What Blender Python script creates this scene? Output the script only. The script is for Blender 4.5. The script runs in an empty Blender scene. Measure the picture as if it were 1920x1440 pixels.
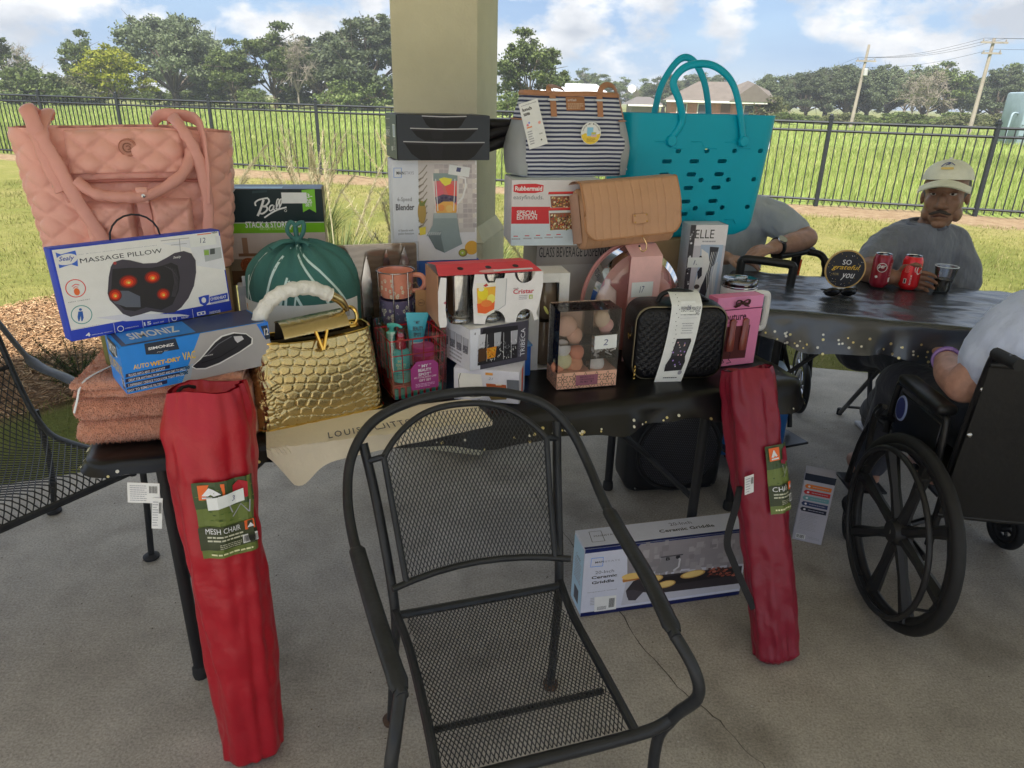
import bpy, bmesh, math, random
import numpy as np
from mathutils import Vector as V, Matrix as M, noise as NZ
R_ = math.radians
SC = bpy.context.scene
COL = SC.collection
random.seed(7); RNG = np.random.default_rng(7)

# ---------------------------------------------------------------- camera, sky, sun, exposure
H = 1.56
cam = bpy.data.cameras.new('camera'); cam.sensor_width = 36; cam.lens = 1310/1920*36
cam.clip_start = .05; cam.clip_end = 3000
co = bpy.data.objects.new('camera', cam); COL.objects.link(co)
_P, _R = R_(22.2), R_(1.4)
fw = V((0, math.cos(_P), -math.sin(_P))); u0 = V((0, math.sin(_P), math.cos(_P))); r0 = V((1, 0, 0))
rt = r0*math.cos(_R)+u0*math.sin(_R); up = u0*math.cos(_R)-r0*math.sin(_R)
co.matrix_world = M(((rt.x, up.x, -fw.x, 0), (rt.y, up.y, -fw.y, 0), (rt.z, up.z, -fw.z, H), (0, 0, 0, 1)))
SC.camera = co
SUN_EL, SUN_AZ = 60, 200          # degrees; azimuth measured clockwise from +Y, where the sun stands
world = bpy.data.worlds.new('World'); SC.world = world; world.use_nodes = True
nt = world.node_tree; N = nt.nodes; Lk = nt.links; N.clear()
def wn(t, **k):
    n = N.new(t)
    for a, b in k.items(): setattr(n, a, b)
    return n
sky = wn('ShaderNodeTexSky', sky_type='NISHITA', sun_disc=False, sun_elevation=R_(SUN_EL), sun_rotation=R_(SUN_AZ))
sky.air_density = 1.0; sky.dust_density = .6; sky.ozone_density = 1.2
tc = wn('ShaderNodeTexCoord')
mp = wn('ShaderNodeMapping'); mp.inputs['Scale'].default_value = (8.5, 8.5, 15); mp.inputs['Location'].default_value = (3.1, .4, 1.7)
Lk.new(tc.outputs['Generated'], mp.inputs['Vector'])
def wnoise(vec, scale, det, rough):
    n = wn('ShaderNodeTexNoise'); n.inputs['Scale'].default_value = scale; n.inputs['Detail'].default_value = det; n.inputs['Roughness'].default_value = rough
    Lk.new(vec, n.inputs['Vector']); return n.outputs['Fac']
def wramp(fac, a, b, ca=(0,0,0,1), cb=(1,1,1,1)):
    r = wn('ShaderNodeValToRGB'); e = r.color_ramp.elements; e[0].position = a; e[1].position = b; e[0].color = ca; e[1].color = cb
    Lk.new(fac, r.inputs['Fac']); return r.outputs['Color']
n1 = wnoise(mp.outputs[0], 1.0, 9, .58)
mp2 = wn('ShaderNodeMapping'); mp2.inputs['Scale'].default_value = (8.5, 8.5, 15); mp2.inputs['Location'].default_value = (3.1, .4, 2.35)
Lk.new(tc.outputs['Generated'], mp2.inputs['Vector'])
n2 = wnoise(mp2.outputs[0], 1.0, 5, .55)
mask = wramp(n1, .445, .56)
dens = wramp(n2, .42, .66)
ccol = wn('ShaderNodeMixRGB'); ccol.inputs[1].default_value = (5.2, 5.25, 5.35, 1); ccol.inputs[2].default_value = (3.0, 3.25, 3.65, 1); Lk.new(dens, ccol.inputs[0])
# thin veil over the blue
mp3 = wn('ShaderNodeMapping'); mp3.inputs['Scale'].default_value = (3, 3, 14); Lk.new(tc.outputs['Generated'], mp3.inputs['Vector'])
veil = wramp(wnoise(mp3.outputs[0], 1.0, 4, .5), .3, .75, (.70,.70,.70,1), (.95,.95,.95,1))
vm = wn('ShaderNodeMixRGB'); vm.inputs[2].default_value = (1.7, 2.55, 4.0, 1); Lk.new(veil, vm.inputs[0]); Lk.new(sky.outputs[0], vm.inputs[1])
cm = wn('ShaderNodeMixRGB'); Lk.new(mask, cm.inputs[0]); Lk.new(vm.outputs[0], cm.inputs[1]); Lk.new(ccol.outputs[0], cm.inputs[2])
bg = wn('ShaderNodeBackground'); bg.inputs['Strength'].default_value = .078
wo = wn('ShaderNodeOutputWorld'); Lk.new(cm.outputs[0], bg.inputs[0]); Lk.new(bg.outputs[0], wo.inputs[0])
sl = bpy.data.lights.new('sun', 'SUN'); sl.energy = 4.2; sl.angle = R_(.5); sl.color = (1, .95, .86)
so = bpy.data.objects.new('sun', sl); COL.objects.link(so)
_az, _el = R_(SUN_AZ), R_(SUN_EL)
sdir = V((math.sin(_az)*math.cos(_el), math.cos(_az)*math.cos(_el), math.sin(_el)))
so.rotation_euler = sdir.to_track_quat('Z', 'Y').to_euler()
SC.view_settings.view_transform = 'Standard'; SC.view_settings.look = 'None'; SC.view_settings.exposure = 1.4
SC.view_settings.gamma = 1; SC.view_settings.use_curve_mapping = False
SC.cycles.max_bounces = 8; SC.cycles.transparent_max_bounces = 16

# ---------------------------------------------------------------- materials
MC = {}
def s2l(c): return tuple(((x/255)/12.92 if x/255 <= .04045 else ((x/255+.055)/1.055)**2.4) for x in c)
def mat(rgb, rough=.55, metal=0, var=.06, vs=25, bump=0, bs=150, spec=.4, coat=0, alpha=1, trans=0, sheen=0, key=None, ior=1.45):
    k = (tuple(round(x, 4) for x in rgb), rough, metal, var, vs, bump, bs, spec, coat, alpha, trans, sheen, ior)
    if k in MC: return MC[k]
    m = bpy.data.materials.new(key or 'paint'); m.use_nodes = True; t = m.node_tree; b = t.nodes['Principled BSDF']
    I = b.inputs
    I['Base Color'].default_value = (*rgb, 1); I['Roughness'].default_value = rough; I['Metallic'].default_value = metal
    I['Specular IOR Level'].default_value = spec; I['Coat Weight'].default_value = coat; I['Coat Roughness'].default_value = .15
    I['Alpha'].default_value = alpha; I['Transmission Weight'].default_value = trans; I['Sheen Weight'].default_value = sheen; I['IOR'].default_value = ior
    if var or bump:
        tcn = t.nodes.new('ShaderNodeTexCoord')
    if var:
        n = t.nodes.new('ShaderNodeTexNoise'); n.inputs['Scale'].default_value = vs; n.inputs['Detail'].default_value = 5; n.inputs['Roughness'].default_value = .6
        t.links.new(tcn.outputs['Object'], n.inputs['Vector'])
        r = t.nodes.new('ShaderNodeMapRange'); r.inputs[1].default_value = .3; r.inputs[2].default_value = .7; r.inputs[3].default_value = 1-var; r.inputs[4].default_value = 1+var
        t.links.new(n.outputs['Fac'], r.inputs[0])
        h = t.nodes.new('ShaderNodeHueSaturation'); h.inputs['Color'].default_value = (*rgb, 1); t.links.new(r.outputs[0], h.inputs['Value'])
        t.links.new(h.outputs[0], I['Base Color'])
    if bump:
        n = t.nodes.new('ShaderNodeTexNoise'); n.inputs['Scale'].default_value = bs; n.inputs['Detail'].default_value = 4
        t.links.new(tcn.outputs['Object'], n.inputs['Vector'])
        bp = t.nodes.new('ShaderNodeBump'); bp.inputs['Strength'].default_value = bump; bp.inputs['Distance'].default_value = .01
        t.links.new(n.outputs['Fac'], bp.inputs['Height']); t.links.new(bp.outputs[0], I['Normal'])
    MC[k] = m; return m
def sh(r, g, b, k=1.55, **kw):
    """material whose colour is read from a shaded part of the photograph (sRGB), k = shade lift"""
    c = tuple(min(.88, x*k) for x in s2l((r, g, b)))
    return mat(c, **kw)
def ink(r, g, b, k=1.55): return sh(r, g, b, k, rough=.38, var=.03, vs=40, key='printed_ink')
def clear(rough=.05, tint=(.9,.93,.95), a=.22):
    k = ('clear', rough, tint, a)
    if k in MC: return MC[k]
    m = bpy.data.materials.new('clear_plastic'); m.use_nodes = True; t = m.node_tree; t.nodes.clear()
    o = t.nodes.new('ShaderNodeOutputMaterial'); tr = t.nodes.new('ShaderNodeBsdfTransparent'); tr.inputs[0].default_value = (*tint, 1)
    g = t.nodes.new('ShaderNodeBsdfGlossy'); g.inputs['Roughness'].default_value = rough
    f = t.nodes.new('ShaderNodeFresnel'); f.inputs['IOR'].default_value = 1.5
    ad = t.nodes.new('ShaderNodeMath'); ad.operation = 'MULTIPLY_ADD'; ad.inputs[1].default_value = 1.0; ad.inputs[2].default_value = a*.25
    mx = t.nodes.new('ShaderNodeMixShader'); t.links.new(f.outputs[0], ad.inputs[0]); t.links.new(ad.outputs[0], mx.inputs[0])
    t.links.new(tr.outputs[0], mx.inputs[1]); t.links.new(g.outputs[0], mx.inputs[2]); t.links.new(mx.outputs[0], o.inputs[0])
    MC[k] = m; return m

# ---------------------------------------------------------------- mesh helpers
def setp(o, label=None, cat=None, group=None, kind=None):
    if label: o['label'] = label
    if cat: o['category'] = cat
    if group: o['group'] = group
    if kind: o['kind'] = kind
    return o
def empty(name, loc=(0,0,0), rz=0, label=None, cat=None, group=None):
    o = bpy.data.objects.new(name, None); COL.objects.link(o); o.location = loc; o.rotation_euler = (0, 0, rz); o.empty_display_size = .05
    return setp(o, label, cat, group)
class MB:
    def __init__(s): s.v = []; s.f = []; s.m = []
    def add(s, vs, fs, mat=0, X=None):
        b = len(s.v)
        s.v += [tuple(X @ V(p)) for p in vs] if X is not None else [tuple(p) for p in vs]
        s.f += [tuple(i+b for i in f) for f in fs]; s.m += [mat]*len(fs); return s
    def box(s, c, d, mat=0, X=None, tx=1, ty=1):
        """box centre c, size d; tx,ty taper of the top"""
        a, b, h = d[0]/2, d[1]/2, d[2]/2
        vs = [(c[0]+x*a*(tx if z > 0 else 1), c[1]+y*b*(ty if z > 0 else 1), c[2]+z*h) for z in (-1, 1) for x, y in ((-1,-1),(1,-1),(1,1),(-1,1))]
        return s.add(vs, [(3,2,1,0),(4,5,6,7),(0,1,5,4),(1,2,6,5),(2,3,7,6),(3,0,4,7)], mat, X)
    def rbox(s, c, d, r=.004, seg=2, mat=0, X=None):
        bm = bmesh.new(); bmesh.ops.create_cube(bm, size=1)
        for w in bm.verts: w.co = V((w.co.x*d[0], w.co.y*d[1], w.co.z*d[2]))+V(c)
        bmesh.ops.bevel(bm, geom=bm.edges[:], offset=min(r, min(d)*.49), segments=seg, profile=.5, affect='EDGES')
        return s.bm(bm, mat, X)
    def bm(s, bm, mat=0, X=None):
        bm.verts.index_update(); s.add([w.co for w in bm.verts], [[w.index for w in f.verts] for f in bm.faces], mat, X); bm.free(); return s
    def tube(s, pts, r, n=8, mat=0, cap=True, closed=False, flat=1, X=None, upv=None):
        pts = [V(p) for p in pts]; k = len(pts); rr = r if hasattr(r, '__len__') else [r]*k
        vs = []; fs = []; ref = None
        for i, p in enumerate(pts):
            a = pts[(i-1) % k] if (closed or i > 0) else p; b = pts[(i+1) % k] if (closed or i < k-1) else p
            t = (b-a).normalized() if (b-a).length > 1e-9 else V((0,0,1))
            if ref is None:
                ref = V(upv) if upv else (V((0,0,1)) if abs(t.z) < .9 else V((1,0,0)))
            e = ref-t*ref.dot(t); e = e.normalized() if e.length > 1e-6 else t.orthogonal().normalized()
            ref = e; w = t.cross(e)
            for j in range(n):
                q = 2*math.pi*j/n; vs.append(p+e*(rr[i]*math.cos(q)*flat)+w*(rr[i]*math.sin(q)))
        for i in range(k if closed else k-1):
            i2 = (i+1) % k
            for j in range(n): j2 = (j+1) % n; fs.append((i*n+j, i*n+j2, i2*n+j2, i2*n+j))
        if cap and not closed: fs.append(tuple(range(n))[::-1]); fs.append(tuple((k-1)*n+j for j in range(n)))
        return s.add(vs, fs, mat, X)
    def lathe(s, prof, n=24, mat=0, X=None, sx=1, sy=1):
        vs = []; fs = []; k = len(prof)
        for r, z in prof:
            for j in range(n): a = 2*math.pi*j/n; vs.append((r*math.cos(a)*sx, r*math.sin(a)*sy, z))
        for i in range(k-1):
            for j in range(n): j2 = (j+1) % n; fs.append((i*n+j, i*n+j2, (i+1)*n+j2, (i+1)*n+j))
        if prof[0][0] > 1e-5: fs.append(tuple(range(n))[::-1])
        if prof[-1][0] > 1e-5: fs.append(tuple((k-1)*n+j for j in range(n)))
        return s.add(vs, fs, mat, X)
    def ball(s, c, r, nu=16, nv=10, mat=0, X=None, fn=None):
        r = (r, r, r) if not hasattr(r, '__len__') else r; vs = []; fs = []
        for i in range(nv+1):
            a = math.pi*i/nv
            for j in range(nu):
                b = 2*math.pi*j/nu; d = V((math.sin(a)*math.cos(b), math.sin(a)*math.sin(b), -math.cos(a)))
                k = fn(d) if fn else 1
                vs.append((c[0]+r[0]*d.x*k, c[1]+r[1]*d.y*k, c[2]+r[2]*d.z*k))
        for i in range(nv):
            for j in range(nu): j2 = (j+1) % nu; fs.append((i*nu+j, i*nu+j2, (i+1)*nu+j2, (i+1)*nu+j))
        return s.add(vs, fs, mat, X)
    def grid(s, fn, nu, nv, mat=0, closeu=False, X=None, flip=False):
        w = nu if closeu else nu+1
        vs = [fn(i/nu, j/nv) for j in range(nv+1) for i in range(w)]; fs = []
        for j in range(nv):
            for i in range(nu):
                i2 = (i+1) % w; q = (j*w+i, j*w+i2, (j+1)*w+i2, (j+1)*w+i); fs.append(q[::-1] if flip else q)
        return s.add(vs, fs, mat, X)
    def prism(s, pts, z0, z1, mat=0, X=None):
        n = len(pts); vs = [(x, y, z0) for x, y in pts]+[(x, y, z1) for x, y in pts]
        fs = [tuple(range(n))[::-1], tuple(range(n, 2*n))]+[(i, (i+1) % n, n+(i+1) % n, n+i) for i in range(n)]
        return s.add(vs, fs, mat, X)
    def build(s, name, mats, parent=None, smooth=38, loc=None, rot=None):
        me = bpy.data.meshes.new(name); me.from_pydata(s.v, [], s.f)
        for m in (mats if isinstance(mats, (list, tuple)) else [mats]): me.materials.append(m)
        if len(set(s.m)) > 1 or (s.m and s.m[0]): me.polygons.foreach_set('material_index', s.m)
        me.update()
        if smooth:
            me.polygons.foreach_set('use_smooth', [True]*len(me.polygons)); me.set_sharp_from_angle(angle=R_(smooth))
        o = bpy.data.objects.new(name, me); COL.objects.link(o)
        if parent: o.parent = parent
        if loc is not None: o.location = loc
        if rot is not None: o.rotation_euler = rot
        return o
def rawmesh(name, verts, faces, mats, parent=None, smooth=False, mi=None):
    me = bpy.data.meshes.new(name); k = faces.shape[1]
    me.vertices.add(len(verts)); me.vertices.foreach_set('co', verts.astype(np.float32).ravel())
    me.loops.add(faces.size); me.loops.foreach_set('vertex_index', faces.astype(np.int32).ravel())
    me.polygons.add(len(faces)); me.polygons.foreach_set('loop_start', np.arange(0, faces.size, k, dtype=np.int32))
    for m in (mats if isinstance(mats, (list, tuple)) else [mats]): me.materials.append(m)
    if mi is not None: me.polygons.foreach_set('material_index', mi.astype(np.int32))
    if smooth: me.polygons.foreach_set('use_smooth', [True]*len(faces))
    me.update(calc_edges=True); me.validate()
    o = bpy.data.objects.new(name, me); COL.objects.link(o)
    if parent: o.parent = parent
    return o
def copytree(o, parent=None):
    c = o.copy(); COL.objects.link(c); c.parent = parent
    for ch in o.children: copytree(ch, c)
    return c
def spline(pts, n=8, closed=False):
    P = [V(p) for p in pts]; k = len(P); out = []
    for i in range(k if closed else k-1):
        if closed: a, b, c, d = P[(i-1) % k], P[i], P[(i+1) % k], P[(i+2) % k]
        else: a, b, c, d = P[max(i-1, 0)], P[i], P[i+1], P[min(i+2, k-1)]
        for j in range(n):
            t = j/n; out.append(.5*((2*b)+(c-a)*t+(2*a-5*b+4*c-d)*t*t+(3*b-a-3*c+d)*t**3))
    if not closed: out.append(P[-1])
    return out

# ---------------------------------------------------------------- flat print on faces
TXT = {}
def text_mesh(s, bold=0, shear=0, sp=1):
    k = (s, bold, shear, sp)
    if k in TXT: return TXT[k]
    cu = bpy.data.curves.new('t', 'FONT'); cu.body = s; cu.offset = bold; cu.shear = shear; cu.resolution_u = 2; cu.space_character = sp; cu.fill_mode = 'FRONT'
    ob = bpy.data.objects.new('t', cu); me = bpy.data.meshes.new_from_object(ob)
    vs = np.array([v.co[:2] for v in me.vertices]); fs = [tuple(p.vertices) for p in me.polygons]
    bpy.data.objects.remove(ob); bpy.data.curves.remove(cu); bpy.data.meshes.remove(me)
    lo = vs.min(0); hi = vs.max(0); TXT[k] = ((vs-lo)/(hi-lo), fs); return TXT[k]
class Print:
    """coordinates are fractions of the face: u to the right, v upward"""
    def __init__(s, w, h): s.w = w; s.h = h; s.items = []; s.ms = []
    def _add(s, pts, fs, c):
        a = np.clip(np.array(pts, float), -.002, 1.002); lo = a.min(0); hi = a.max(0); L = 1
        for it in s.items:
            if (it[3] < hi).all() and (it[4] > lo).all(): L = max(L, it[2]+1)
        if c not in s.ms: s.ms.append(c)
        s.items.append((a, fs, L, lo, hi, s.ms.index(c))); return s
    def poly(s, pts, c): return s._add(pts, [tuple(range(len(pts)))], c)
    def rect(s, x0, y0, x1, y1, c, n=1):
        if n == 1: return s.poly([(x0,y0),(x1,y0),(x1,y1),(x0,y1)], c)
        pts = []; fs = []
        for j in range(n+1):
            for i in range(n+1): pts.append((x0+(x1-x0)*i/n, y0+(y1-y0)*j/n))
        for j in range(n):
            for i in range(n): fs.append((j*(n+1)+i, j*(n+1)+i+1, (j+1)*(n+1)+i+1, (j+1)*(n+1)+i))
        return s._add(pts, fs, c)
    def circ(s, cx, cy, r, c, ry=None, n=20, rot=0):
        ry = ry if ry is not None else r*s.w/s.h; ca, sa = math.cos(rot), math.sin(rot); P = []
        for i in range(n):
            x, y = r*s.w*math.cos(2*math.pi*i/n), ry*s.h*math.sin(2*math.pi*i/n)
            P.append((cx+(x*ca-y*sa)/s.w, cy+(x*sa+y*ca)/s.h))
        return s.poly(P, c)
    def line(s, pts, wd, c, closed=False):
        P = [np.array((p[0]*s.w, p[1]*s.h)) for p in pts]; k = len(P); wd = wd*s.w/2; out = []
        for i in range(k):
            a = P[(i-1) % k] if (closed or i) else P[i]; b = P[(i+1) % k] if (closed or i < k-1) else P[i]
            t = b-a; t = t/(np.linalg.norm(t)+1e-9); nn = np.array((-t[1], t[0]))*wd
            out += [P[i]+nn, P[i]-nn]
        fs = [(2*i, 2*i+1, 2*((i+1) % k)+1, 2*((i+1) % k)) for i in range(k if closed else k-1)]
        return s._add([(p[0]/s.w, p[1]/s.h) for p in out], fs, c)
    def ring(s, cx, cy, r, wd, c, n=28, ry=None):
        ry = ry if ry is not None else r*s.w/s.h
        return s.line([(cx+r*math.cos(2*math.pi*i/n), cy+ry*math.sin(2*math.pi*i/n)) for i in range(n)], wd, c, True)
    def text(s, t, x0, y0, x1, y1, c, bold=0, shear=0, rot=0, sp=1):
        vs, fs = text_mesh(t, bold, shear, sp)
        a = vs*np.array((x1-x0, y1-y0))
        if rot:
            ca, sa = math.cos(rot), math.sin(rot); a = a*np.array((s.w, s.h)); a = np.stack((a[:,0]*ca-a[:,1]*sa, a[:,0]*sa+a[:,1]*ca), 1)/np.array((s.w, s.h))
        return s._add(a+np.array((x0, y0)), fs, c)
    def lines(s, x0, y0, x1, y1, n, c, f=.45):
        """rows of small print too fine to read, as broken strokes"""
        for i in range(n):
            y = y1-(i+.5)*(y1-y0)/n; hh = (y1-y0)/n*f/2; x = x0; e = x1-(random.random()*.25*(x1-x0) if i % 3 == 2 else 0)
            while x < e-.01*(x1-x0):
                w = random.uniform(.06, .2)*(x1-x0); s.rect(x, y-hh, min(x+w, e), y+hh, c); x += w+.025*(x1-x0)
        return s
    def bars(s, x0, y0, x1, y1, c, n=22):
        s.rect(x0, y0, x1, y1, ink(215,215,222)); x = x0+.06*(x1-x0)
        while x < x1-.08*(x1-x0):
            w = random.choice((.014, .026, .04))*(x1-x0); s.rect(x, y0+.14*(y1-y0), x+w, y1-.1*(y1-y0), c); x += w+random.choice((.02, .03))*(x1-x0)
        return s
    def build(s, name, parent, fn, step=.00022, base=.0005):
        vs = []; fs = []; mi = []
        for a, f, L, lo, hi, m in s.items:
            b = len(vs)
            for p in a: vs.append(tuple(fn(p[0], p[1], base+step*L)))
            fs += [tuple(i+b for i in q) for q in f]; mi += [m]*len(f)
        me = bpy.data.meshes.new(name); me.from_pydata(vs, [], fs)
        for m in s.ms: me.materials.append(m)
        me.polygons.foreach_set('material_index', mi); me.update()
        o = bpy.data.objects.new(name, me); COL.objects.link(o); o.parent = parent; return o
def face_map(o, x, y, w, h):
    o, x, y = V(o), V(x), V(y); n = x.cross(y).normalized()
    return lambda a, b, l: o+x*(a*w)+y*(b*h)+n*l
# ---------------------------------------------------------------- the setting: slab, ground, field
def nodes_mat(name):
    m = bpy.data.materials.new(name); m.use_nodes = True; t = m.node_tree; return m, t, t.nodes['Principled BSDF'], t.nodes.new('ShaderNodeTexCoord')
def tnoise(t, tcn, scale, det=6, rough=.6, vec=None):
    n = t.nodes.new('ShaderNodeTexNoise'); n.inputs['Scale'].default_value = scale; n.inputs['Detail'].default_value = det; n.inputs['Roughness'].default_value = rough
    t.links.new(vec or tcn.outputs['Object'], n.inputs['Vector']); return n.outputs['Fac']
def tramp(t, f, *st):
    r = t.nodes.new('ShaderNodeValToRGB'); e = r.color_ramp.elements
    while len(e) < len(st): e.new(.5)
    for q, (p, c) in zip(e, st): q.position = p; q.color = (*c, 1)
    t.links.new(f, r.inputs['Fac']); return r.outputs['Color']
def tmix(t, f, a, b, mode='MIX'):
    m = t.nodes.new('ShaderNodeMixRGB'); m.blend_type = mode
    for s_, x in zip(m.inputs, (f, a, b)):
        if hasattr(x, 'links'): t.links.new(x, s_)
        elif isinstance(x, (int, float)): s_.default_value = x
        else: s_.default_value = (*x, 1)
    return m.outputs[0]
def tbump(t, b, f, st, dist=.01):
    n = t.nodes.new('ShaderNodeBump'); n.inputs['Strength'].default_value = st; n.inputs['Distance'].default_value = dist
    t.links.new(f, n.inputs['Height']); t.links.new(n.outputs[0], b.inputs['Normal'])

m, t, b, tcn = nodes_mat('concrete')
big = tnoise(t, tcn, .9, 6, .6); mid = tnoise(t, tcn, 6, 8, .65); fine = tnoise(t, tcn, 140, 5, .8); peb = tnoise(t, tcn, 65, 3, .5)
c1 = tramp(t, big, (.3, (.37,.345,.31)), (.7, (.53,.505,.465)))
c2 = tmix(t, .55, c1, tramp(t, mid, (.3, (.56,.53,.49)), (.72, (1.15,1.12,1.08))), 'MULTIPLY')
c3 = tmix(t, .8, c2, tramp(t, fine, (.34, (.50,.48,.46)), (.50, (.97,.96,.95)), (.67, (1.42,1.40,1.37))), 'MULTIPLY')
st = tramp(t, tnoise(t, tcn, 2.3, 3, .5), (.54, (1,1,1)), (.68, (.52,.50,.47)))
c4 = tmix(t, .7, c3, st, 'MULTIPLY')
t.links.new(c4, b.inputs['Base Color']); b.inputs['Roughness'].default_value = .82; tbump(t, b, tmix(t, .5, fine, peb), .35, .003)
CONC = m
SLAB = [(-7,.35),(-1.78,2.72),(1.8,4.26),(2.49,4.11),(7,2.9),(7,-7),(-7,-7)]
SLAB_IN = lambda x, y: all((bx-ax)*(y-ay)-(by-ay)*(x-ax) < 0 for (ax, ay), (bx, by) in zip(SLAB, SLAB[1:]+SLAB[:1]))
slab = MB().prism(SLAB[::-1], -.3, 0).build('patio_slab', CONC, smooth=0); slab['kind'] = 'structure'
# crack in the slab, a thin dark sheet following a wandering line
def crack(pts, w, name):
    P = spline([(x, y, 0) for x, y in pts], 10); mb = MB(); vs = []; fs = []
    for i, p in enumerate(P):
        q = V((p.x+random.uniform(-.006, .006), p.y+random.uniform(-.006, .006), .0012)); ww = w*random.uniform(.3, 1)
        vs += [(q.x-ww, q.y, q.z), (q.x+ww, q.y+ww*.3, q.z)]
    fs = [(2*i, 2*i+1, 2*i+3, 2*i+2) for i in range(len(P)-1)]
    o = mb.add(vs, fs).build(name, mat((.07,.06,.05), .95, var=.3), slab, smooth=0); return o
crack([(.05,2.75),(.17,2.42),(.33,1.98),(.46,1.62),(.60,1.4),(.72,1.18),(.86,.9),(.95,.6)], .0020, 'crack')

def gz(x, y):
    k = min(1, max(0, (y-3)/8)); k = k*k*(3-2*k)
    return -.045+k*(.02-.004*max(-12, min(12, x)))
m, t, b, tcn = nodes_mat('ground')
sx = t.nodes.new('ShaderNodeSeparateXYZ'); t.links.new(tcn.outputs['Object'], sx.inputs[0])
g1 = tnoise(t, tcn, .45, 8, .65); g2 = tnoise(t, tcn, 7, 6, .7); g3 = tnoise(t, tcn, 60, 4, .7)
lawn = tramp(t, g1, (.32, (.14,.165,.04)), (.5, (.23,.225,.075)), (.68, (.32,.275,.13)))
lawn = tmix(t, .5, lawn, tramp(t, g2, (.3, (.55,.62,.4)), (.7, (1.25,1.2,1.1))), 'MULTIPLY')
lawn = tmix(t, .6, lawn, tramp(t, g3, (.3, (.5,.5,.45)), (.7, (1.3,1.3,1.2))), 'MULTIPLY')
fld = tramp(t, g1, (.3, (.17,.23,.055)), (.7, (.25,.31,.09)))
fld = tmix(t, .6, fld, tramp(t, g2, (.3, (.7,.75,.6)), (.7, (1.2,1.2,1.1))), 'MULTIPLY')
def mth(op, a, b_=0.):
    n = t.nodes.new('ShaderNodeMath'); n.operation = op
    for s_, x in zip(n.inputs, (a, b_)):
        if hasattr(x, 'links'): t.links.new(x, s_)
        else: s_.default_value = x
    return n.outputs[0]
# distance behind the fence line  y + .30 x - 12.15
fd = mth('ADD', mth('ADD', mth('MULTIPLY', sx.outputs[0], .30), sx.outputs[1]), -13.9)
wob = mth('MULTIPLY', mth('SUBTRACT', g1, .5), 1.6); fdw = mth('ADD', fd, wob)
dirt = tramp(t, g2, (.3, (.20,.13,.075)), (.7, (.36,.27,.17)))
dm = tramp(t, mth('ABSOLUTE', mth('ADD', fdw, .45)), (.55, (1,1,1)), (.85, (0,0,0)))
base = tmix(t, tramp(t, fd, (.0, (0,0,0)), (.25, (1,1,1))), lawn, fld)
base = tmix(t, dm, base, dirt)
# mulch bed near the left of the slab
mx_ = mth('ADD', sx.outputs[0], 3.15); my_ = mth('ADD', sx.outputs[1], -4.55)
md = mth('ADD', mth('SQRT', mth('ADD', mth('MULTIPLY', mx_, mx_), mth('MULTIPLY', mth('MULTIPLY', my_, my_), .45))), mth('MULTIPLY', wob, .35))
mul = tramp(t, g3, (.3, (.13,.07,.035)), (.7, (.42,.28,.17)))
base = tmix(t, tramp(t, md, (.86, (1,1,1)), (1.0, (0,0,0))), base, mul)
# dry pale strip at the far edge of the field
far = tramp(t, sx.outputs[1], (.0, (0,0,0)), (1, (0,0,0)))
dry = mth('GREATER_THAN', sx.outputs[1], 84.0)
base = tmix(t, dry, base, tramp(t, g1, (.3, (.16,.15,.06)), (.7, (.14,.17,.05))))
t.links.new(base, b.inputs['Base Color']); b.inputs['Roughness'].default_value = .95; b.inputs['Specular IOR Level'].default_value = .15; tbump(t, b, g3, .9, .03)
xs = np.concatenate([np.array([-400,-300,-150,-80,-45,-30]), np.arange(-22, 22.1, .5), np.array([30,45,80,150,300,400])])
ys = np.concatenate([np.array([-100,-60,-30,-15,-9]), np.arange(-6, 24.1, .5), np.array([28,34,42,55,75,100,150,250,400,600])])
XX, YY = np.meshgrid(xs, ys); ZZ = np.vectorize(gz)(XX, YY)+np.where((np.abs(XX) < 22) & (YY > 3), RNG.normal(0, .012, XX.shape), 0)
for j in range(len(ys)):
    for i in range(len(xs)):
        if any(SLAB_IN(XX[j,i]+dx, YY[j,i]+dy) for dx in (-.5,0,.5) for dy in (-.5,0,.5)): ZZ[j,i] = min(ZZ[j,i], -.06)
nx, ny = len(xs), len(ys); idx = np.arange(nx*ny).reshape(ny, nx)
fc = np.stack([idx[:-1,:-1], idx[:-1,1:], idx[1:,1:], idx[1:,:-1]], -1).reshape(-1, 4)
ground = rawmesh('ground', np.stack([XX, YY, ZZ], -1).reshape(-1, 3), fc, m, smooth=True); ground['kind'] = 'structure'

def leafmat(name, cols, rough=.6, trans=.32, scale=.35):
    m, t, b, tcn = nodes_mat(name); n = tnoise(t, tcn, scale, 3, .6)
    oi = t.nodes.new('ShaderNodeObjectInfo'); geo = t.nodes.new('ShaderNodeNewGeometry')
    c = tramp(t, geo.outputs['Random Per Island'], *[(i/(len(cols)-1), c_) for i, c_ in enumerate(cols)])
    c = tmix(t, .55, c, tramp(t, n, (.3, (.6,.66,.55)), (.7, (1.35,1.3,1.2))), 'MULTIPLY')
    h = t.nodes.new('ShaderNodeHueSaturation'); t.links.new(c, h.inputs['Color'])
    r = t.nodes.new('ShaderNodeMapRange'); r.inputs[3].default_value = .78; r.inputs[4].default_value = 1.2; t.links.new(oi.outputs['Random'], r.inputs[0]); t.links.new(r.outputs[0], h.inputs['Value'])
    t.links.new(h.outputs[0], b.inputs['Base Color']); b.inputs['Roughness'].default_value = rough; b.inputs['Specular IOR Level'].default_value = .25
    tl = t.nodes.new('ShaderNodeBsdfTranslucent'); t.links.new(h.outputs[0], tl.inputs[0]); mx = t.nodes.new('ShaderNodeMixShader'); mx.inputs[0].default_value = trans
    o = t.nodes['Material Output']; t.links.new(b.outputs[0], mx.inputs[1]); t.links.new(tl.outputs[0], mx.inputs[2]); t.links.new(mx.outputs[0], o.inputs[0]); return m
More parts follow.
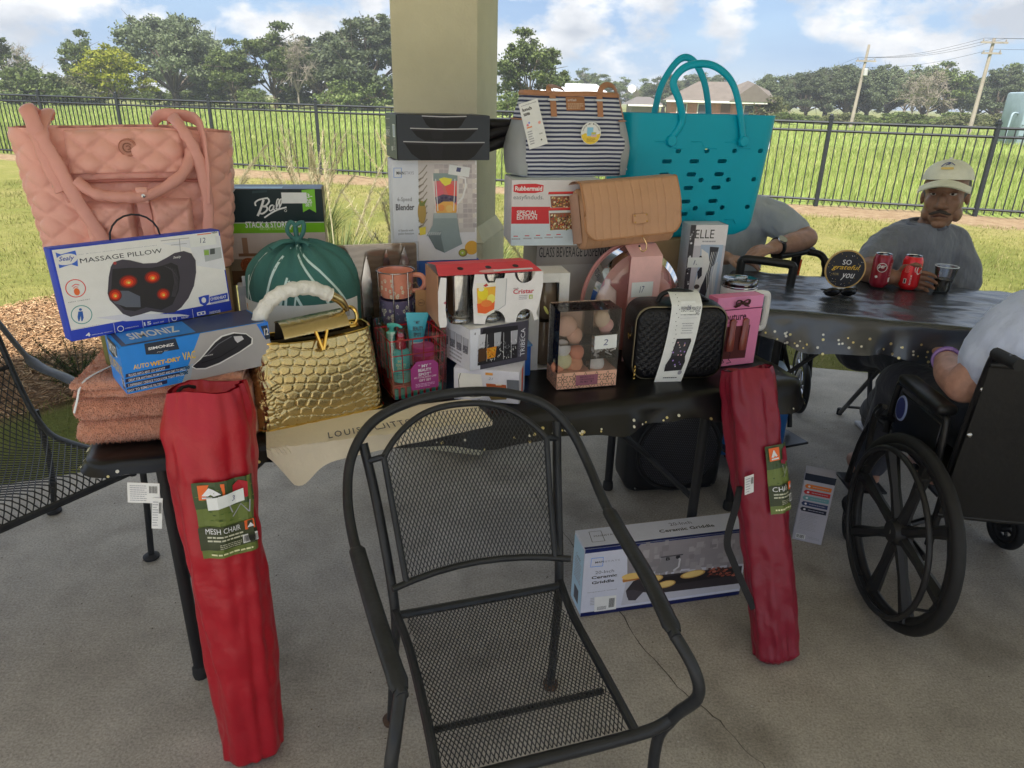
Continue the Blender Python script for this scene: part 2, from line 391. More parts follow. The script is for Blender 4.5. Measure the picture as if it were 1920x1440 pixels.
def blades(name, pos, hgt, wid, lean, mat_, kind='stuff', bend=True):
    """one bent blade (3 triangles) at every root position"""
    n = len(pos); a = RNG.uniform(0, 2*math.pi, n); d = RNG.uniform(0, 2*math.pi, n); l = RNG.uniform(.2, 1, n)*lean*hgt
    wv = np.stack([np.cos(a), np.sin(a), np.zeros(n)], 1)*wid[:,None]/2; dv = np.stack([np.cos(d), np.sin(d), np.zeros(n)], 1)
    m1 = pos+dv*(l*.3)[:,None]; m1[:,2] += hgt*.55; tp = pos+dv*l[:,None]; tp[:,2] += hgt*RNG.uniform(.8, 1, n)
    vs = np.stack([pos-wv, pos+wv, m1+wv*.7, m1-wv*.7, tp], 1).reshape(-1, 3); k = np.arange(n)*5
    fs = np.concatenate([np.stack([k, k+1, k+2], 1), np.stack([k, k+2, k+3], 1), np.stack([k+3, k+2, k+4], 1)])
    o = rawmesh(name, vs, fs, mat_); o['kind'] = kind; return o
def gzv(x, y): return np.vectorize(gz)(x, y)
LAWN = leafmat('lawn_grass', [(.15,.175,.045),(.24,.245,.075),(.34,.30,.14),(.20,.225,.06)], scale=.5)
FIELD = leafmat('field_grass', [(.17,.22,.05),(.23,.30,.08),(.30,.34,.12),(.32,.31,.14)], scale=.15)
def fence_y(x): return 13.9-.30*x
q = RNG.uniform((-9, 2.4), (9.5, 14.6), (170000, 2)); keep = (q[:,1] < fence_y(q[:,0])-1.1) & (RNG.random(len(q)) < np.clip(1.15-(q[:,1]-3)/16, .25, 1))
keep &= ((q[:,0]+3.15)**2+.45*(q[:,1]-4.55)**2 > .78)
q = q[keep]; q = q[[not SLAB_IN(x, y+.02) for x, y in q]]
n_ = len(q); dd = 1+(q[:,1]-3)*.10
setp(blades('lawn_grass', np.stack([q[:,0], q[:,1], gzv(q[:,0], q[:,1])-.005], 1), RNG.uniform(.025, .06, n_), RNG.uniform(.003, .006, n_)*dd, .9, LAWN), 'short mown yellow green lawn grass in front of the fence', 'grass')
q = np.concatenate([RNG.uniform((-22, 11), (18, 30), (110000, 2)), RNG.uniform((-45, 28), (45, 62), (70000, 2))]); q = q[(q[:,1] > fence_y(q[:,0])+.3)]
n_ = len(q); dd = np.clip(q[:,1]/14, 1, 4)
setp(blades('field_grass', np.stack([q[:,0], q[:,1], gzv(q[:,0], q[:,1])-.01], 1), RNG.uniform(.12, .36, n_), RNG.uniform(.008, .016, n_)*dd, .5, FIELD), 'tall bright green grass of the field beyond the fence', 'grass')
# wood chips of the mulch bed
q = RNG.uniform((-4.4, 2.6), (-1.9, 6.4), (26000, 2)); q = q[((q[:,0]+3.15)**2+.45*(q[:,1]-4.55)**2 < .98)]; q = q[[not SLAB_IN(x, y-.03) for x, y in q]]
n_ = len(q); a = RNG.uniform(0, 6.28, n_); L = RNG.uniform(.006, .024, n_); w = RNG.uniform(.002, .006, n_); tz = RNG.uniform(-.4, .4, n_)
ctr = np.stack([q[:,0], q[:,1], gzv(q[:,0], q[:,1])+RNG.uniform(.004, .05, n_)*np.clip(1-((q[:,0]+3.15)**2+.45*(q[:,1]-4.55)**2), .1, 1)+.004], 1)
e1 = np.stack([np.cos(a), np.sin(a), tz], 1)*L[:,None]; e2 = np.stack([-np.sin(a), np.cos(a), RNG.uniform(-.5, .5, n_)], 1)*w[:,None]; e3 = np.array([0, 0, .003])
vs = np.stack([ctr-e1-e2, ctr+e1-e2, ctr+e1+e2, ctr-e1+e2, ctr-e1*.9+e3, ctr+e1*.9+e3], 1).reshape(-1, 3); k = np.arange(n_)*6
fs = np.concatenate([np.stack([k, k+1, k+5, k+4], 1), np.stack([k+4, k+5, k+2, k+3], 1), np.stack([k+3, k+2, k+1, k], 1)])
MUL = leafmat('wood_chips', [(.16,.085,.045),(.34,.20,.11),(.52,.36,.23),(.27,.15,.08)], rough=.9, trans=.0, scale=2)
setp(rawmesh('mulch', vs, fs, MUL), 'brown wood chip mulch beside the slab', 'mulch', kind='stuff')

# ---------------------------------------------------------------- pavilion column and roof (the roof is above the frame and gives the shade)
CREAM = mat((.72,.67,.49), .75, var=.07, vs=5, bump=.35, bs=120)
ca, sa = math.cos(R_(-11)), math.sin(R_(-11)); A = V((-.1617, 2.95)); side = .352
cx = A.x-ca*side/2-sa*side/2; cy = A.y-sa*side/2+ca*side/2
colr = empty('pavilion_column', (cx, cy, 0), R_(-11), 'cream painted square column standing at the slab edge behind the boxes', 'column')
MB().rbox((0,0,.5), (side+.07, side+.07, 1.0), .012, 2).build('plinth', CREAM, colr)
mb = MB(); X = M.Translation((0,0,1.0)); mb.box((0,0,.03), (side+.068, side+.068, .06), tx=.84, ty=.84, X=X); mb.build('plinth_cap', CREAM, colr)
MB().rbox((0,0,1.97), (side, side, 2.06), .012, 2).build('shaft', CREAM, colr)
MB().box((.06,-side/2-.036,.78), (.022, .004, .03)).build('wall_fitting', mat((.03,.03,.03), .5), colr)
rf = empty('pavilion_roof', (0, 0, 3.0), 0, 'pale ceiling and dark shingle roof of the open pavilion over the slab', 'roof')
RP = [(-4.4,2.1),(-1.75,3.3),(1.82,4.85),(2.7,4.65),(6.4,3.6),(6.4,-4.2),(-.6,-2.2),(-4.4,-.3)]  # unseen outline, rear edge shaped to brighten the left and darken the right
MB().prism(RP[::-1], 0, .12).build('ceiling', mat((.8,.79,.74), .8, var=.04), rf, smooth=0)
mb = MB(); n = len(RP); mb.add([(x, y, .124) for x, y in RP]+[(0, .6, 1.5)], [(i, n, (i+1) % n) for i in range(n)]); mb.build('shingles', mat((.09,.07,.055), .9, var=.25, vs=8), rf, smooth=0)
mb = MB()
for i in range(n): mb.tube([(*RP[i], .03), (*RP[(i+1) % n], .03)], .08, 4)
mb.build('fascia', mat((.55,.5,.36), .7), rf, smooth=0)
for x, y in ((-4.1,1.3),(6.0,2.9),(-4.0,-.1),(6.0,-3.8)):
    c = empty('pavilion_column', (x, y, 0), 0, 'cream painted square column at the outer corner of the pavilion', 'column', 'outer pavilion columns')
    MB().rbox((0,0,1.5), (side, side, 3.0), .012, 2).build('shaft', CREAM, c); MB().rbox((0,0,.5), (side+.07, side+.07, 1.0), .012, 2).build('plinth', CREAM, c)

# ---------------------------------------------------------------- iron fence
IRON = mat((.022,.026,.032), .45, var=.15, vs=3, spec=.5)
POSTS = [(-18,19.6),(-15.6,18.75),(-13.3,17.95),(-11.0,17.2),(-8.85,16.5),(-6.55,15.85),(-4.1,15.15),(-1.75,14.45),(.55,13.75),(2.85,13.1),(5.17,12.4),(7.5,11.7),(9.8,11.0),(12.1,10.3)]
fen = empty('metal_fence', (0, 13.9, 0), 0, 'black iron picket fence running along the far side of the lawn', 'fence')
FH = 1.36
post_me = None; pick_me = None
for i, (x, y) in enumerate(POSTS):
    z = gz(x, y)
    if post_me is None:
        mb = MB().box((0,0,FH/2+.03), (.058,.058,FH+.06)); mb.box((0,0,FH+.078), (.07,.07,.034), tx=.9, ty=.9); mb.ball((0,0,FH+.11), .03, 10, 6)
        o = mb.build('post', IRON, fen); post_me = o.data
    else:
        o = bpy.data.objects.new('post', post_me); COL.objects.link(o); o.parent = fen
    o.location = (x, y-13.9, z)
for i in range(len(POSTS)-1):
    (x0, y0), (x1, y1) = POSTS[i], POSTS[i+1]; z0, z1 = gz(x0, y0), gz(x1, y1); n = 19; a = math.atan2(y1-y0, x1-x0)
    for h in (.12, FH-.13, FH):
        MB().tube([(x0, y0-13.9, z0+h), (x1, y1-13.9, z1+h)], .021, 4).build('rail', IRON, fen, smooth=0)
    for k in range(1, n):
        f = k/n
        if pick_me is None:
            o = MB().box((0,0,FH/2+.02), (.017,.017,FH-.04)).build('picket', IRON, fen, smooth=0); pick_me = o.data
        else:
            o = bpy.data.objects.new('picket', pick_me); COL.objects.link(o); o.parent = fen
        o.location = (x0+(x1-x0)*f, y0+(y1-y0)*f-13.9, z0+(z1-z0)*f); o.rotation_euler.z = a

# ---------------------------------------------------------------- trees
OAK = leafmat('oak_leaves', [(.08,.10,.06),(.115,.145,.078),(.16,.19,.10),(.125,.16,.088)], scale=.5)  # leaf tones lightened and greyed to stand in for distance haze
MIDG = leafmat('green_leaves', [(.075,.105,.035),(.115,.155,.045),(.16,.195,.065)], scale=.5)
YELG = leafmat('yellow_leaves', [(.16,.19,.02),(.25,.27,.025),(.30,.29,.04)], scale=.5)
DRYB = leafmat('pale_leaves', [(.10,.12,.05),(.16,.16,.08),(.12,.14,.05)], scale=.5)
BARK = mat((.12,.095,.07), .9, var=.3, vs=2)
PALEB = mat((.22,.19,.155), .9, var=.2, vs=2)
def tree_proto(name, h, rad, lobes, leaf, nleaf, lm, bm, cb=.2, trunk_r=.3, seed=1, bare=0):
    rs = np.random.default_rng(seed); root = empty(name, (0, 0, 0))
    C = []; mb = MB(); top = h*cb
    mb.tube([(0,0,-.3), (rs.normal(0,.05)*h*.3, 0, top*.6), (0, 0, top)], [trunk_r*1.25, trunk_r*.95, trunk_r*.85], 8)
    for i in range(lobes):
        a = 2*math.pi*(i+rs.random()*.7)/lobes*2.4; q = math.sqrt((i+.5)/lobes); rr = rad*q*.8
        zc = h*(cb+.10)+(h*(1-cb)*.78)*(1-q**1.7)*rs.uniform(.75, 1)+h*.06*rs.random()
        c = np.array((math.cos(a)*rr, math.sin(a)*rr, zc)); C.append(c)
        mid = V((c[0]*.45+rs.normal(0,.03)*h, c[1]*.45+rs.normal(0,.03)*h, top+(c[2]-top)*.5))
        P = spline([(0,0,top*.9), mid, c], 4); mb.tube(P, list(np.linspace(trunk_r*.5, .03, len(P))), 5)
        for _ in range(3+bare*3):
            e = c+rs.normal(0, rad*.22, 3); mb.tube([P[-3], V(e)], [.06, .012], 4)
            for _ in range(bare*3): g_ = e+rs.normal(0, rad*.13, 3); mb.tube([V(e*.7+c*.3), V(g_)], [.03, .008], 3)
    mb.build('trunk', bm, root)
    C = np.array(C); nc = lobes*9; k = rs.integers(0, lobes, nc)
    d = rs.normal(0, 1, (nc, 3)); d /= np.linalg.norm(d, axis=1)[:,None]
    lr = rad*1.25/math.sqrt(lobes); cc = C[k]+d*(rs.random(nc)**.45)[:,None]*lr*np.array((1.15, 1.15, .8))
    per = nleaf//nc; pos = np.repeat(cc, per, 0)+rs.normal(0, 1, (nc*per, 3))*np.array((1, 1, .6))*lr*.2*np.repeat(rs.uniform(.6, 1.4, nc), per)[:,None]
    pos[:,2] = np.maximum(pos[:,2], h*cb*.6)
    n = len(pos); e1 = rs.normal(0, 1, (n, 3)); e1 /= np.linalg.norm(e1, axis=1)[:,None]; e2 = np.cross(e1, rs.normal(0, 1, (n, 3))); e2 /= np.linalg.norm(e2, axis=1)[:,None]
    s_ = leaf*rs.uniform(.6, 1.3, n)[:,None]; e1 *= s_; e2 *= s_*.6
    vs = np.stack([pos-e1, pos+e2, pos+e1, pos-e2], 1).reshape(-1, 3); q = np.arange(n)*4
    rawmesh('crown', vs, np.stack([q, q+1, q+2, q+3], 1), lm, root); return root
TP = {'oak': tree_proto('oak_tree', 10, 7.0, 22, .17, 24000, OAK, BARK, .16, .42, 1),
      'oak2': tree_proto('oak_tree', 10, 5.6, 18, .17, 20000, OAK, BARK, .14, .38, 2),
      'green': tree_proto('broadleaf_tree', 9, 4.0, 14, .16, 12000, MIDG, BARK, .18, .22, 3),
      'green2': tree_proto('broadleaf_tree', 9, 3.4, 12, .16, 8000, MIDG, PALEB, .2, .2, 4, 1),
      'yellow': tree_proto('yellow_tree', 6, 3.0, 12, .13, 7500, YELG, BARK, .15, .14, 5),
      'bare': tree_proto('sparse_tree', 9, 3.2, 12, .12, 1500, DRYB, PALEB, .25, .16, 6, 2),
      'bush': tree_proto('bush', 3, 2.6, 9, .13, 5000, MIDG, BARK, .08, .1, 8),
      'dbush': tree_proto('bush', 3, 2.8, 9, .13, 4200, DRYB, BARK, .08, .1, 9)}
USED = set()
def pt_at(px, dist):
    """plan position on the line of sight through picture column px at distance dist"""
    d = fw+rt*((px-960)/1310)+up*((720-187)/1310); return d.x*dist/d.y, dist
def plant(kind, px, dist, top, label, cat, group=None, wide=1.0):
    """top = picture row of the tip at the photograph's size"""
    x, y = pt_at(px, dist); hor = 187+(px-960)*.0244; zt = H+(hor-top)*dist/1310*.98; p = TP[kind]
    hh = {'oak':10,'oak2':10,'green':9,'green2':9,'yellow':6,'bare':9,'bush':3,'dbush':3}[kind]
    if kind in USED: o = copytree(p)
    else: o = p; USED.add(kind)
    s = max(.2, zt-gz(x, y))/hh*.93; o.location = (x, y, gz(x, y)-.05); o.scale = (s*wide, s*wide, s); o.rotation_euler.z = random.uniform(0, 6.28)
    return setp(o, label, cat, group)
ORD = 'first second third fourth fifth sixth seventh eighth ninth tenth eleventh twelfth thirteenth fourteenth fifteenth sixteenth seventeenth eighteenth'.split()
G1, G2 = 'trees on the far left of the field', 'trees in the far tree line on the right'
plant('oak', 330, 82, 26, 'largest dark live oak on the far side of the field, left of the column', 'tree', wide=1.05)
plant('oak2', 690, 84, 30, 'dark live oak whose crown is partly hidden by the cream column', 'tree', wide=1.25)
plant('yellow', 222, 66, 80, 'small yellow green tree in front of the largest live oak', 'tree', wide=1.2)
plant('green', 165, 74, 62, 'slim dark tree leaning out beside the small yellow tree', 'tree', wide=.75)
plant('green', 440, 78, 78, 'light green tree just right of the largest live oak', 'tree', wide=1.0)
plant('green', 515, 80, 50, 'mid green tree between the large oaks', 'tree', wide=1.15)
plant('bare', 560, 78, 66, 'thin tree with pale bare trunk between the large oaks', 'tree', wide=.8)
plant('oak2', 600, 92, 70, 'low dark tree behind the thin pale trunk', 'tree', wide=1.3)
plant('green2', 15, 74, 68, 'sparse brownish tree behind the upper left end of the fence', 'tree', wide=1.1)
plant('bare', 45, 84, 80, 'nearly bare tree beside the sparse brownish tree', 'tree')
plant('oak2', 380, 105, 60, 'dark oak standing behind the largest live oak', 'tree', wide=1.2)
for i, (px, d, tp, k) in enumerate(sorted(((20,70,150,'bush'),(70,68,128,'bush'),(105,72,140,'dbush'),(140,72,140,'dbush'),(175,78,135,'bush'),(280,78,160,'bush'),(390,82,160,'bush'),(480,76,165,'bush'),(560,82,158,'bush'),(640,78,150,'bush'),(700,80,145,'bush'),(50,95,140,'dbush'),(440,92,140,'bush'),(340,95,150,'bush')), reverse=True)):
    plant(k, px, d, tp, 'low '+('pale dry' if k == 'dbush' else 'green')+' bush, '+ORD[i]+' from the column at the foot of the far trees', 'bush', 'bushes at the foot of the far trees', 1.25)
plant('green', 993, 62, 60, 'tall mid green tree just right of the cream column', 'tree', wide=1.05)
plant('bush', 955, 55, 170, 'bright low bush right beside the column across the field', 'bush')
for i, (px, d, tp, k) in enumerate(((1060,150,140,'green'),(1095,160,132,'green2'),(1130,150,142,'green'),(1165,160,148,'green2'),(1215,140,150,'green'),(1245,130,140,'oak2'),(1300,150,136,'oak2'),(1345,140,140,'oak2'),(1385,150,158,'oak2'))):
    plant(k, px, d, tp, ORD[i]+' tree from the tall tree by the column in the line behind the brick house', 'tree', 'trees behind the brick house', 1.3)
for i, (px, d, tp, k) in enumerate(((1440,105,138,'oak2'),(1478,110,136,'oak2'),(1515,105,130,'oak2'),(1552,110,122,'oak'),(1590,104,122,'oak2'),(1630,106,124,'oak2'),(1668,108,122,'oak2'),(1700,112,128,'green2'),(1735,105,122,'oak2'),(1775,100,120,'green'),(1810,108,138,'green2'),(1838,100,150,'green'),(1872,98,122,'oak2'),(1905,104,124,'green'),(1950,100,118,'oak2'))):
    plant(k, px, d, tp, 'dark green far tree, '+ORD[i]+' from the brick house towards the tank', 'tree', G2, 1.15)
plant('bare', 1745, 84, 126, 'bare pale branched tree between the two utility poles', 'tree')
plant('bare', 1715, 88, 136, 'thin pale tree left of the bare branched tree', 'tree')
plant('bare', 1192, 120, 160, 'bare dead trunk left of the brick house', 'tree', wide=.5)
plant('dbush', 1440, 74, 178, 'pale shrub at the right corner of the brick house', 'bush')
for i, px in enumerate(range(1480, 1900, 26)):
    plant(('bush','dbush','bush')[i % 3], px, 70+(i*7) % 9, 208+(i % 4)*3, 'low weedy bush beyond the field, '+ORD[i]+' from the brick house', 'bush', 'bushes along the road', 1.8)
for k, o in TP.items():
    if k not in USED:
        for c in list(o.children): bpy.data.objects.remove(c)
        bpy.data.objects.remove(o)
# ---------------------------------------------------------------- folding tables and their cloths
def homog(src):
    dst = [(0,1),(1,1),(1,0),(0,0)]; A_ = []; b_ = []
    for (x, y), (u, v) in zip(src, dst):
        A_ += [[x,y,1,0,0,0,-u*x,-u*y],[0,0,0,x,y,1,-v*x,-v*y]]; b_ += [u, v]
    h = np.append(np.linalg.solve(np.array(A_, float), np.array(b_, float)), 1).reshape(3, 3)
    return lambda x, y: tuple((h @ np.array((x, y, 1.)))[:2]/(h @ np.array((x, y, 1.)))[2])
class PQ(Print):
    """print laid out in the coordinates of a sketch whose face corners are TL, TR, BR, BL"""
    def __init__(s, w, h, tl, tr, br, bl): super().__init__(w, h); s.q = homog((tl, tr, br, bl)); s.k = 1/math.dist(tl, tr)
    def P(s, *pts): return [s.q(*p) for p in pts]
    def R(s, x0, y0, x1, y1, c, n=1):
        (a, b), (d, e) = s.q(x0, y0), s.q(x1, y1); return s.rect(min(a,d), min(b,e), max(a,d), max(b,e), c, n)
    def G(s, pts, c): return s.poly(s.P(*pts), c)
    def S(s, pts, w, c, closed=False): return s.line(s.P(*pts), w*s.k, c, closed)
    def O(s, x, y, r, c, ry=None, n=20, rot=0):
        u, v = s.q(x, y); return s.circ(u, v, r*s.k, c, (ry*s.k*s.w/s.h) if ry else None, n, rot)
    def RG(s, x, y, r, wd, c): u, v = s.q(x, y); return s.ring(u, v, r*s.k, wd*s.k, c)
    def T(s, t, x0, y0, x1, y1, c, bold=0, shear=0, sp=1):
        (a, b), (d, e) = s.q(x0, y0), s.q(x1, y1); return s.text(t, min(a,d), min(b,e), max(a,d), max(b,e), c, bold, shear, 0, sp)
    def L(s, x0, y0, x1, y1, n, c, f=.45):
        (a, b), (d, e) = s.q(x0, y0), s.q(x1, y1); return s.lines(min(a,d), min(b,e), max(a,d), max(b,e), n, c, f)

TH = R_(19); TU = V((math.cos(TH), math.sin(TH), 0)); TV = V((-TU.y, TU.x, 0)); TC = V((-.2145, 2.096, 0)); TZ = .745
def W(s, d, z=TZ): return TC+TU*(s-.885)+TV*(d-.38)+V((0,0,z))
BLKM = mat((.02,.02,.022), .5, var=.1)
def table(name, x, y, yaw, lx, ly, z, label, legs=None):
    o = empty(name, (x, y, 0), yaw, label, 'table')
    MB().rbox((0,0,z-.022), (lx, ly, .04), .015, 3).build('tabletop', mat((.55,.55,.53), .6), o)
    for li, X0 in enumerate(legs or (-lx/2+.10, lx/2-.10)):
        sg = -1 if li == 0 else 1
        MB().tube([(X0, -ly/2+.12, z-.07), (X0, ly/2-.12, z-.07)], .014, 8).build('leg_crossbar', BLKM, o)
        MB().tube([(X0, 0, z*.42), (X0-sg*.45, 0, z-.045)], .009, 6).build('brace', BLKM, o)
        MB().tube([(X0, -ly/2+.07, z*.42), (X0, ly/2-.07, z*.42)], .011, 6).build('leg_crossbar', BLKM, o)
        for sy in (-1, 1):
            mb = MB().tube([(X0, sy*(ly/2-.07), .02), (X0, sy*(ly/2-.07), z-.05)], .0165, 10)
            l = mb.build('leg', BLKM, o); MB().lathe([(.021,0),(.023,.01),(.021,.035),(.017,.04)], 10, X=M.Translation((X0, sy*(ly/2-.07), 0))).build('rubber_foot', mat((.03,.03,.03), .8), l)
    return o
def cloth(name, x, y, yaw, lx, ly, z, drop, label, gloss, seed, spread=.03, dots=120, wave=.016, base=(.007,.007,.008), spec=.4, lf=1., bst=.3):
    rs = random.Random(seed); n = 260; r = .05; per = []
    a, b = lx/2+.006, ly/2+.006
    segs = [((-a+r,-b),(a-r,-b),(0,-1)),((a,-b+r),(a,b-r),(1,0)),((a-r,b),(-a+r,b),(0,1)),((-a,b-r),(-a,-b+r),(-1,0))]
    tot = 4*(a+b)
    for (p, q, nn) in segs:
        L = math.dist(p, q); k = max(4, int(n*L/tot))
        for i in range(k): f = i/k; per.append((p[0]+(q[0]-p[0])*f, p[1]+(q[1]-p[1])*f, nn[0], nn[1]))
        a0 = math.atan2(nn[1], nn[0])
        cxy = (q[0]-nn[0]*r, q[1]-nn[1]*r)
        for i in range(6): t_ = a0+math.pi/2*i/6; per.append((cxy[0]+r*math.cos(t_), cxy[1]+r*math.sin(t_), math.cos(t_), math.sin(t_)))
    K = len(per); ph = [rs.uniform(0, 6.28) for _ in range(6)]
    def wv(i): s_ = i/K*2*math.pi; return sum(math.sin(s_*f+ph[j])*w for j, (f, w) in enumerate(((5,.5),(9,.8),(17,.7),(29,.5),(41,.35))))
    vs = []; rings = [(-.30,0),(-.12,.0),(-.03,.001),(0,-.002),(.008,-.012),(.012,-.03)]+[(.012+spread*(q/8)**1.2, -.03-(drop-.03)*q/8) for q in range(1, 9)]
    for k, (off, dz) in enumerate(rings):
        for i, (px, py, nx, ny) in enumerate(per):
            q = max(0, k-5)/8; lk = lf+(1-lf)*min(1, max(0, (px/a+1)/1.5)); o_ = off*lk+q*wave*wv(i)*lk; dzz = dz*lk*(1+.14*q*math.sin(i*.31+ph[0])+.10*q*math.sin(i*.13+ph[2]))
            if k <= 2:
                X = max(-a, min(a, px+nx*off if abs(nx) > .01 else px)); px2, py2 = px*(1+off/a*.9 if k < 2 else 1), py*(1+off/b*.9 if k < 2 else 1)
                zz = z+.003+.004*max(0, NZ.noise((px2*6, py2*6, seed)))+(.002 if k == 0 else 0); vs.append((px2+(nx*off if k == 2 else 0), py2+(ny*off if k == 2 else 0), zz))
            else: vs.append((px+nx*o_, py+ny*o_, z+.003+dzz+.002*math.sin(i*.9)))
    fs = []
    for k in range(len(rings)-1):
        for i in range(K): j = (i+1) % K; fs.append((k*K+i, k*K+j, (k+1)*K+j, (k+1)*K+i))
    c = len(vs); vs.append((0, 0, z+.004)); fs += [(i, c, (i+1) % K) for i in range(K)]
    m, t, bb, tcn = nodes_mat('black_plastic_cloth'); bb.inputs['Base Color'].default_value = (*base, 1); bb.inputs['Roughness'].default_value = gloss; bb.inputs['Specular IOR Level'].default_value = spec
    mpn = t.nodes.new('ShaderNodeMapping'); mpn.inputs['Scale'].default_value = (2.2, 3.4, 3); mpn.inputs['Rotation'].default_value = (0, 0, .35); t.links.new(tcn.outputs['Object'], mpn.inputs[0]); w1 = tnoise(t, tcn, 1.6, 2, .4, mpn.outputs[0]); w2 = tnoise(t, tcn, 6, 2, .4); tbump(t, bb, tmix(t, .3, w1, w2), bst, .06)
    o = MB().add(vs, [f[::-1] for f in fs]).build(name, m, None, 60, (x, y, 0), (0, 0, yaw)); setp(o, label, 'tablecloth')
    gd = [mat((.62,.52,.24), .3, .6, var=.2), mat((.75,.72,.62), .3, .3, var=.2)]
    mb = MB()
    for _ in range(dots):
        i = rs.randrange(K); k = rs.choice((8,9,10,10,11,11,12)); A0 = V(vs[k*K+i]); B0 = V(vs[k*K+(i+1) % K]); C0 = V(vs[(k+1)*K+i]); f, g = rs.random(), rs.random()
        p = A0+(B0-A0)*f+(C0-A0)*g; e1 = (B0-A0).normalized(); nrm = e1.cross(C0-A0).normalized(); nrm = nrm if nrm.x*per[i][2]+nrm.y*per[i][3] > 0 else -nrm; e2 = nrm.cross(e1); rr = rs.choice((.0032,.0042,.005))
        mb.add([p+nrm*.003+(e1*math.cos(q*.785)+e2*math.sin(q*.785))*rr for q in range(8)], [tuple(range(8))], rs.randrange(2))
    d = mb.build('gold_dots', gd, o, 0); d['kind'] = 'stuff'
    return o
tc_ = W(.95, .38, 0)
table('folding_table', tc_.x, tc_.y, TH, 2.03, .76, TZ, 'long folding table under the pile of prizes, black legs showing', (-.87, .72))
cloth('tablecloth', tc_.x, tc_.y, TH, 2.03, .76, TZ, .085, 'black plastic cloth with gold dots under the pile of prizes', .33, 3, dots=170, lf=.28)
# second table beyond, on the right
T2Z = .88; T2A = R_(-15.8); T2U = V((math.cos(T2A), math.sin(T2A), 0)); T2V = V((-T2U.y, T2U.x, 0)); T2O = V((.96, 3.08, 0))     # far left corner
t2c = T2O+T2U*.93-T2V*.325
table('folding_table', t2c.x, t2c.y, T2A, 1.84, .62, T2Z, 'folding table where people sit, covered in a black plastic cloth')
cloth('tablecloth', t2c.x, t2c.y, T2A, 1.84, .62, T2Z, .115, 'wrinkled glossy black plastic cloth on the table with the soda cans', .27, 5, .03, 330, .02, (.03,.036,.047), 1., 1., .9)  # bluish base colour paints sky sheen onto the black plastic

# ---------------------------------------------------------------- cartons
CARD = mat((.40,.27,.15), .8, var=.1, vs=12, bump=.1)
def carton(name, label, pos, depth, m, cat='box', lean=0, r=.003, roll=0):
    x, y, z, yaw, w, h = pos
    o = MB().rbox((w/2, depth/2, h/2), (w, depth, h), r, 2).build(name, m, None, 38, (x, y, z), (R_(-lean), R_(roll), R_(yaw))); setp(o, label, cat)
    o['_'] = 0; del o['_']
    return o
def front(o, P, w, h, name='front_print'): return P.build(name, o, face_map((0,0,0), (1,0,0), (0,0,1), w, h))
def left(o, P, d, h, name='side_print'): return P.build(name, o, face_map((0,d,0), (0,-1,0), (0,0,1), d, h))
def right(o, P, w, d, h, name='side_print'): return P.build(name, o, face_map((w,0,0), (0,1,0), (0,0,1), d, h))
def top(o, P, w, d, h, name='top_print'): return P.build(name, o, face_map((0,0,h), (1,0,0), (0,1,0), w, d))
STK = ink(196,200,222); PEN = ink(70,75,110); WHT = ink(196,196,204); BLK = ink(22,22,26); DGY = ink(70,70,78); MGY = ink(140,140,148); RED = ink(178,40,48); GRN = ink(100,150,40)
def sticker(o, fm, u, v, w, h, num, W_, H_, rot=0):
    """handwritten paper number stuck on a face"""
    P = Print(W_, H_); ca, sa = math.cos(rot), math.sin(rot)
    pt = lambda a, b: (u+(a*ca*W_-b*sa*H_)/W_, v+(a*sa*W_+b*ca*H_)/H_)
    P.poly([pt(0,0), pt(w,0), pt(w,h), pt(0,h)], STK)
    if num: P.text(num, u+w*.38, v+h*.28, u+w*.6, v+h*.72, PEN, 0, .2, rot)
    P.build('number_sticker', o, fm, base=.0026)
FM = lambda w, h: face_map((0,0,0), (1,0,0), (0,0,1), w, h)

# brown cartons that carry the back row
for pos, dp, lab in (((*W(-.03,.52,.752), 19, .30, .327), .23, 'plain brown carton under the quilted pink tote'),
                     ((*W(.315,.64,.752), 19, .30, .249), .13, 'plain brown carton under the dark green jar set box'),
                     ((*W(1.60,.57,.752), 19, .26, .345), .19, 'plain brown carton under the teal rubber tote')):
    o = carton('cardboard_carton', lab, pos, dp, CARD); MB().box((pos[4]/2, dp/2, pos[5]+.0004), (pos[4]*.98, .05, .0006)).build('packing_tape', mat((.5,.4,.25), .3), o)
o = carton('storage_box', 'blue carton under the blender box', (*W(.765,.59,.752), 17, .29, .304), .16, sh(40,80,150))
MB().box((.145, .08, .3045), (.28, .04, .0006)).build('packing_tape', mat((.5,.4,.25), .3), o)
o = carton('carton', 'narrow olive green carton behind the massage pillow box', (-.985, 1.60, .752, 46, .28, .40), .05, sh(92,92,50)); 
MB().box((.15,.03,.4004), (.28,.02,.0006)).build('packing_tape', mat((.4,.36,.2), .3), o)

# auto vacuum box
w, h, d = .333, .111, .13
o = carton('vacuum_box', 'blue wet and dry car vacuum box lying on the coral towels', (-.859, 1.432, .927, 40.8, w, h), d, sh(40,120,205), lean=0)
P = PQ(w, h, (630,905), (1760,650), (1700,1040), (715,1255))
BL = ink(38,118,205); P.R(630,1250,1760,660,BL)
P.poly([P.q(1205,770), (1,1), (1,0), P.q(1050,1180)], ink(150,148,150)); P.poly([P.q(1660,680), (1,1), (1,.6), P.q(1700,830)], ink(45,110,200))
P.G([(800,870),(1020,820),(1045,915),(940,935),(920,955),(815,960)], ink(40,48,62)); P.T('SIMONIZ', 830,925,1008,860, WHT, .03)
P.T('Fix It!', 888,945,968,920, WHT, 0, .3)
P.T('AUTO', 738,1078,835,1020, ink(235,170,70), .02, .1); P.T('WET-DRY', 848,1055,1050,975, ink(240,160,50), .04, .1); P.T('VAC', 1068,1010,1155,925, ink(235,170,70), .02, .1)
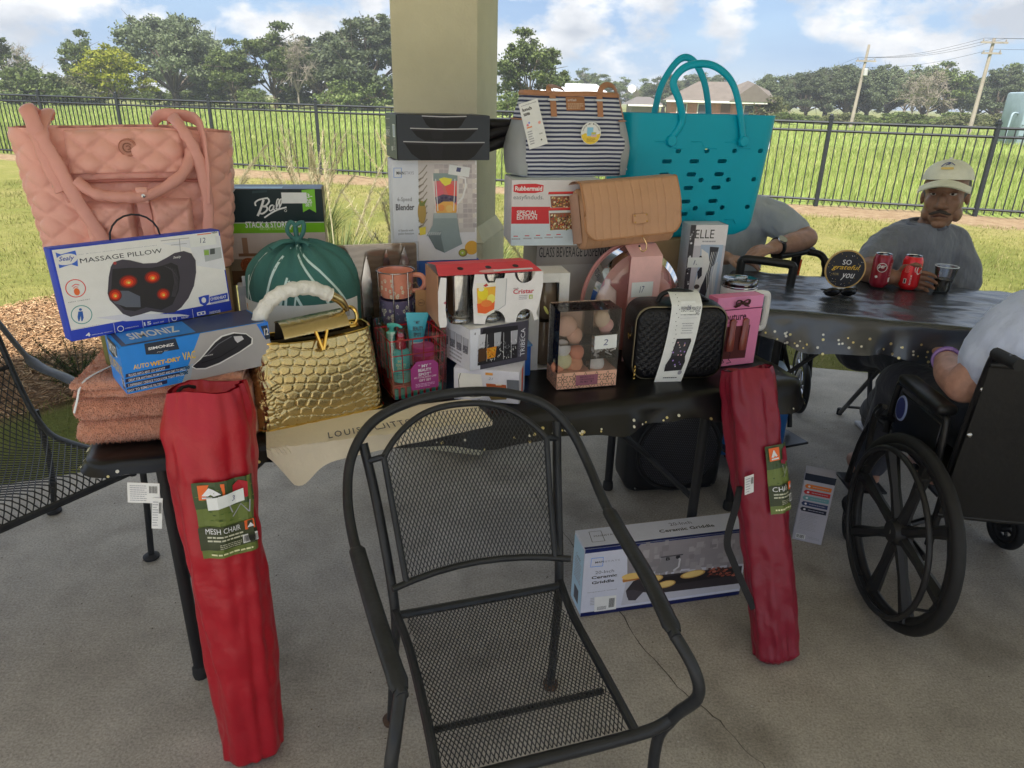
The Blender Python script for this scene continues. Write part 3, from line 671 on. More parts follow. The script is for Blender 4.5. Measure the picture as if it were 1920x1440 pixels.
for i, (s_, x1) in enumerate((('PLUGS INTO ANY 12V SOCKET', 975), ('GREAT FOR ANYTHING FROM DUST AND DIRT TO SPILLS', 1108), ('2 DIFFERENT CREVICE TOOLS FOR TIGHT SPACES', 1094), ('EASY TO REMOVE FILTER', 955))):
    y = 1118+i*36; sl_ = (x1-690)*-.235
    P.G([(690,y+18),(x1,y+18+sl_),(x1,y-8+sl_),(690,y-8)], ink(30,40,70)); a, b = P.q(712, y+12); e, f = P.q(x1-30, y+12+sl_+14)
    P.text(s_, a, b, e, b+.055, WHT, .01)
for i in range(9):
    for j in range(10): P.O(1130-j*9-i*3+random.uniform(-1,1), 1040+i*13+j*4, 3.2, ink(110,165,225), n=6)
VAC = ink(40,40,46)
P.G([(1120,1060),(1180,1000),(1300,850),(1360,795),(1460,760),(1560,770),(1602,815),(1590,870),(1480,945),(1320,1040),(1215,1080),(1150,1080)], ink(205,205,210))
P.G([(1128,1056),(1190,1000),(1310,855),(1370,805),(1465,772),(1555,780),(1592,820),(1578,865),(1475,938),(1315,1030),(1215,1070),(1150,1072)], VAC)
P.G([(1455,800),(1520,795),(1530,825),(1475,860),(1460,835)], ink(180,180,186)); P.S([(1230,970),(1330,870),(1440,800)], 8, ink(90,90,98)); P.S([(1190,1030),(1330,980),(1470,890)], 6, ink(20,20,24)); P.T('SIMONIZ', 1205,980,1280,955, WHT, .02)
P.G([(1690,700),(1745,688),(1760,815),(1700,830)], ink(40,48,62)); P.T('12', 1700,790,1745,715, WHT, .02)
front(o, P, w, h)
P = PQ(d, h, (445,890), (630,905), (715,1255), (520,1190)); P.R(445,1200,640,890,BL); P.G([(480,895),(595,905),(605,985),(550,1020),(490,990)], ink(40,48,62)); P.T('SIMONIZ', 495,985,585,925, WHT, .02); P.T('AUTO WET-DRY VAC', 500,1095,650,1050, ink(235,165,60), .02)
P.G([(640,1140),(672,1150),(690,1225),(655,1218)], ink(40,48,62)); P.T('12', 650,1190,678,1155, WHT, .02); left(o, P, d, h)
P = Print(w, d); P.rect(.02,.03,.98,.97, ink(50,60,90)); P.rect(.05,.1,.5,.9, ink(45,120,205)); P.text('SIMONIZ', .1,.3,.42,.7, WHT, .02); top(o, P, w, d, h)

# massage pillow box
w, h, d = .372, .205, .045
o = carton('massage_pillow_box', 'white and blue massage pillow box with a dark pillow and glowing nodes printed on it', (-.977, 1.458, 1.0395, 47.3, w, h), d, sh(38,58,160), lean=3)
P = PQ(w, h, (90,220), (1365,60), (1505,660), (300,900)); NV = ink(35,62,165); P.rect(.012,.125,.988,.985, ink(212,213,222))
P.G([(930,170),(1368,105),(1430,360),(1210,330),(1150,200)], ink(190,192,200)); P.G([(1250,210),(1380,190),(1395,270),(1270,300)], ink(150,155,160)); P.G([(1255,215),(1290,212),(1295,250),(1258,252)], ink(120,150,70)); P.G([(1300,205),(1335,200),(1340,240),(1302,246)], ink(70,75,75)); P.S([(920,150),(1000,140),(1140,125)], 5, MGY); P.S([(1060,130),(1075,230)], 5, MGY); P.S([(1000,180),(1120,165)], 4, MGY)
P.R(1195,105,1300,85, ink(225,95,60)); P.T('NEW', 1308,92,1348,72, BLK, .02)
SB = ink(55,92,180); P.G([(138,245),(180,258),(240,240),(285,228),(305,290),(312,345),(262,330),(215,345),(175,360),(160,310)], SB); P.O(225,294,74, WHT, 40, rot=.1); P.T('Sealy', 172,320,275,262, ink(60,80,150), .015, .3)
P.T('car & home shiatsu multifunctional therapy', 312,262,895,178, ink(120,125,140)); P.T('MASSAGE PILLOW', 330,322,930,205, ink(40,42,52), 0)
PIL = [(575,310),(640,290),(700,295),(800,318),(900,312),(970,275),(1030,238),(1100,222),(1160,240),(1195,290),(1205,380),(1195,480),(1160,570),(1110,640),(1060,678),(1000,684),(880,670),(800,695),(730,712),(670,690),(620,640),(565,590),(545,540),(546,420),(556,345)]
P.G([(470,720),(700,690),(1100,690),(1180,700),(900,730),(700,745)], ink(185,185,195)); P.G(PIL, ink(62,58,68)); P.G([(570,360),(700,350),(860,350),(950,330),(1010,308),(1060,330),(1085,420),(1080,520),(1040,620),(960,660),(840,640),(760,670),(680,660),(620,610),(570,540)], ink(40,38,42))
for i in range(7): P.S([(960+i*14,335+i*3),(1020+i*8,360+i*12),(1045+i*4,450+i*8),(1030+i*4,560)], 2.5, ink(70,66,74))
P.G([(560,560),(600,610),(690,640),(800,640),(790,560),(700,520),(600,520)], ink(82,86,98)); P.T('Sealy', 1025,285,1080,255, WHT, .01, .3); P.O(585,318,12, ink(150,60,60))
for x, y, a, b in ((695,452,68,52),(875,418,62,50),(965,542,52,48),(602,552,48,50)):
    P.O(x, y, a, ink(96,34,30), b); P.O(x, y, a*.82, ink(150,38,26), b*.8); P.O(x, y+4, a*.55, ink(215,62,28), b*.55); P.O(x, y+5, a*.3, ink(250,120,50), b*.3); P.O(x+3, y+8, a*.13, ink(255,190,90), b*.13)
P.RG(305,505,66,7, ink(190,70,70)); P.O(315,530,20, ink(215,95,50), 28); P.RG(362,698,70,6, ink(60,130,130)); P.O(350,660,10, ink(40,80,150)); P.G([(335,675),(367,672),(378,720),(370,745),(362,745),(356,705),(348,745),(340,745),(332,715)], ink(40,80,150))
P.S([(275,492),(300,475),(330,480)], 6, ink(190,70,70)); P.S([(285,505),(302,492),(322,497)], 5, ink(190,70,70))
P.T('HEAT THERAPY', 258,612,418,580, ink(50,55,75), .01); P.T('MASSAGE THERAPY', 292,810,500,768, ink(50,55,75), .01)
P.G([(1235,565),(1280,550),(1315,545),(1318,600),(1290,632),(1250,610)], NV); P.O(1277,585,20, WHT, 24); P.G([(1320,560),(1455,528),(1462,575),(1325,605)], NV); P.T('OVERHEAT', 1330,590,1445,545, WHT, .02); P.T('PROTECTION', 1338,612,1445,585, NV, .02)
P.T('4', 405,862,432,828, WHT, .03); P.T('MASSAGE NODES', 447,850,600,815, WHT, .01); P.T('OPERATION', 695,802,792,775, WHT, .01); P.RG(660,800,22,6, WHT); P.T('15', 838,780,885,742, WHT, .03); P.T('SHUT OFF', 908,765,985,740, WHT, .01); P.T('RELIEF', 1118,725,1168,702, WHT, .01); P.RG(1062,722,20,5, WHT); P.T('CHARGER INCLUDED', 1330,692,1410,655, WHT, .01); P.R(1238,702,1295,665, WHT); P.R(1246,695,1287,673, NV); P.O(1266,685,8, WHT)
for x0 in (610, 820, 1015, 1200): P.S([(x0-5,760-(x0-610)*.18),(x0+12,835-(x0-610)*.18)], 3, WHT)
front(o, P, w, h)
q = P.q(1150,195); sticker(o, FM(w, h), q[0], q[1], .17, .13, '12', w, h)
MB().tube([(.13+.055*(1-math.cos(t_*math.pi/10)), .03, h+.052*math.sin(t_*math.pi/10)) for t_ in range(11)], .0022, 6).build('carry_handle', mat((.02,.02,.03), .4), o)

# jar set box
w, h, d = .293, .29, .12
o = carton('jar_set_box', 'dark green and lime jar set box standing at the back of the table', (-.879, 2.121, 1.003, 12, w, h), d, sh(140,126,112))
P = PQ(w, h, (140,235), (1280,330), (1310,1310), (200,1290)); P.rect(0,.655,1,1, ink(14,32,36)); P.rect(0,.535,1,.655, ink(98,150,22)); P.rect(0,.655,1,.664, ink(150,155,150))
P.G([(160,420),(160,360),(245,245),(330,250)], ink(160,156,160)); P.T('NEW', 185,358,240,305, BLK, .02, .4)
Bs = ink(205,205,215)
for pts, wd in (([(548,445),(542,410),(580,385),(640,375),(690,372)],18), ([(640,385),(600,480),(560,552)],26), ([(690,375),(700,410),(660,450),(625,455),(670,465),(668,500),(620,530),(590,525)],20), ([(745,450),(715,455),(695,490),(710,508),(738,490),(752,455),(745,495),(760,500)],16), ([(770,495),(800,440),(812,400),(795,395),(780,440),(780,490),(800,495)],14), ([(805,495),(835,440),(845,400),(828,398),(815,440),(815,490),(850,488),(890,482)],14), ([(635,575),(720,530),(800,500),(890,485)],18)):
    P.S([tuple(p)[:2] for p in spline([(a, b, 0) for a, b in pts], 5)], wd, Bs)
P.RG(878,518,13,4, Bs)
P.G([(1065,320),(1205,320),(1210,565),(1140,520),(1068,550)], ink(105,165,45)); P.T('3-', 1118,405,1175,365, Bs, .02); P.T('JAR', 1090,455,1172,420, Bs, .02); P.T('SET', 1098,492,1172,455, Bs, .02)
P.T('STACK & STORE JARS', 415,690,1035,640, Bs, .02); P.T('AIRTIGHT STACKABLE JARS', 575,715,930,690, ink(170,195,130))
P.R(200,1000,1310,775, ink(165,152,148)); P.R(365,950,420,775, ink(130,100,82)); P.R(310,975,530,950, ink(110,80,62)); P.R(200,1290,1310,1160, ink(96,70,50)); P.O(420,1075,95, ink(132,72,44), 90)
for _ in range(70): P.O(420+random.uniform(-80,80), 1080+random.uniform(-65,65), 7, random.choice((ink(165,95,58),ink(110,56,34),ink(150,85,50))), n=6)
P.G([(280,1210),(400,1180),(520,1200),(500,1240),(330,1250)], ink(80,60,52)); P.R(195,980,235,778, ink(40,36,40)); P.O(640,1080,80, ink(175,140,80), 95)
for i in range(14): P.S([(520+i*12,310),(522+i*12,285)], 6, ink(46,66,72))
front(o, P, w, h); q = P.q(845,440); sticker(o, FM(w, h), q[0], q[1], .25, .11, '', w, h)
P = Print(d, h); P.rect(0,.66,1,1, ink(70,64,60)); P.rect(0,.54,1,.66, ink(130,150,80)); P.rect(0,0,1,.53, ink(150,138,122)); P.text('Ball', .2,.72,.75,.92, ink(170,165,160), .02, .3); right(o, P, w, d, h)
P = Print(w, d); P.rect(.01,.02,.99,.98, ink(40,70,105)); P.rect(.05,.1,.6,.5, ink(120,160,190)); top(o, P, w, d, h)

# blender box
w, h, d = .271, .317, .13
o = carton('blender_box', 'white blender box with fruit filled blender picture, under the frying pan box', (-.392, 2.267, 1.058, 15, w, h), d, sh(188,188,200))
P = PQ(w, h, (733,300), (896,300), (893,492), (741,452+40)); P.R(783,492,896,300, ink(178,172,170)); P.R(741,492,783,300, ink(186,190,208)); P.rect(.98,0,1,1, ink(200,200,206))
for i in range(9):
    for j in range(13):
        c_ = random.choice(((168,160,160),(182,176,174),(190,184,178),(158,150,152))); P.R(814+i*9.1, 316+j*9.6, 822.4+i*9.1, 308+j*9.6, ink(*c_))
P.R(783,492,894,440, ink(196,194,198))
for i in range(9): P.S([(784,328+i*13),(792,320+i*13),(800,309+i*13)], 2, ink(130,122,112)); P.S([(784,338+i*13),(793,333+i*13)], 2.5, ink(88,78,66))
P.O(790,400,8, ink(150,125,70), 22); P.G([(784,372),(790,382),(800,374),(794,388),(786,388)], ink(100,110,60))
G_ = ink(205,205,208); P.G([(812,325),(858,325),(862,330),(858,402),(816,402),(809,335)], ink(190,184,182)); P.G([(814,334),(857,334),(856,400),(817,400)], ink(185,100,98))
P.R(812,340,858,325, ink(120,135,135)); P.G([(822,336),(832,333),(848,336),(844,346),(834,350),(828,344)], ink(215,190,70)); P.G([(815,343),(826,345),(832,364),(824,372),(816,368)], ink(190,90,105)); P.G([(834,352),(846,346),(856,352),(856,370),(842,372)], ink(205,85,80)); P.G([(815,372),(830,366),(856,370),(855,382),(840,386),(817,384)], ink(78,70,88)); P.G([(817,388),(830,380),(848,380),(856,388),(855,402),(818,402)], ink(220,150,80)); P.O(827,392,6, ink(210,130,70)); P.O(842,394,7, ink(225,165,100))
for _ in range(12): P.O(random.uniform(819,853), random.uniform(370,381), 2.4, random.choice((ink(60,50,80),ink(95,85,110))), n=8)
P.S([(862,333),(873,335),(874,350),(868,372),(858,384)], 3.5, ink(200,198,202)); P.S([(816,336),(820,398)], 1.5, G_); P.S([(853,336),(850,398)], 1.5, G_)
P.G([(812,402),(855,402),(862,448),(866,462),(832,478),(812,440),(798,446),(810,425)], ink(126,138,140)); P.G([(800,442),(826,436),(826,450),(832,478),(815,470)], ink(100,110,112)); P.G([(812,402),(855,402),(857,412),(813,412)], ink(146,156,158))
for i in range(6): P.S([(802+i*4,444),(805+i*4,438)], 1.4, ink(190,195,196))
P.O(884,470,14, ink(222,150,62), 14); P.O(867,479,9, ink(128,110,60), 8); P.O(866,479,6, ink(150,165,70), 5.5); P.O(866,479,2, ink(215,215,180)); P.G([(785,430),(797,427),(797,442),(786,444)], ink(215,180,70))
P.S([(738,333),(738,315),(752,315),(752,333)], 1.2, ink(70,120,190), True); P.T('MAIN', 743,327.5,757,321.5, BLK, .01); P.T('STAYS', 758,327.5,775,321.5, ink(120,120,135))
P.T('6-Speed', 745,381,771,371, ink(80,80,95)); P.T('Blender', 742,396,776,384, BLK, .02); P.T('6 Speeds with', 747,437,774,432, DGY); P.T('pulse function', 747,443,775,438, DGY)
front(o, P, w, h); q = P.q(840,327); sticker(o, FM(w, h), q[0], q[1], .25, .095, '-', w, h, -.14)
P = Print(w, d); P.rect(.02,.03,.98,.97, ink(120,120,135)); top(o, P, w, d, h)

# frying pan box with three real handles
w, h, d = .293, .132, .20
o = carton('frying_pan_box', 'black three pan box with handles sticking out, on the blender box', (-.365, 2.224, 1.378, 19, w, h), d, sh(26,30,36, rough=.35))
P = PQ(w, h, (470,215), (1640,245), (1640,780), (480,795)); P.rect(.005,.01,.995,.99, ink(44,48,56))
for xa, xb, yt, yb in ((800,1355,240,400),(650,1490,390,545),(560,1575,555,790)):
    P.G([(xa,yt),(xb,yt+12),(xb-.12*(xb-xa),yb-.25*(yb-yt)),(xb-.2*(xb-xa),yb),(xa+.22*(xb-xa),yb),(xa+.1*(xb-xa),yb-.35*(yb-yt))], ink(13,12,17)); P.S([(xa,yt),(.5*(xa+xb),yt+14),(xb,yt+10)], 12, ink(150,150,155)); P.S([(xa+20,yt+22),(.5*(xa+xb),yt+34),(xb-20,yt+28)], 14, ink(30,30,36)); P.G([(xa+.3*(xb-xa),yt+40),(xa+.5*(xb-xa),yt+44),(xa+.48*(xb-xa),yb-20),(xa+.34*(xb-xa),yb-25)], ink(20,19,26))
front(o, P, w, h)
P = PQ(d, h, (150,185), (460,235), (470,795), (160,735)); P.rect(.01,.01,.99,.99, ink(58,70,84)); P.T('KARAT', 170,310,275,270, ink(96,92,92)); P.T('3', 165,475,187,400, Bs, .02); P.T('NONSTICK', 192,428,275,405, Bs, .02); P.T('FRYPANS', 192,462,262,435, Bs, .02); P.L(190,488,290,470,1,MGY); P.R(165,588,260,505, ink(120,104,92)); P.S([(170,265),(285,270)], 4, MGY); P.S([(165,370),(285,378)], 3, MGY)
for i in range(3): P.R(172+i*30,578,194+i*30,518, ink(58,70,84))
P.R(362,500,425,355, ink(190,200,215)); P.R(370,490,417,365, ink(150,160,178)); P.L(385,610,430,515,6,MGY); P.R(320,670,345,620, ink(180,185,190)); P.L(350,660,435,620,3,MGY); left(o, P, d, h)
P = Print(w, d); P.rect(.01,.02,.99,.98, ink(48,52,60)); top(o, P, w, d, h)
HD = mat((.012,.011,.014), .42, var=.1)
for zz, r0_, rise in ((.108, .015, -.003), (.070, .018, .02), (.030, .019, .028)):
    pts = spline([(w-.02,.08,zz), (w+.015,.08,zz+rise*.2), (w+.06,.08,zz+rise*.75), (w+.10,.08,zz+rise), (w+.125,.08,zz+rise)], 5)
    k = len(pts); MB().tube(pts, [r0_*(.8+.35*math.sin(i/(k-1)*2.6)) for i in range(k-1)]+[r0_*.4], 10, flat=.95).build('pan_handle', HD, o)

# beverage dispenser box, food container box
w, h, d = .31, .372, .20
o = carton('dispenser_box', 'grey glass beverage dispenser box carrying the food container box', (.071, 2.321, .752, 12, w, h), d, sh(118,112,108))
P = PQ(w, h, (1003,475), (1180,485), (1180,650), (1003,650)); P.rect(0,0,1,1, ink(135,128,122)); P.T('GLASS BEVERAGE DISPENSER', 1008,500,1152,492, ink(26,26,30)); P.R(1003,650,1180,520, ink(150,146,142)); front(o, P, w, h)
P = Print(d, h); P.rect(.01,0,.99,1, ink(122,114,106)); left(o, P, d, h)
w, h, d = .29, .203, .17
o = carton('food_container_box', 'white and red food container box under the striped bag', (-.015, 2.235, 1.1255, 9, w, h), d, sh(186,184,188))
P = PQ(w, h, (105,165), (1010,185), (1010,868), (103,830)); P.rect(0,.0,1,.36, ink(178,190,206)); P.rect(0,.6,1,1, ink(186,184,186)); P.rect(0,.34,1,.6, RED)
P.G([(120,215),(180,207),(330,206),(410,222),(408,285),(330,300),(180,298),(120,282)], RED); P.T('Rubbermaid', 135,272,397,232, ink(215,212,215), .03); P.T('easyfinduds.', 120,370,415,322, ink(100,104,112)); P.T('SPECIAL', 155,516,357,476, ink(215,210,212), .02); P.T('EDITION', 157,564,355,524, ink(215,210,212), .02)
def food(x0, y0, x1, y1, n, pal):
    P.G([(x0,y0),(x1,y0),(x1-.06*(x1-x0),y1),(x0+.06*(x1-x0),y1)], ink(186,190,190)); P.G([(x0+8,y0+.12*(y1-y0)),(x1-8,y0+.12*(y1-y0)),(x1-.08*(x1-x0),y1-6),(x0+.08*(x1-x0),y1-6)], ink(120,80,60))
    for _ in range(n):
        x, y = random.uniform(x0+.1*(x1-x0), x1-.1*(x1-x0)), random.uniform(y0+.2*(y1-y0), y1-8); P.O(x, y, random.uniform(7,15), ink(*random.choice(pal)), random.uniform(4,9), 7, random.uniform(0,3))
    P.G([(x0-12,y0-2),(x1+12,y0-2),(x1+8,y0-28),(x0-8,y0-28)], ink(190,55,52)); P.S([(x0-8,y0-6),(x1+8,y0-6)], 5, ink(140,36,38))
pal = ((150,60,45),(90,40,45),(190,150,90),(180,170,130),(100,110,50),(170,110,50),(70,60,50),(200,190,160))
food(470,318,770,458,85,pal); food(470,482,745,690,130,pal); food(740,515,850,600,25,pal); food(735,628,820,715,25,pal); food(835,640,980,715,25,((120,125,70),(160,150,90),(90,100,60)))
for i, x in enumerate((150,262,372,478,580)): P.R(x-22,738,x+22,730, ink(170,60,70)); P.L(x-40,775,x+45,750,1,MGY)
P.T('26', 740,795,832,742, RED, .03); P.T('PIECES', 852,782,1000,752, ink(95,60,70)); front(o, P, w, h)
P = Print(w, d); P.rect(.01,.02,.99,.98, ink(190,200,215)); top(o, P, w, d, h)

# tumbler boxes: patterned drinking glass box on a rocks glass box
w, h, d = .19, .099, .11
o = carton('glass_set_box', 'white four glass box under the black and white tumbler box', (-.167, 1.852, .752, -8.1, w, h), d, sh(186,186,198))
P = PQ(w, h, (915,655), (1585,700), (1565,1065), (915,1015)); P.G([(960,720),(990,715),(1190,730),(1205,850),(1195,990),(1100,1000),(985,985),(965,850)], ink(200,200,208)); P.S([(985,718),(965,800),(970,900),(985,960),(1100,985),(1190,975)], 7, DGY); P.S([(990,940),(1100,960),(1195,945)], 4, MGY); P.T('4', 938,980,976,935, BLK, .02); P.T('PIECE', 930,1012,990,995, MGY); P.T('10 oz dof glass', 1155,1040,1308,1015, DGY)
P.G([(1240,830),(1440,845),(1450,990),(1300,1015),(1255,960)], ink(150,75,40)); P.G([(1260,960),(1450,975),(1440,1008),(1290,1015)], ink(95,80,50)); P.G([(1335,835),(1400,835),(1395,850),(1340,850)], ink(200,190,180)); P.G([(1450,785),(1575,790),(1570,1000),(1455,985)], ink(92,96,106)); P.T('21', 1265,790,1310,765, ink(120,125,150), 0, .2); P.R(1235,735,1310,712, ink(200,140,70)); P.R(1208,860,1210,830, BLK)
front(o, P, w, h); P = Print(d, h); P.rect(.0,0,.35,1, ink(196,196,204)); P.poly([(.35,.1),(.62,.1),(.62,.95),(.35,.95)], ink(205,80,45)); P.poly([(.66,.05),(.96,.05),(.96,.95),(.66,.95)], ink(150,165,190)); right(o, P, w, d, h)
w, h, d = .19, .122, .17
o = carton('tumbler_box', 'black and white crystal tumbler box stacked on the four glass box', (-.118, 1.819, .852, 33, w, h), d, sh(186,188,198))
P = PQ(w, h, (1090,345), (1705,262), (1700,650), (1105,745)); P.rect(.17,.0,1,1, ink(60,58,70)); P.G([(1230,335),(1595,310),(1595,620),(1180,690),(1185,480)], ink(28,28,34))
for i, x in enumerate((1180,1265,1345,1440,1520)):
    P.G([(x,395-i*8),(x+75,385-i*8),(x+68,520-i*8),(x+5,525-i*8)], ink(*((176,176,184),(36,36,42),(150,152,160),(34,34,40),(150,150,158))[i])); P.S([(x+6,400-i*8),(x+10,660-i*9)], 4, ink(190,190,196))
    for k in range(26):
        a, b = x+random.uniform(0,78), random.uniform(480,640)-i*9; P.S([(a,b),(a+random.uniform(-18,18),b+random.uniform(-26,26))], 4, ink(*random.choice(((200,200,206),(120,120,128),(60,60,66)))))
P.G([(1180,535),(1268,522),(1262,640),(1185,655)], ink(70,48,34)); P.G([(1268,525),(1372,505),(1360,610),(1275,628)], ink(190,120,30))
for k in range(30): a, b = random.uniform(1275,1365), random.uniform(525,612); P.S([(a,b),(a+random.uniform(-14,14),b+random.uniform(-16,16))], 5, ink(*random.choice(((235,175,60),(140,80,20),(80,50,20)))))
P.T('TRIBECA', 0,0,1,1, ink(0,0,0)) if 0 else None
a = P.q(1628,610); b = P.q(1676,335); vs_, fs_ = text_mesh('TRIBECA', 0, 0); P._add(np.stack([a[0]+(1-vs_[:,1])*(b[0]-a[0]), a[1]+vs_[:,0]*(b[1]-a[1])], 1), fs_, ink(190,190,200))
a = P.q(1610,615); b = P.q(1624,420); vs_, fs_ = text_mesh('SET OF 4 TUMBLERS', 0, 0); P._add(np.stack([a[0]+(1-vs_[:,1])*(b[0]-a[0]), a[1]+vs_[:,0]*(b[1]-a[1])], 1), fs_, ink(130,130,140))
P.T('4', 1132,398,1152,370, DGY); front(o, P, w, h)
P = PQ(d, h, (750,210), (1090,345), (1105,745), (760,560)); P.rect(0,0,1,1, ink(188,190,200))
for i in range(4):
    x = 770+i*80; y = 310+i*33; P.G([(x,y),(x+65,y+22),(x+62,y+165),(x+5,y+145)], ink(160,162,172)); P.G([(x+3,y+75),(x+63,y+95),(x+61,y+163),(x+6,y+143)], ink(100,102,112)); P.S([(x,y),(x+5,y+145),(x+62,y+165),(x+65,y+22)], 4, DGY)
    for _ in range(14): a, b = x+random.uniform(5,60), y+random.uniform(85,150); P.S([(a,b),(a+random.uniform(-9,9),b+random.uniform(-14,14))], 3, ink(*random.choice(((190,190,196),(60,60,66)))))
P.L(850,590,1000,560,3,MGY); left(o, P, d, h)
P = Print(w, d); P.rect(.0,.0,1,1, ink(205,207,216)); P.line([(0,.5),(1,.5)], .004, MGY); top(o, P, w, d, h)

# griddle box on the floor
w, h, d = .571, .262, .105
o = carton('griddle_box', 'white ceramic griddle box standing on the floor under the table', (.241, 1.825, .001, 13.4, w, h), d, sh(176,178,192, 1.7))
P = PQ(w, h, (200,395), (1215,290), (1240,800), (140,990)); K7 = 1.7; i7 = lambda *c: ink(*c, k=1.7)
P.rect(0,0,1,1, i7(172,174,188)); P.rect(0,.945,1,1, i7(22,32,80)); P.rect(0,0,1,.06, i7(18,26,70)); P.G([(560,365),(1215,300),(1225,560),(480,640),(475,460)], i7(120,116,120)); P.G([(480,600),(1225,540),(1232,745),(440,880)], i7(160,160,170))
for _ in range(60):
    x, y = random.uniform(500,1190), random.uniform(330,600); P.R(x,y,x+random.uniform(15,50),y+random.uniform(20,60), i7(*random.choice(((128,124,128),(112,108,112),(136,132,136)))))
P.S([(230,535),(240,465),(318,458),(312,528)], 5, i7(70,120,190), True); P.T('MAIN', 262,506,322,484, BLK, .01); P.T('STAYS', 328,500,428,475, i7(120,120,135)); P.T('20-Inch', 260,597,390,555, i7(70,72,86)); P.T('Ceramic', 233,640,410,592, BLK, .03); P.T('Griddle', 233,685,392,638, BLK, .03); P.T('temperature control', 200,765,408,725, DGY); P.L(215,880,255,800,5,MGY)
P.G([(250,800),(405,785),(405,915),(245,940)], i7(190,190,196)); P.bars(*P.q(345,915), *P.q(400,795), BLK); P.L(265,925,335,880,4,DGY)
P.G([(445,650),(475,600),(540,588),(578,605),(575,645),(450,672)], i7(176,128,72)); P.O(510,618,64, i7(205,160,95), 22); P.S([(448,660),(575,640)], 8, i7(140,90,50))
P.G([(470,745),(520,660),(600,625),(830,600),(1215,555),(1225,700),(700,770),(590,760),(540,830),(495,832),(480,800)], i7(46,42,46)); P.G([(560,665),(830,612),(1215,565),(1220,625),(830,690),(640,720)], i7(32,29,33)); P.G([(470,745),(520,735),(590,755),(540,832),(490,832)], i7(62,58,64))
for x, y, a in ((655,645,60),(910,612,80),(740,692,62)): P.O(x, y, a, i7(165,128,72), 26, rot=.08); P.O(x, y-2, a*.85, i7(200,165,105), 20, rot=.08)
for _ in range(45): P.O(random.uniform(1010,1210), random.uniform(565,635), random.uniform(8,18), i7(*random.choice(((120,62,50),(70,40,36),(150,90,75)))), random.uniform(5,9), 7)
P.G([(660,600),(705,470),(820,455),(830,560),(770,575),(700,600)], i7(110,108,112)); P.S([(790,470),(815,490),(812,550),(780,580)], 12, i7(160,160,164)); P.T('B', 725,498,752,470, BLK, .03); P.O(800,470,14, i7(40,40,44)); P.S([(690,470),(830,452)], 8, i7(70,68,72))
front(o, P, w, h)
P = PQ(w, d, (135,275), (1110,170), (1110,265), (200,365)); P.rect(.0,0,1,1, i7(178,180,192)); P.rect(0,0,1,.1, i7(22,32,80)); P.S([(218,282),(288,275),(308,325),(238,332)], 4, DGY, True); P.T('MAINSTAYS', 250,308,380,286, DGY); P.T('20-Inch', 695,248,822,218, i7(70,72,86)); P.T('Ceramic Griddle', 622,284,938,235, BLK, .02); top(o, P, w, d, h)
P = Print(d, h); P.rect(.03,.03,.97,.97, i7(150,175,210)); P.text('Ceramic', .3,.72,.7,.78, DGY); P.lines(.2,.4,.8,.7,8,MGY); P.rect(.3,.1,.7,.3, DGY); left(o, P, d, h)

# tall box with coloured stripes on the floor
w, h, d = .105, .30, .06
o = carton('supplement_box', 'tall white box with coloured stripes standing on the concrete', (1.104, 2.3, .001, -22, w, h), d, sh(150,148,158, 1.6), lean=-3)
P = PQ(w, h, (172,612), (300,612+15), (225,915), (108,885)); P.rect(0,0,1,1, ink(158,156,166)); P.rect(0,.9,1,1, ink(34,40,54))
for i, c_ in enumerate(((190,105,45),(165,45,50),(95,140,145),(44,56,92),(30,34,52))): P.rect(.1,.79-i*.085,.93,.85-i*.085, ink(*c_)); P.circ(.12,.82-i*.085,.06, ink(*c_)); P.circ(.2,.82-i*.085,.04, WHT); P.lines(.32,.81-i*.085,.85,.83-i*.085,1,ink(150,150,160))
P.lines(.1,.17,.7,.42,11,MGY,.35); P.bars(.1,.03,.42,.1, BLK); P.lines(.5,.05,.9,.09,2,MGY); front(o, P, w, h)

# slim iron box
w, h, d = .135, .42, .085
o = carton('hair_iron_box', 'white hair styling iron box with a silver wavy picture beside the teal tote', (.603, 2.44, .752, 8, w, h), d, sh(176,174,182))
P = PQ(w, h, (922,-120), (1370,-95), (1350,760), (905,760)); P.rect(.0,0,.14,1, ink(52,50,56)); P.rect(.14,0,1,1, ink(172,170,178)); P.rect(.14,.83,1,1, ink(196,194,200))
for _ in range(60): P.O(random.uniform(905,965), random.uniform(-90,740), random.uniform(6,14), random.choice((ink(190,190,196),ink(20,20,24),ink(120,120,126))), n=7)
P.T('ELLE', 985,-20,1215,-70, BLK, .0); P.L(1080,18,1240,5,1,MGY)
P.G([(1068,30),(1340,45),(1310,560),(1010,560),(1040,300),(1075,150)], ink(150,165,185)); P.G([(1180,50),(1290,60),(1240,260),(1190,420),(1160,560),(1060,560),(1130,330),(1190,170)], ink(46,48,56)); P.G([(1080,60),(1170,100),(1200,180),(1150,300),(1080,420),(1040,520),(1020,540),(1045,300),(1100,180)], ink(205,212,225)); P.G([(1230,200),(1300,160),(1290,400),(1200,520)], ink(176,180,188)); P.O(1080,125,18, ink(24,24,30), 22); P.G([(1060,230),(1110,180),(1120,260),(1075,290)], ink(40,40,48)); P.O(1072,342,34, ink(70,64,66), 28); P.G([(1045,400),(1090,440),(1060,520),(1020,530)], ink(60,62,72))
for k in range(5): P.S([(1210+k*20,90),(1180+k*18,260),(1215+k*14,420),(1160+k*25,545)], 6, ink(*random.choice(((220,225,235),(90,95,105),(150,155,165)))))
front(o, P, w, h); q = P.q(880,190); sticker(o, FM(w, h), .02, q[1], .42, .085, '1.', w, h)
P = Print(d, h); P.rect(0,0,1,1, ink(120,120,118)); P.rect(.2,.05,.8,.95, ink(140,142,140)); right(o, P, w, d, h)

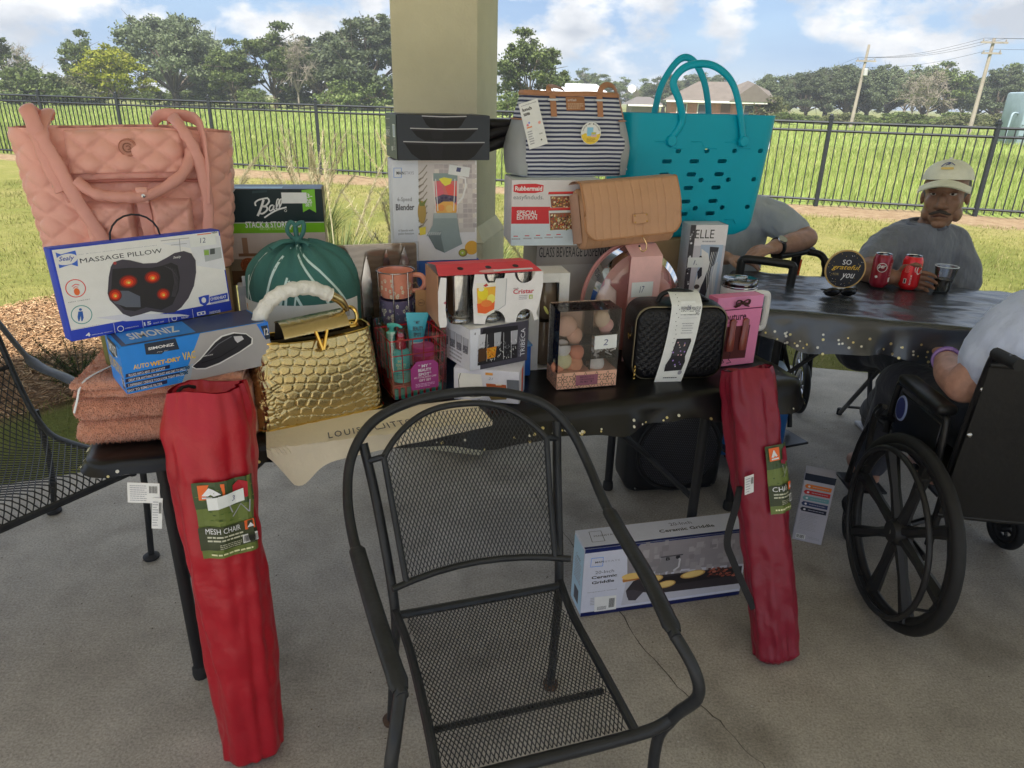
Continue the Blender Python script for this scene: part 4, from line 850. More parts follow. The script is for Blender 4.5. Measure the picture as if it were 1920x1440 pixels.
# pink gift box with lip gloss tubes
w, h, d = .177, .236, .05
o = carton('lip_gloss_box', 'pink gift box with brown bow and two lip gloss tubes behind its window', (.648, 2.163, .752, 20.5, w, h), d, sh(196,110,146))
P = PQ(w, h, (1260,500), (1675,520), (1605,1150), (1215,1165)); PK = ink(204,120,158); P.rect(0,0,1,1, PK); P.rect(0,.815,1,.83, ink(96,40,66)); P.G([(1270,500),(1675,520),(1672,620),(1268,600)], ink(214,128,166)); P.T('Couture', 1280,735,1530,665, ink(52,22,36), .02); P.T('california', 1320,762,1452,738, ink(80,30,50), 0, .3)
P.G([(1300,790),(1565,795),(1530,1098),(1270,1095)], ink(84,42,44))
SCT = ink(60,22,40)
for dx in (0,): P.S([(1318,1000),(1335,965),(1350,985),(1345,1010),(1380,1020),(1400,1050),(1385,1100),(1410,1130),(1370,1135)], 8, SCT); P.S([(1330,1030),(1320,1080),(1345,1125),(1315,1135)], 8, SCT)
front(o, P, w, h)
for x in (.068, .118):
    mb = MB().lathe([(.001,.0),(.013,.002),(.0145,.01),(.0145,.05),(.0125,.052),(.0125,.105),(.003,.112)], 14, sy=.5, X=M.Translation((x,-.006,.052))); mb.build('gloss_tube', sh(120,60,52, rough=.15, coat=.5), o)
bw = MB(); bw.ball((.088,-.012,.218), (.006,.005,.006), 8, 6)
for s_ in (-1, 1):
    bw.tube(spline([(.088,-.01,.218),(.088+s_*.012,-.016,.228),(.088+s_*.024,-.014,.226),(.088+s_*.022,-.012,.214),(.088,-.01,.218)], 4), .0045, 6, flat=.5); bw.tube([(.088,-.01,.218),(.088+s_*.012,-.01,.209),(.088+s_*.026,-.008,.205)], [.004,.006,.007], 6, flat=.4)
bw.build('ribbon_bow', sh(58,34,30), o)
P = Print(d, h); P.rect(0,0,1,1, ink(140,66,96)); right(o, P, w, d, h)

# clear pack with a grey card
w, h, d = .13, .12, .05
o = carton('mouse_package', 'grey hang pack with a clear blister beside the massage pillow box', (-.785, 1.93, .93, 20, w, h), d, sh(140,142,152))
P = PQ(w, h, (1490,500), (1750,470), (1750,650), (1500,690)); P.rect(0,.0,1,.78, ink(150,150,160)); P.text('O-WELL', .35,.5,.95,.66, ink(120,122,134)); P.text('PORTABLE', .33,.26,1.1,.44, ink(60,62,76), .0); P.text('MOUSE', .4,.05,.95,.2, ink(50,54,70)); front(o, P, w, h)
MB().rbox((.05,-.003,.135), (.07,.002,.03), .001, 1).build('hang_tab', sh(176,178,186), o)
MB().rbox((.065,.02,.105), (.12,.03,.022), .008, 2).build('blister', clear(.12, (.8,.83,.88), .5), o)
# ---------------------------------------------------------------- soft goods on the table
def rrect(s, A, B, r):
    """point and normal at fraction s round a rounded rectangle of half sizes A, B (start: front left)"""
    r = min(r, A*.999, B*.999); q = math.pi*r/2; L = [2*(A-r), q, 2*(B-r), q, 2*(A-r), q, 2*(B-r), q]; t_ = (s % 1)*sum(L); k = 0
    while k < 7 and t_ > L[k]: t_ -= L[k]; k += 1
    cs = [(A-r,-B+r),(A-r,B-r),(-A+r,B-r),(-A+r,-B+r)]
    if k == 0: return (-A+r+t_, -B, 0, -1)
    if k == 2: return (A, -B+r+t_, 1, 0)
    if k == 4: return (A-r-t_, B, 0, 1)
    if k == 6: return (-A, B-r-t_, -1, 0)
    a = -math.pi/2+(k//2)*math.pi/2+t_/r; c = cs[k//2]; return (c[0]+r*math.cos(a), c[1]+r*math.sin(a), math.cos(a), math.sin(a))
def rise(lv, ta, tb=None): return None
def nz(x, y=0., z=0.): return NZ.noise((x, y, z))
def fr_axis(a, b, side=(1,0,0)):
    """matrix with z from a to b, x near side, origin a"""
    a, b = V(a), V(b); z = (b-a).normalized(); x = (V(side)-z*V(side).dot(z)).normalized(); y = z.cross(x)
    return M(((x.x,y.x,z.x,a.x),(x.y,y.y,z.y,a.y),(x.z,y.z,z.z,a.z),(0,0,0,1)))

# --- coral towels
TWM = mat((.84,.37,.235), rough=.95, var=.12, vs=60, bump=.8, bs=420, sheen=.5)
def towel(lab, z0, hh, off, w, d, folds, seed):
    mb = MB(); per = 44
    for k in range(folds):
        h2 = hh/folds; zc = z0+h2*(k+.5)
        def fn(u, v):
            x, y, nx_, ny_ = rrect(u, d/2, h2/2*.98, h2*.48); X_ = (v-.5)*w
            e = min(v, 1-v)*w; sq = min(1, (e/.02))**.5 if e < .02 else 1
            k_ = .009*nz(X_*8+seed, x*8, k*3.1)+.004*nz(X_*26+seed, x*26, y*26)
            return (X_+.006*nz(y*30, k+seed), x+ny_*0+nx_*k_-.01*(k % 2)+.006*nz(X_*5, k*2.+seed), zc+y*(.7+.3*sq)+ny_*k_+.006*nz(X_*4+seed, x*3))
        mb.grid(fn, per, 46, closeu=True); b = len(mb.v)
        mb.add([mb.v[b-47*per+i] for i in range(per)], [tuple(range(per))]); mb.add([mb.v[b-per+i] for i in range(per)], [tuple(range(per))[::-1]])
    o = mb.build('towel', TWM, None, 70, (*W(-.095, .085+d/2-.0, 0)[:2], 0), (0, 0, R_(12)))
    o.location = V((-1.044, 1.497, 0))+V((math.cos(R_(12)), math.sin(R_(12)), 0))*(w/2+off)+V((-math.sin(R_(12)), math.cos(R_(12)), 0))*(d/2)
    setp(o, lab, 'towel'); fz = mb; me = o.data; n = len(me.polygons); rs = np.random.default_rng(seed)
    co_ = np.array(mb.v); fq = [f for f in mb.f if len(f) == 4]; idx = rs.integers(0, len(fq), 16000); qd = co_[np.array(fq)[idx]]; a, b_ = rs.random((16000,1)), rs.random((16000,1))
    p = (qd[:,0]*(1-a)+qd[:,1]*a)*(1-b_)+(qd[:,3]*(1-a)+qd[:,2]*a)*b_; nr = np.cross(qd[:,1]-qd[:,0], qd[:,3]-qd[:,0]); nr /= np.linalg.norm(nr, axis=1)[:,None]+1e-9
    r_ = rs.normal(0, 1, (16000,3)); r_ /= np.linalg.norm(r_, axis=1)[:,None]; vs = np.stack([p-r_*.0013, p+r_*.0013, p+nr*.0055+r_*.0022], 1).reshape(-1,3); kk = np.arange(16000)*3
    f_ = rawmesh('terry_pile', vs, np.stack([kk,kk+1,kk+2],1), TWM, o); f_['kind'] = 'stuff'; return o
towel('lowest folded coral towel of the stack on the table corner', .752, .066, .0, .41, .27, 1, 1)
towel('thick folded coral towel in the middle of the stack', .816, .064, .006, .40, .27, 1, 2)
towel('thin folded coral towel under the blue vacuum box', .878, .046, .012, .38, .25, 2, 3)
mb = MB(); mb.tube(spline([(-.985,1.60,.93),(-1.0,1.53,.928),(-1.008,1.50,.915),(-1.02,1.494,.88),(-1.032,1.492,.85)], 5), .0035, 6, flat=.4); setp(mb.build('towel_ribbon', sh(196,200,212)), 'narrow white ribbon tied round the coral towels', 'ribbon')
o = MB().rbox((0,0,0), (.036,.0012,.07), .0005, 1).build('paper_tag', sh(190,170,186), None, 38, (-.735,1.468,.885), (0,.05,R_(25))); setp(o, 'blank pale pink paper tag hanging from the coral towels', 'tag'); MB().lathe([(.0025,0),(.0025,.0016)], 8, X=M.Translation((0,-.0012,.028)) @ M.Rotation(R_(90),4,'X')).build('tag_eyelet', sh(120,110,120), o)

# --- quilted pink tote
PNK = sh(196,144,132, 1.55, rough=.42, var=.05, vs=9, bump=.12, bs=60, spec=.45, sheen=.2)
PNK2 = sh(188,134,124, 1.5, rough=.4, var=.05, vs=9, bump=.2, bs=40, spec=.45)
tt = empty('quilted_tote', (*W(-.19+.235, .62, 1.082),), TH, 'large dusty pink quilted tote bag with padded straps', 'bag')
def quilt(x, z, g=.066):
    p, q = (x*.8+z)/g, (x*.8-z)/g; return (abs(math.sin(math.pi*p))*abs(math.sin(math.pi*q)))**.42
tw, tb, thh = .262, .225, .385
def tote_pt(u, v, lift=0):
    A = tb+(tw-tb)*v; B = .085+.03*(1-v)*.5; x, y, nx_, ny_ = rrect(u, A, B, .05)
    pill = .022*math.sin(min(1, v*1.02)*math.pi)**.5*(1-(x/A)**2 if ny_ < -.5 or ny_ > .5 else .2)
    d = .0125*quilt(x if abs(ny_) > .3 else x+y, v*thh)+pill+.004*nz(x*7, v*5, y*9)+lift
    return (x+nx_*d, y+ny_*d*(1-.35*v), v*thh+.012*math.cos(x/A*1.4)*v-.012*v+(.010*nz(x*6, 3)*v))
mb = MB(); mb.grid(tote_pt, 420, 96, closeu=True); n_ = 420
mb.add([tote_pt(i/60, 0) for i in range(60)], [tuple(range(60))[::-1]])
mb.add([(x*.97, y*.9, z-.012) for x, y, z in [tote_pt(i/60, 1) for i in range(60)]], [tuple(range(60))])
mb.build('body', PNK, tt, 80)
def fmap(x, v, lift=.004):
    """point on the front of the tote at offset x"""
    A = tb+(tw-tb)*v; per = rrect(0, A, .085+.03*(1-v)*.5, .05); L = 2*(A-.05); 
    B = .085+.03*(1-v)*.5; tot = 4*(A-.05)+4*(B-.05)+2*math.pi*.05; s_ = max(0, min(L, x+A-.05))/tot
    p = tote_pt(s_, v, lift); return V(p)
def patch(name, x0, x1, v0, v1, puff, g, m, rc=.25):
    def fn(a, b):
        x = x0+(x1-x0)*a; v = v0+(v1-v0)*b
        e = min(a, 1-a, b, 1-b); k = min(1, e/.10)**.5; p = fmap(x, v, .010+puff*k+.010*quilt(x, v*thh, g)*k)
        if e <= 0: p = fmap(x, v, -.004)
        return p
    return MB().grid(fn, 46, 40).build(name, m, tt, 80)
patch('top_panel', -.135, .150, .70, .99, .008, .066, PNK)
patch('cargo_pocket', -.115, .005, .06, .52, .028, .060, PNK); patch('cargo_pocket', .048, .150, .06, .53, .028, .060, PNK)
MB().grid(lambda a, b: fmap(.016+.030*a+.012*(1-b)*.6, .20+.34*b, .032), 4, 10).build('pocket_tab', PNK2, tt)
p = fmap(.034, .24, .036); MB().lathe([(.001,.004),(.006,.003),(.007,0)], 12, X=M.Translation(p) @ M.Rotation(R_(90),4,'X')).build('snap', mat((.6,.58,.52), .25, 1), tt)
MB().tube([fmap(x, .655-.01*abs(x), .012) for x in np.linspace(-.17, .20, 14)], .0045, 6).build('zipper', sh(150,92,84), tt)
def strap(name, pts, r, flat=.42, m=PNK2):
    P = spline(pts, 9); k = len(P); return MB().tube(P, [r*(.9+.16*nz(i*.35, r*100)+.05*math.sin(i*1.3)) for i in range(k)], 12, flat=flat, upv=(0,-1,.2)).build(name, m, tt, 70)
f_ = fmap
strap('strap', [f_(-.062,.02,.05), f_(-.072,.25,.055), f_(-.115,.52,.052), f_(-.155,.80,.045), f_(-.175,.97,.05), (-.17,-.05,.42), (-.185,.0,.40)], .019)
strap('strap', [f_(.20,.02,.05), f_(.200,.25,.045), f_(.195,.55,.042), f_(.182,.84,.045), f_(.16,.98,.05), (.13,-.06,.41), (.12,.0,.40)], .017)
strap('strap', [(-.19,-.02,.385), (-.205,-.085,.43), (-.19,-.12,.40), f_(-.175,.80,.036), f_(-.150,.60,.035)], .021)
strap('strap', [(.07,.02,.395), (.10,-.03,.415), (.17,-.05,.412), (.20,-.10,.385), f_(.215,.75,.04), f_(.22,.5,.035)], .018)
strap('top_handle', [f_(.17,.86,.03), f_(.14,.70,.05), f_(.06,.57,.06), f_(-.0,.555,.062), f_(-.07,.58,.055), f_(-.115,.66,.04)], .017, .9)
p = f_(.038,.565,.072); MB().rbox((0,0,0), (.03,.014,.042), .005, 2).build('handle_wrap', PNK, tt, 60, p+V((0,.008,0))); MB().lathe([(.001,.004),(.005,.003),(.006,0)], 12, X=M.Translation(p-V((-.004,.004,0))) @ M.Rotation(R_(90),4,'X')).build('snap', mat((.6,.58,.52), .25, 1), tt)
p = f_(.015,.87,.022); md = MB().lathe([(.001,.006),(.018,.006),(.020,.004),(.022,.006),(.0235,0)], 28, X=M.Translation(p) @ M.Rotation(R_(90),4,'X')).build('medallion', sh(160,112,98, rough=.35), tt)
mb = MB(); mb.tube([p+V((.011*math.cos(a), -.007, .011*math.sin(a))) for a in np.linspace(.6, 5.4, 16)], .0016, 5); mb.tube([p+V((.005*math.cos(a)+.002, -.007, .005*math.sin(a))) for a in np.linspace(-2, 2.6, 12)], .0014, 5); mb.build('monogram', sh(120,80,66), md)
p = f_(-.165,.63,.02); MB().tube([p+V((.010*math.cos(a), 0, .006*math.sin(a))) for a in np.linspace(0, 6.28, 14)], .003, 6).build('zipper_ring', mat((.55,.4,.34), .3, 1), tt); MB().rbox((0,0,0), (.013,.004,.042), .002, 2).build('zipper_pull', PNK2, tt, 60, p+V((.014,-.006,-.022)), (0, R_(-25), 0))

# --- gold crocodile handbag
gb = empty('gold_handbag', (-.638, 1.6, .752), R_(32.9), 'shiny gold crocodile embossed handbag with wrapped top handle', 'handbag')
gw, gh = .338, .232
rs = np.random.default_rng(5); cells = []
for j in range(10):
    z = (j+.5)/10
    for i in range(9): cells.append((-.40*.338+(i+.5)/9*.80*.338+rs.normal(0,.002)+(j % 2)*.010, z*gh+.010*math.sin(i*.7+1)+rs.normal(0,.0015), 1.0))
for sgn in (-1, 1):
    for _ in range(190): cells.append((sgn*rs.uniform(.118, .32), rs.uniform(0, gh), .0))
cells = np.array([c for c in cells if not (abs(c[0]) < .112 and c[2] == 0)])
def croc(x, z):
    d = np.hypot((cells[:,0]-x)*np.where(cells[:,2] > 0, 1.0, 1.0), (cells[:,1]-z)*np.where(cells[:,2] > 0, 1.25, 1.0)); a = np.partition(d, 1)[:2]; return min(1, (a[1]-a[0])/.0055)**.6
GOLD = mat((.56,.44,.22), .24, 1, var=.08, vs=15, bump=.05, bs=300, key='gold_foil_leather'); GOLD2 = mat((.80,.55,.16), .15, 1, var=.03)
def gpt(u, v):
    A = gw/2*(1-.10*v); B = .070*(1-.38*v); x, y, nx_, ny_ = rrect(u, A, B, .028)
    t_ = x if ny_ < -.7 else (x+(y+B)*math.copysign(1, x) if abs(nx_) > .2 else x); d = .0032*croc(t_, v*gh)+.006*math.sin(v*math.pi)*abs(ny_)
    return (x+gw/2+nx_*d, y+.070+ny_*d, v*gh-.012*(1-(x/A)**2)*v)
MB().grid(gpt, 330, 110, closeu=True).build('body', GOLD, gb, 75)
MB().add([gpt(i/60, 0) for i in range(60)], [tuple(range(60))[::-1]]).build('base', GOLD2, gb, 0); MB().add([(a, b, c-.02) for a, b, c in [gpt(i/60, 1) for i in range(60)]], [tuple(range(60))]).build('lining', mat((.12,.09,.05), .6), gb, 0)
MB().tube([gpt(i/80, 1.0) for i in range(80)], .0035, 6, closed=True).build('rim', GOLD2, gb)
MB().tube([gpt(i/80, .012) for i in range(80)], .0045, 6, closed=True).build('base_trim', GOLD2, gb)
def flap(u, v):
    x = .085+.17*u; a = -1.0+v*2.6; return (x, .060-.052*math.sin(a*.9), gh+.012+.030*math.cos(a)+.0015*croc((u-.5)*.2, v*gh*.6)+.012*(u-.5))
MB().grid(flap, 60, 24).build('flap', GOLD, gb, 70); MB().grid(lambda u, v: (.083+.174*u, .10-.02*v, gh-.02+.05*v), 2, 2).build('flap_back', mat((.05,.04,.03), .7), gb)
mb = MB(); mb.tube([(.165,.010,gh+.016),(.178,.004,gh-.035)], .005, 6); mb.tube([(.195,.010,gh+.016),(.180,.004,gh-.035)], .005, 6); mb.tube([(.157,.012,gh+.014),(.172,.012,gh+.014)], .003, 6); mb.tube([(.19,.012,gh+.016),(.205,.012,gh+.016)], .003, 6); mb.tube([(.168,.008,gh-.04),(.195,.008,gh-.03)], .003, 6); mb.build('clasp', GOLD2, gb)
P = spline([(.045,.055,gh-.02),(.036,.055,gh+.03),(.052,.055,gh+.075),(.10,.055,gh+.112),(.17,.055,gh+.118),(.225,.055,gh+.092)], 8); k = len(P)
MB().tube(P, [.0185*(1+.16*nz(i*.8, 2)+.10*math.sin(i*1.9)) for i in range(k)], 14).build('handle_wrap', sh(206,200,196, 1.5, rough=.35, bump=.8, bs=70, var=.06), gb, 80)
MB().tube(spline([(.215,.055,gh+.098),(.25,.055,gh+.075),(.268,.055,gh+.045)], 5), [.014,.0135,.013,.0125,.012,.012,.011,.010,.009,.008,.006], 10).build('handle', GOLD, gb)
MB().tube([(.274+.019*math.cos(a), .055+.006*math.sin(a), gh+.028+.024*math.sin(a)) for a in np.linspace(0, 2*math.pi, 18)[:-1]], .0055, 8, closed=True).build('handle_ring', GOLD2, gb)
MB().tube([(.274+.017*math.cos(a), .055+.017*math.sin(a), gh+.004) for a in np.linspace(0, 2*math.pi, 16)[:-1]], .005, 8, closed=True).build('ring_base', GOLD2, gb)

# --- cream dust bag hanging over the table edge
DB = sh(205,192,172, 1.5, rough=.85, var=.05, vs=6, bump=.25, bs=90)
def dust(a, b):
    s_ = .335+.56*a; hang = .012+.05*math.exp(-((a-.13)/.08)**2)+.055*(1-a)*min(1,a/.1)
    flat = .16; tot = flat+hang; q = b*tot; wv = .006*nz(a*8, b*4)
    if q < flat+.01: d = .12-(q)*.95; z = .7535+.0015; s2 = s_+.06*(1-b)*0
    else: d = -.030-.006*b-wv; z = .752-(q-flat)
    return W(s_+(.02*b if a > .5 else 0), d-.012*(1-a), z+abs(wv)*.3)
mb = MB(); mb.grid(dust, 60, 40); mb.grid(lambda a, b: dust(a, b)-V((0,0,.0022)), 60, 40, flip=True)
o = mb.build('dust_bag', DB, None, 60); setp(o, 'cream cloth dust bag lying under the gold handbag and hanging off the table', 'bag')
P = Print(.56, .2); P.text('LOUIS VUITTON', .27,.66,.68,.74, ink(46,50,66), .01, sp=1.35); P.build('lettering', o, lambda a, b, l: V(dust(a, 1-(b-.0)*1.0 if 0 else .86-(b-.62)*2.2-.12*a))+V((0,-.005-l*2,.006+l*2)))

# --- green bundle
gbn = empty('comforter_bundle', (-.615, 1.99, .752), 0, 'round green drawstring bundle with pale leaf lines and a white paper band', 'bedding')
GRNM = sh(56,98,95, 1.6, rough=.8, var=.06, vs=10, bump=.25, bs=220)
def bun(th, v, lift=0):
    z = .425*v; r = .160*(min(1, v/.10))**.3 if v < .66 else .160*math.sqrt(max(0, 1-((v-.66)/.345)**2.6))
    r = max(r, .012); g = max(0, (v-.72)/.28); r *= 1+g*.10*math.sin(th*13+.8*math.sin(th*3))+.012*nz(math.cos(th)*2, math.sin(th)*2, v*4); r += lift
    return V((r*math.cos(th), r*.92*math.sin(th), z-.012*g*abs(math.sin(th*6.5))))
MB().grid(lambda u, v: bun(u*2*math.pi, v), 110, 60, closeu=True).build('body', GRNM, gbn, 80)
LN = sh(176,200,196, 1.6, rough=.8); mb = MB()
for (t0, t1, v0, v1, c) in [(-2.75,-2.35,.35,.98,.1),(-2.35,-1.75,.36,.99,.15),(-2.0,-1.58,.34,.82,.06),(-1.75,-1.56,.34,.78,0),(-1.55,-1.0,.80,.34,0),(-1.42,-.65,.99,.42,.1),(-1.3,-.3,.99,.5,.12),(-2.8,-2.42,.62,.55,0),(-2.75,-2.37,.45,.40,0),(-2.55,-2.34,.80,.60,0)]:
    L = []
    for i in range(15): f = i/14; L.append((t0+(t1-t0)*f+c*math.sin(f*math.pi)*.5, v0+(v1-v0)*f))
    vs = []
    for i, (a, b) in enumerate(L):
        a2, b2 = L[min(i+1, 14)]; a1, b1 = L[max(i-1, 0)]; dx, dy = (a2-a1)*.15, (b2-b1)*.40; q = math.hypot(dx, dy)+1e-9; vs += [bun(a-dy/q*.0034/.15, b+dx/q*.0034/.40, .0016), bun(a+dy/q*.0034/.15, b-dx/q*.0034/.40, .0016)]
    mb.add(vs, [(2*i, 2*i+1, 2*i+3, 2*i+2) for i in range(14)])
for k in range(5):
    a = -1.45+k*.09; v = .70-k*.075; mb.add([bun(a, v, .0016), bun(a+.03, v, .0016), bun(a-.05, v-.15, .0016), bun(a-.08, v-.15, .0016)], [(0,1,2,3)])
mb.build('leaf_lines', LN, gbn, 60)['kind'] = 'stuff'
P = Print(.6, .2); P.rect(0,0,1,1, ink(196,198,208), 24); P.rect(.125,.78,.15,.94, ink(190,135,50)); P.text('vitamin', .80,.80,.9,.90, DGY); P.text('RO', .128,.82,.147,.90, WHT, .02); P.lines(.8,.7,.88,.76,2,MGY); P.rect(.17,.5,.72,.52, MGY)
P.build('paper_band', gbn, lambda a, b, l: bun(-2.95+a*2.75, .06+.58*b, .004+l))
mb = MB()
for s_ in (-1, 1): mb.tube(spline([(0,-.02,.42),(s_*.022,-.03,.45),(s_*.018+.006,-.03,.477),(0,-.025,.465),(0,-.02,.425)], 5), .006, 7)
mb.tube(spline([(-.005,-.03,.423),(-.03,-.06,.428),(-.055,-.085,.413)], 5), [.006,.009,.012]+[.013]*8, 7, flat=.5); mb.tube(spline([(.005,-.03,.423),(.03,-.05,.427),(.045,-.06,.42)], 5), .006, 7, flat=.6); mb.ball((0,-.02,.425), (.018,.015,.014), 10, 8); mb.build('knot', GRNM, gbn, 70)

# --- cutting board set behind the mugs
ks = empty('knife_set', (*W(.535, .49, .752),), TH, 'wooden cutting board set with black scissors and three knives in clear plastic', 'kitchen set')
m, t, b_, tcn = nodes_mat('board_wood'); wv_ = t.nodes.new('ShaderNodeTexWave'); wv_.bands_direction = 'Z'; wv_.inputs['Scale'].default_value = 16; wv_.inputs['Distortion'].default_value = 5; wv_.inputs['Detail'].default_value = 3; t.links.new(tcn.outputs['Object'], wv_.inputs['Vector'])
t.links.new(tramp(t, wv_.outputs['Fac'], (.1, (.34,.22,.13)), (.9, (.44,.30,.19))), b_.inputs['Base Color']); b_.inputs['Roughness'].default_value = .5
bo = MB().rbox((.145,.012,.192), (.29,.018,.385), .008, 3).build('cutting_board', m, ks)
MB().rbox((.145,.002,.192), (.30,.0012,.393), .0005, 1).build('plastic_cover', clear(.08, (.96,.97,.98), .2), ks)
STL = mat((.55,.56,.58), .18, 1, var=.04)
for x, w_, z1 in ((.128,.016,.352),(.190,.017,.372),(.245,.021,.378)):
    kn = MB().prism([(-w_,0),(w_,0),(w_,.10),(w_*.75,.145),(w_*.15,.19),(-w_*.3,.165),(-w_,.11)], 0, .0025, X=M.Translation((x,-.006,z1-.19)) @ M.Rotation(R_(90),4,'X')).build('knife_blade', STL, ks, 0)
    MB().rbox((x,-.008,z1-.19-.05), (.022,.014,.10), .005, 2).build('knife_handle', mat((.02,.02,.022), .4), kn)
sc = MB(); SCM = mat((.018,.018,.02), .35)
for s_ in (-1, 1):
    sc.tube([(.045+s_*.019+.016*math.cos(a)*(1)+.004*s_, -.012, .30+s_*.012+.038*math.sin(a)) for a in np.linspace(0, 2*math.pi, 20)[:-1]], .0052, 8, closed=True); sc.tube(spline([(.045+s_*.017,-.012,.27),(.045+s_*.010,-.012,.235),(.045+s_*.004,-.012,.20),(.045,-.012,.17)], 4), .008, 8)
sc.build('scissors', SCM, ks); MB().prism([(-.008,0),(.008,0),(.005,-.11),(0,-.12)], 0, .003, X=M.Translation((.045,-.010,.17)) @ M.Rotation(R_(90),4,'X')).build('scissors_blade', STL, ks, 0)
lb = MB().rbox((.055,-.019,.145), (.10,.002,.075), .001, 1).build('label_card', ink(28,34,62), ks); P = Print(.10, .075); P.lines(.05,.15,.72,.9,9,ink(150,155,175),.35); P.rect(.76,.35,.98,.85, STK); P.build('card_print', lb, face_map((.005,-.0205,.108), (1,0,0), (0,0,1), .10, .075))

# --- stacked mugs in a wire rack
mgp = W(.735, .37, 0)
def flowers(P, n, c1, c2, c3):
    for _ in range(n):
        x, y = random.random(), random.uniform(.05, .9); r = random.uniform(.010, .016)
        for k in range(5): a = k*1.2566+x*9; P.circ(x+math.cos(a)*r*1.0, y+math.sin(a)*r*P.w/P.h, r*.62, c1, n=6)
        P.circ(x, y, r*.5, c2, n=6)
    for _ in range(n*2): x, y = random.random(), random.random(); P.circ(x, y, .008, c3, .022, 6, random.uniform(0, 3))
mugs = [('olive', (120,110,60), (150,140,90), (90,80,40), 'olive mug at the bottom of the wire mug rack'), ('ochre', (140,120,60), (196,186,140), (110,90,40), 'ochre mug below the purple floral mug'), ('purple', (96,88,116), (196,194,176), (150,150,170), 'purple floral mug below the pink one in the wire rack'), ('pink', (205,132,112), (216,196,176), (186,100,84), 'pink floral mug at the top of the wire mug rack')]
for k, (nm, c, f1, f2, lab) in enumerate(mugs):
    z0 = .754+k*.083; o = MB().lathe([(.036,0),(.044,.003),(.049,.02),(.0515,.076),(.0525,.080),(.049,.080),(.0475,.074),(.043,.008),(.001,.006)], 40).build('mug', sh(*c, rough=.2, coat=.4), None, 50, (mgp.x, mgp.y, z0)); setp(o, lab, 'mug')
    P = Print(.32, .07); flowers(P, 26, ink(*f1), ink(*c), ink(*f2)); P.build('floral_print', o, lambda a, b, l: V(((.0495+.0022*b+l)*math.cos(a*4.0-3.9), (.0495+.0022*b+l)*math.sin(a*4.0-3.9), .006+.068*b)))
    MB().tube(spline([(.047,0,.066),(.075,0,.064),(.086,0,.042),(.072,0,.020),(.046,0,.018)], 6), .006, 8, flat=1.3).build('handle', sh(*c, rough=.2, coat=.4), o, 60); o.rotation_euler.z = R_((-8,-25,10,6)[k])
mb = MB()
for z in (.756, .92, 1.084): mb.tube([(mgp.x+.0565*math.cos(a), mgp.y+.0565*math.sin(a), z) for a in np.linspace(0, 2*math.pi, 36)[:-1]], .0018, 6, closed=True)
for a in (-2.5, -1.55, -.75, .6, 1.8): mb.tube([(mgp.x+.0575*math.cos(a), mgp.y+.0575*math.sin(a), .754), (mgp.x+.0575*math.cos(a), mgp.y+.0575*math.sin(a), 1.086)], .0018, 6)
setp(mb.build('mug_rack', mat((.35,.36,.38), .25, 1)), 'thin silver wire rack holding the stacked mugs', 'rack')
tg = MB().rbox((0,0,0), (.034,.001,.085), .0004, 1).build('kraft_tag', sh(150,112,76), None, 38, (mgp.x+.078, mgp.y-.030, .99), (0,0,R_(15))); setp(tg, 'brown kraft paper tag hanging beside the pink mug', 'tag'); P = Print(.034,.085); P.ring(.5,.55,.28,.03,ink(70,50,36)); P.text('MUG', .32,.52,.68,.58, ink(70,50,36), .01); P.rect(.1,.02,.9,.2, ink(40,30,30)); P.build('tag_print', tg, face_map((-.017,-.0006,-.0425), (1,0,0), (0,0,1), .034, .085))
MB().tube([(0,0,.042),(-.012,.01,.062),(-.03,.02,.058)], .0009, 5).build('string', sh(150,120,90), tg)

# --- red wire basket and toiletries
bk = empty('wire_basket', (-.335, 1.834, .752), R_(27), 'red wire gift basket wrapped in clear film', 'basket'); RW = sh(186,40,48, 1.5, rough=.3)
bw_, bd_, bh_ = .145, .12, .18
mb = MB(); fl = .010
def bp(x, y, z): k = fl*z/bh_; return (x+(x-bw_/2)/bw_*2*k, y+(y-bd_/2)/bd_*2*k, z)
for z in (.004,.045,.09,.135,.18): mb.tube([bp(0,0,z),bp(bw_,0,z),bp(bw_,bd_,z),bp(0,bd_,z)], .0026 if z > .15 else .0016, 6, closed=True)
for i in range(6): x = bw_*i/5; mb.tube([bp(x,0,.18),bp(x,0,.004),bp(x,bd_,.004),bp(x,bd_,.18)], .0016, 5)
for i in range(5): y = bd_*i/4; mb.tube([bp(0,y,.18),bp(0,y,.004),bp(bw_,y,.004),bp(bw_,y,.18)], .0016, 5)
w_ = mb.build('wire_frame', RW, bk)
MB().box((bw_/2,bd_/2,.0215), (bw_-.008,bd_-.008,.034)).build('red_liner', sh(190,30,56), bk, 0)
mb = MB()
for i in range(8): mb.tube([(.006+i*.0188,-.001,.004),(.006+i*.0188,-.001,.034)], .006, 8)
mb.build('striped_base', sh(60,150,136), bk)['kind'] = 'stuff'
MB().grid(lambda u, v: (lambda p: (p[0]+p[2]*.004+bw_/2, p[1]+p[3]*.004+bd_/2, .01+.20*v+.005*nz(u*12, v*5)))(rrect(u, bw_/2+.014, bd_/2+.014, .02)), 60, 12, closeu=True).build('film_wrap', clear(.06, (.97,.97,.98), .5), bk, 70)
cd = MB().prism([(0,0),(.082,0),(.082,.072),(.068,.085),(.018,.085),(0,.066)], 0, .0015, X=M.Translation((.045,-.018,.030)) @ M.Rotation(R_(90),4,'X')).build('gift_card', sh(140,54,116), bk, 0); P = Print(.082,.085)
for i, s_ in enumerate(('* MY *','BEAUTY','SPOT*')): P.text(s_, .26,.78-i*.15,.74,.89-i*.15, ink(190,190,225), .03)
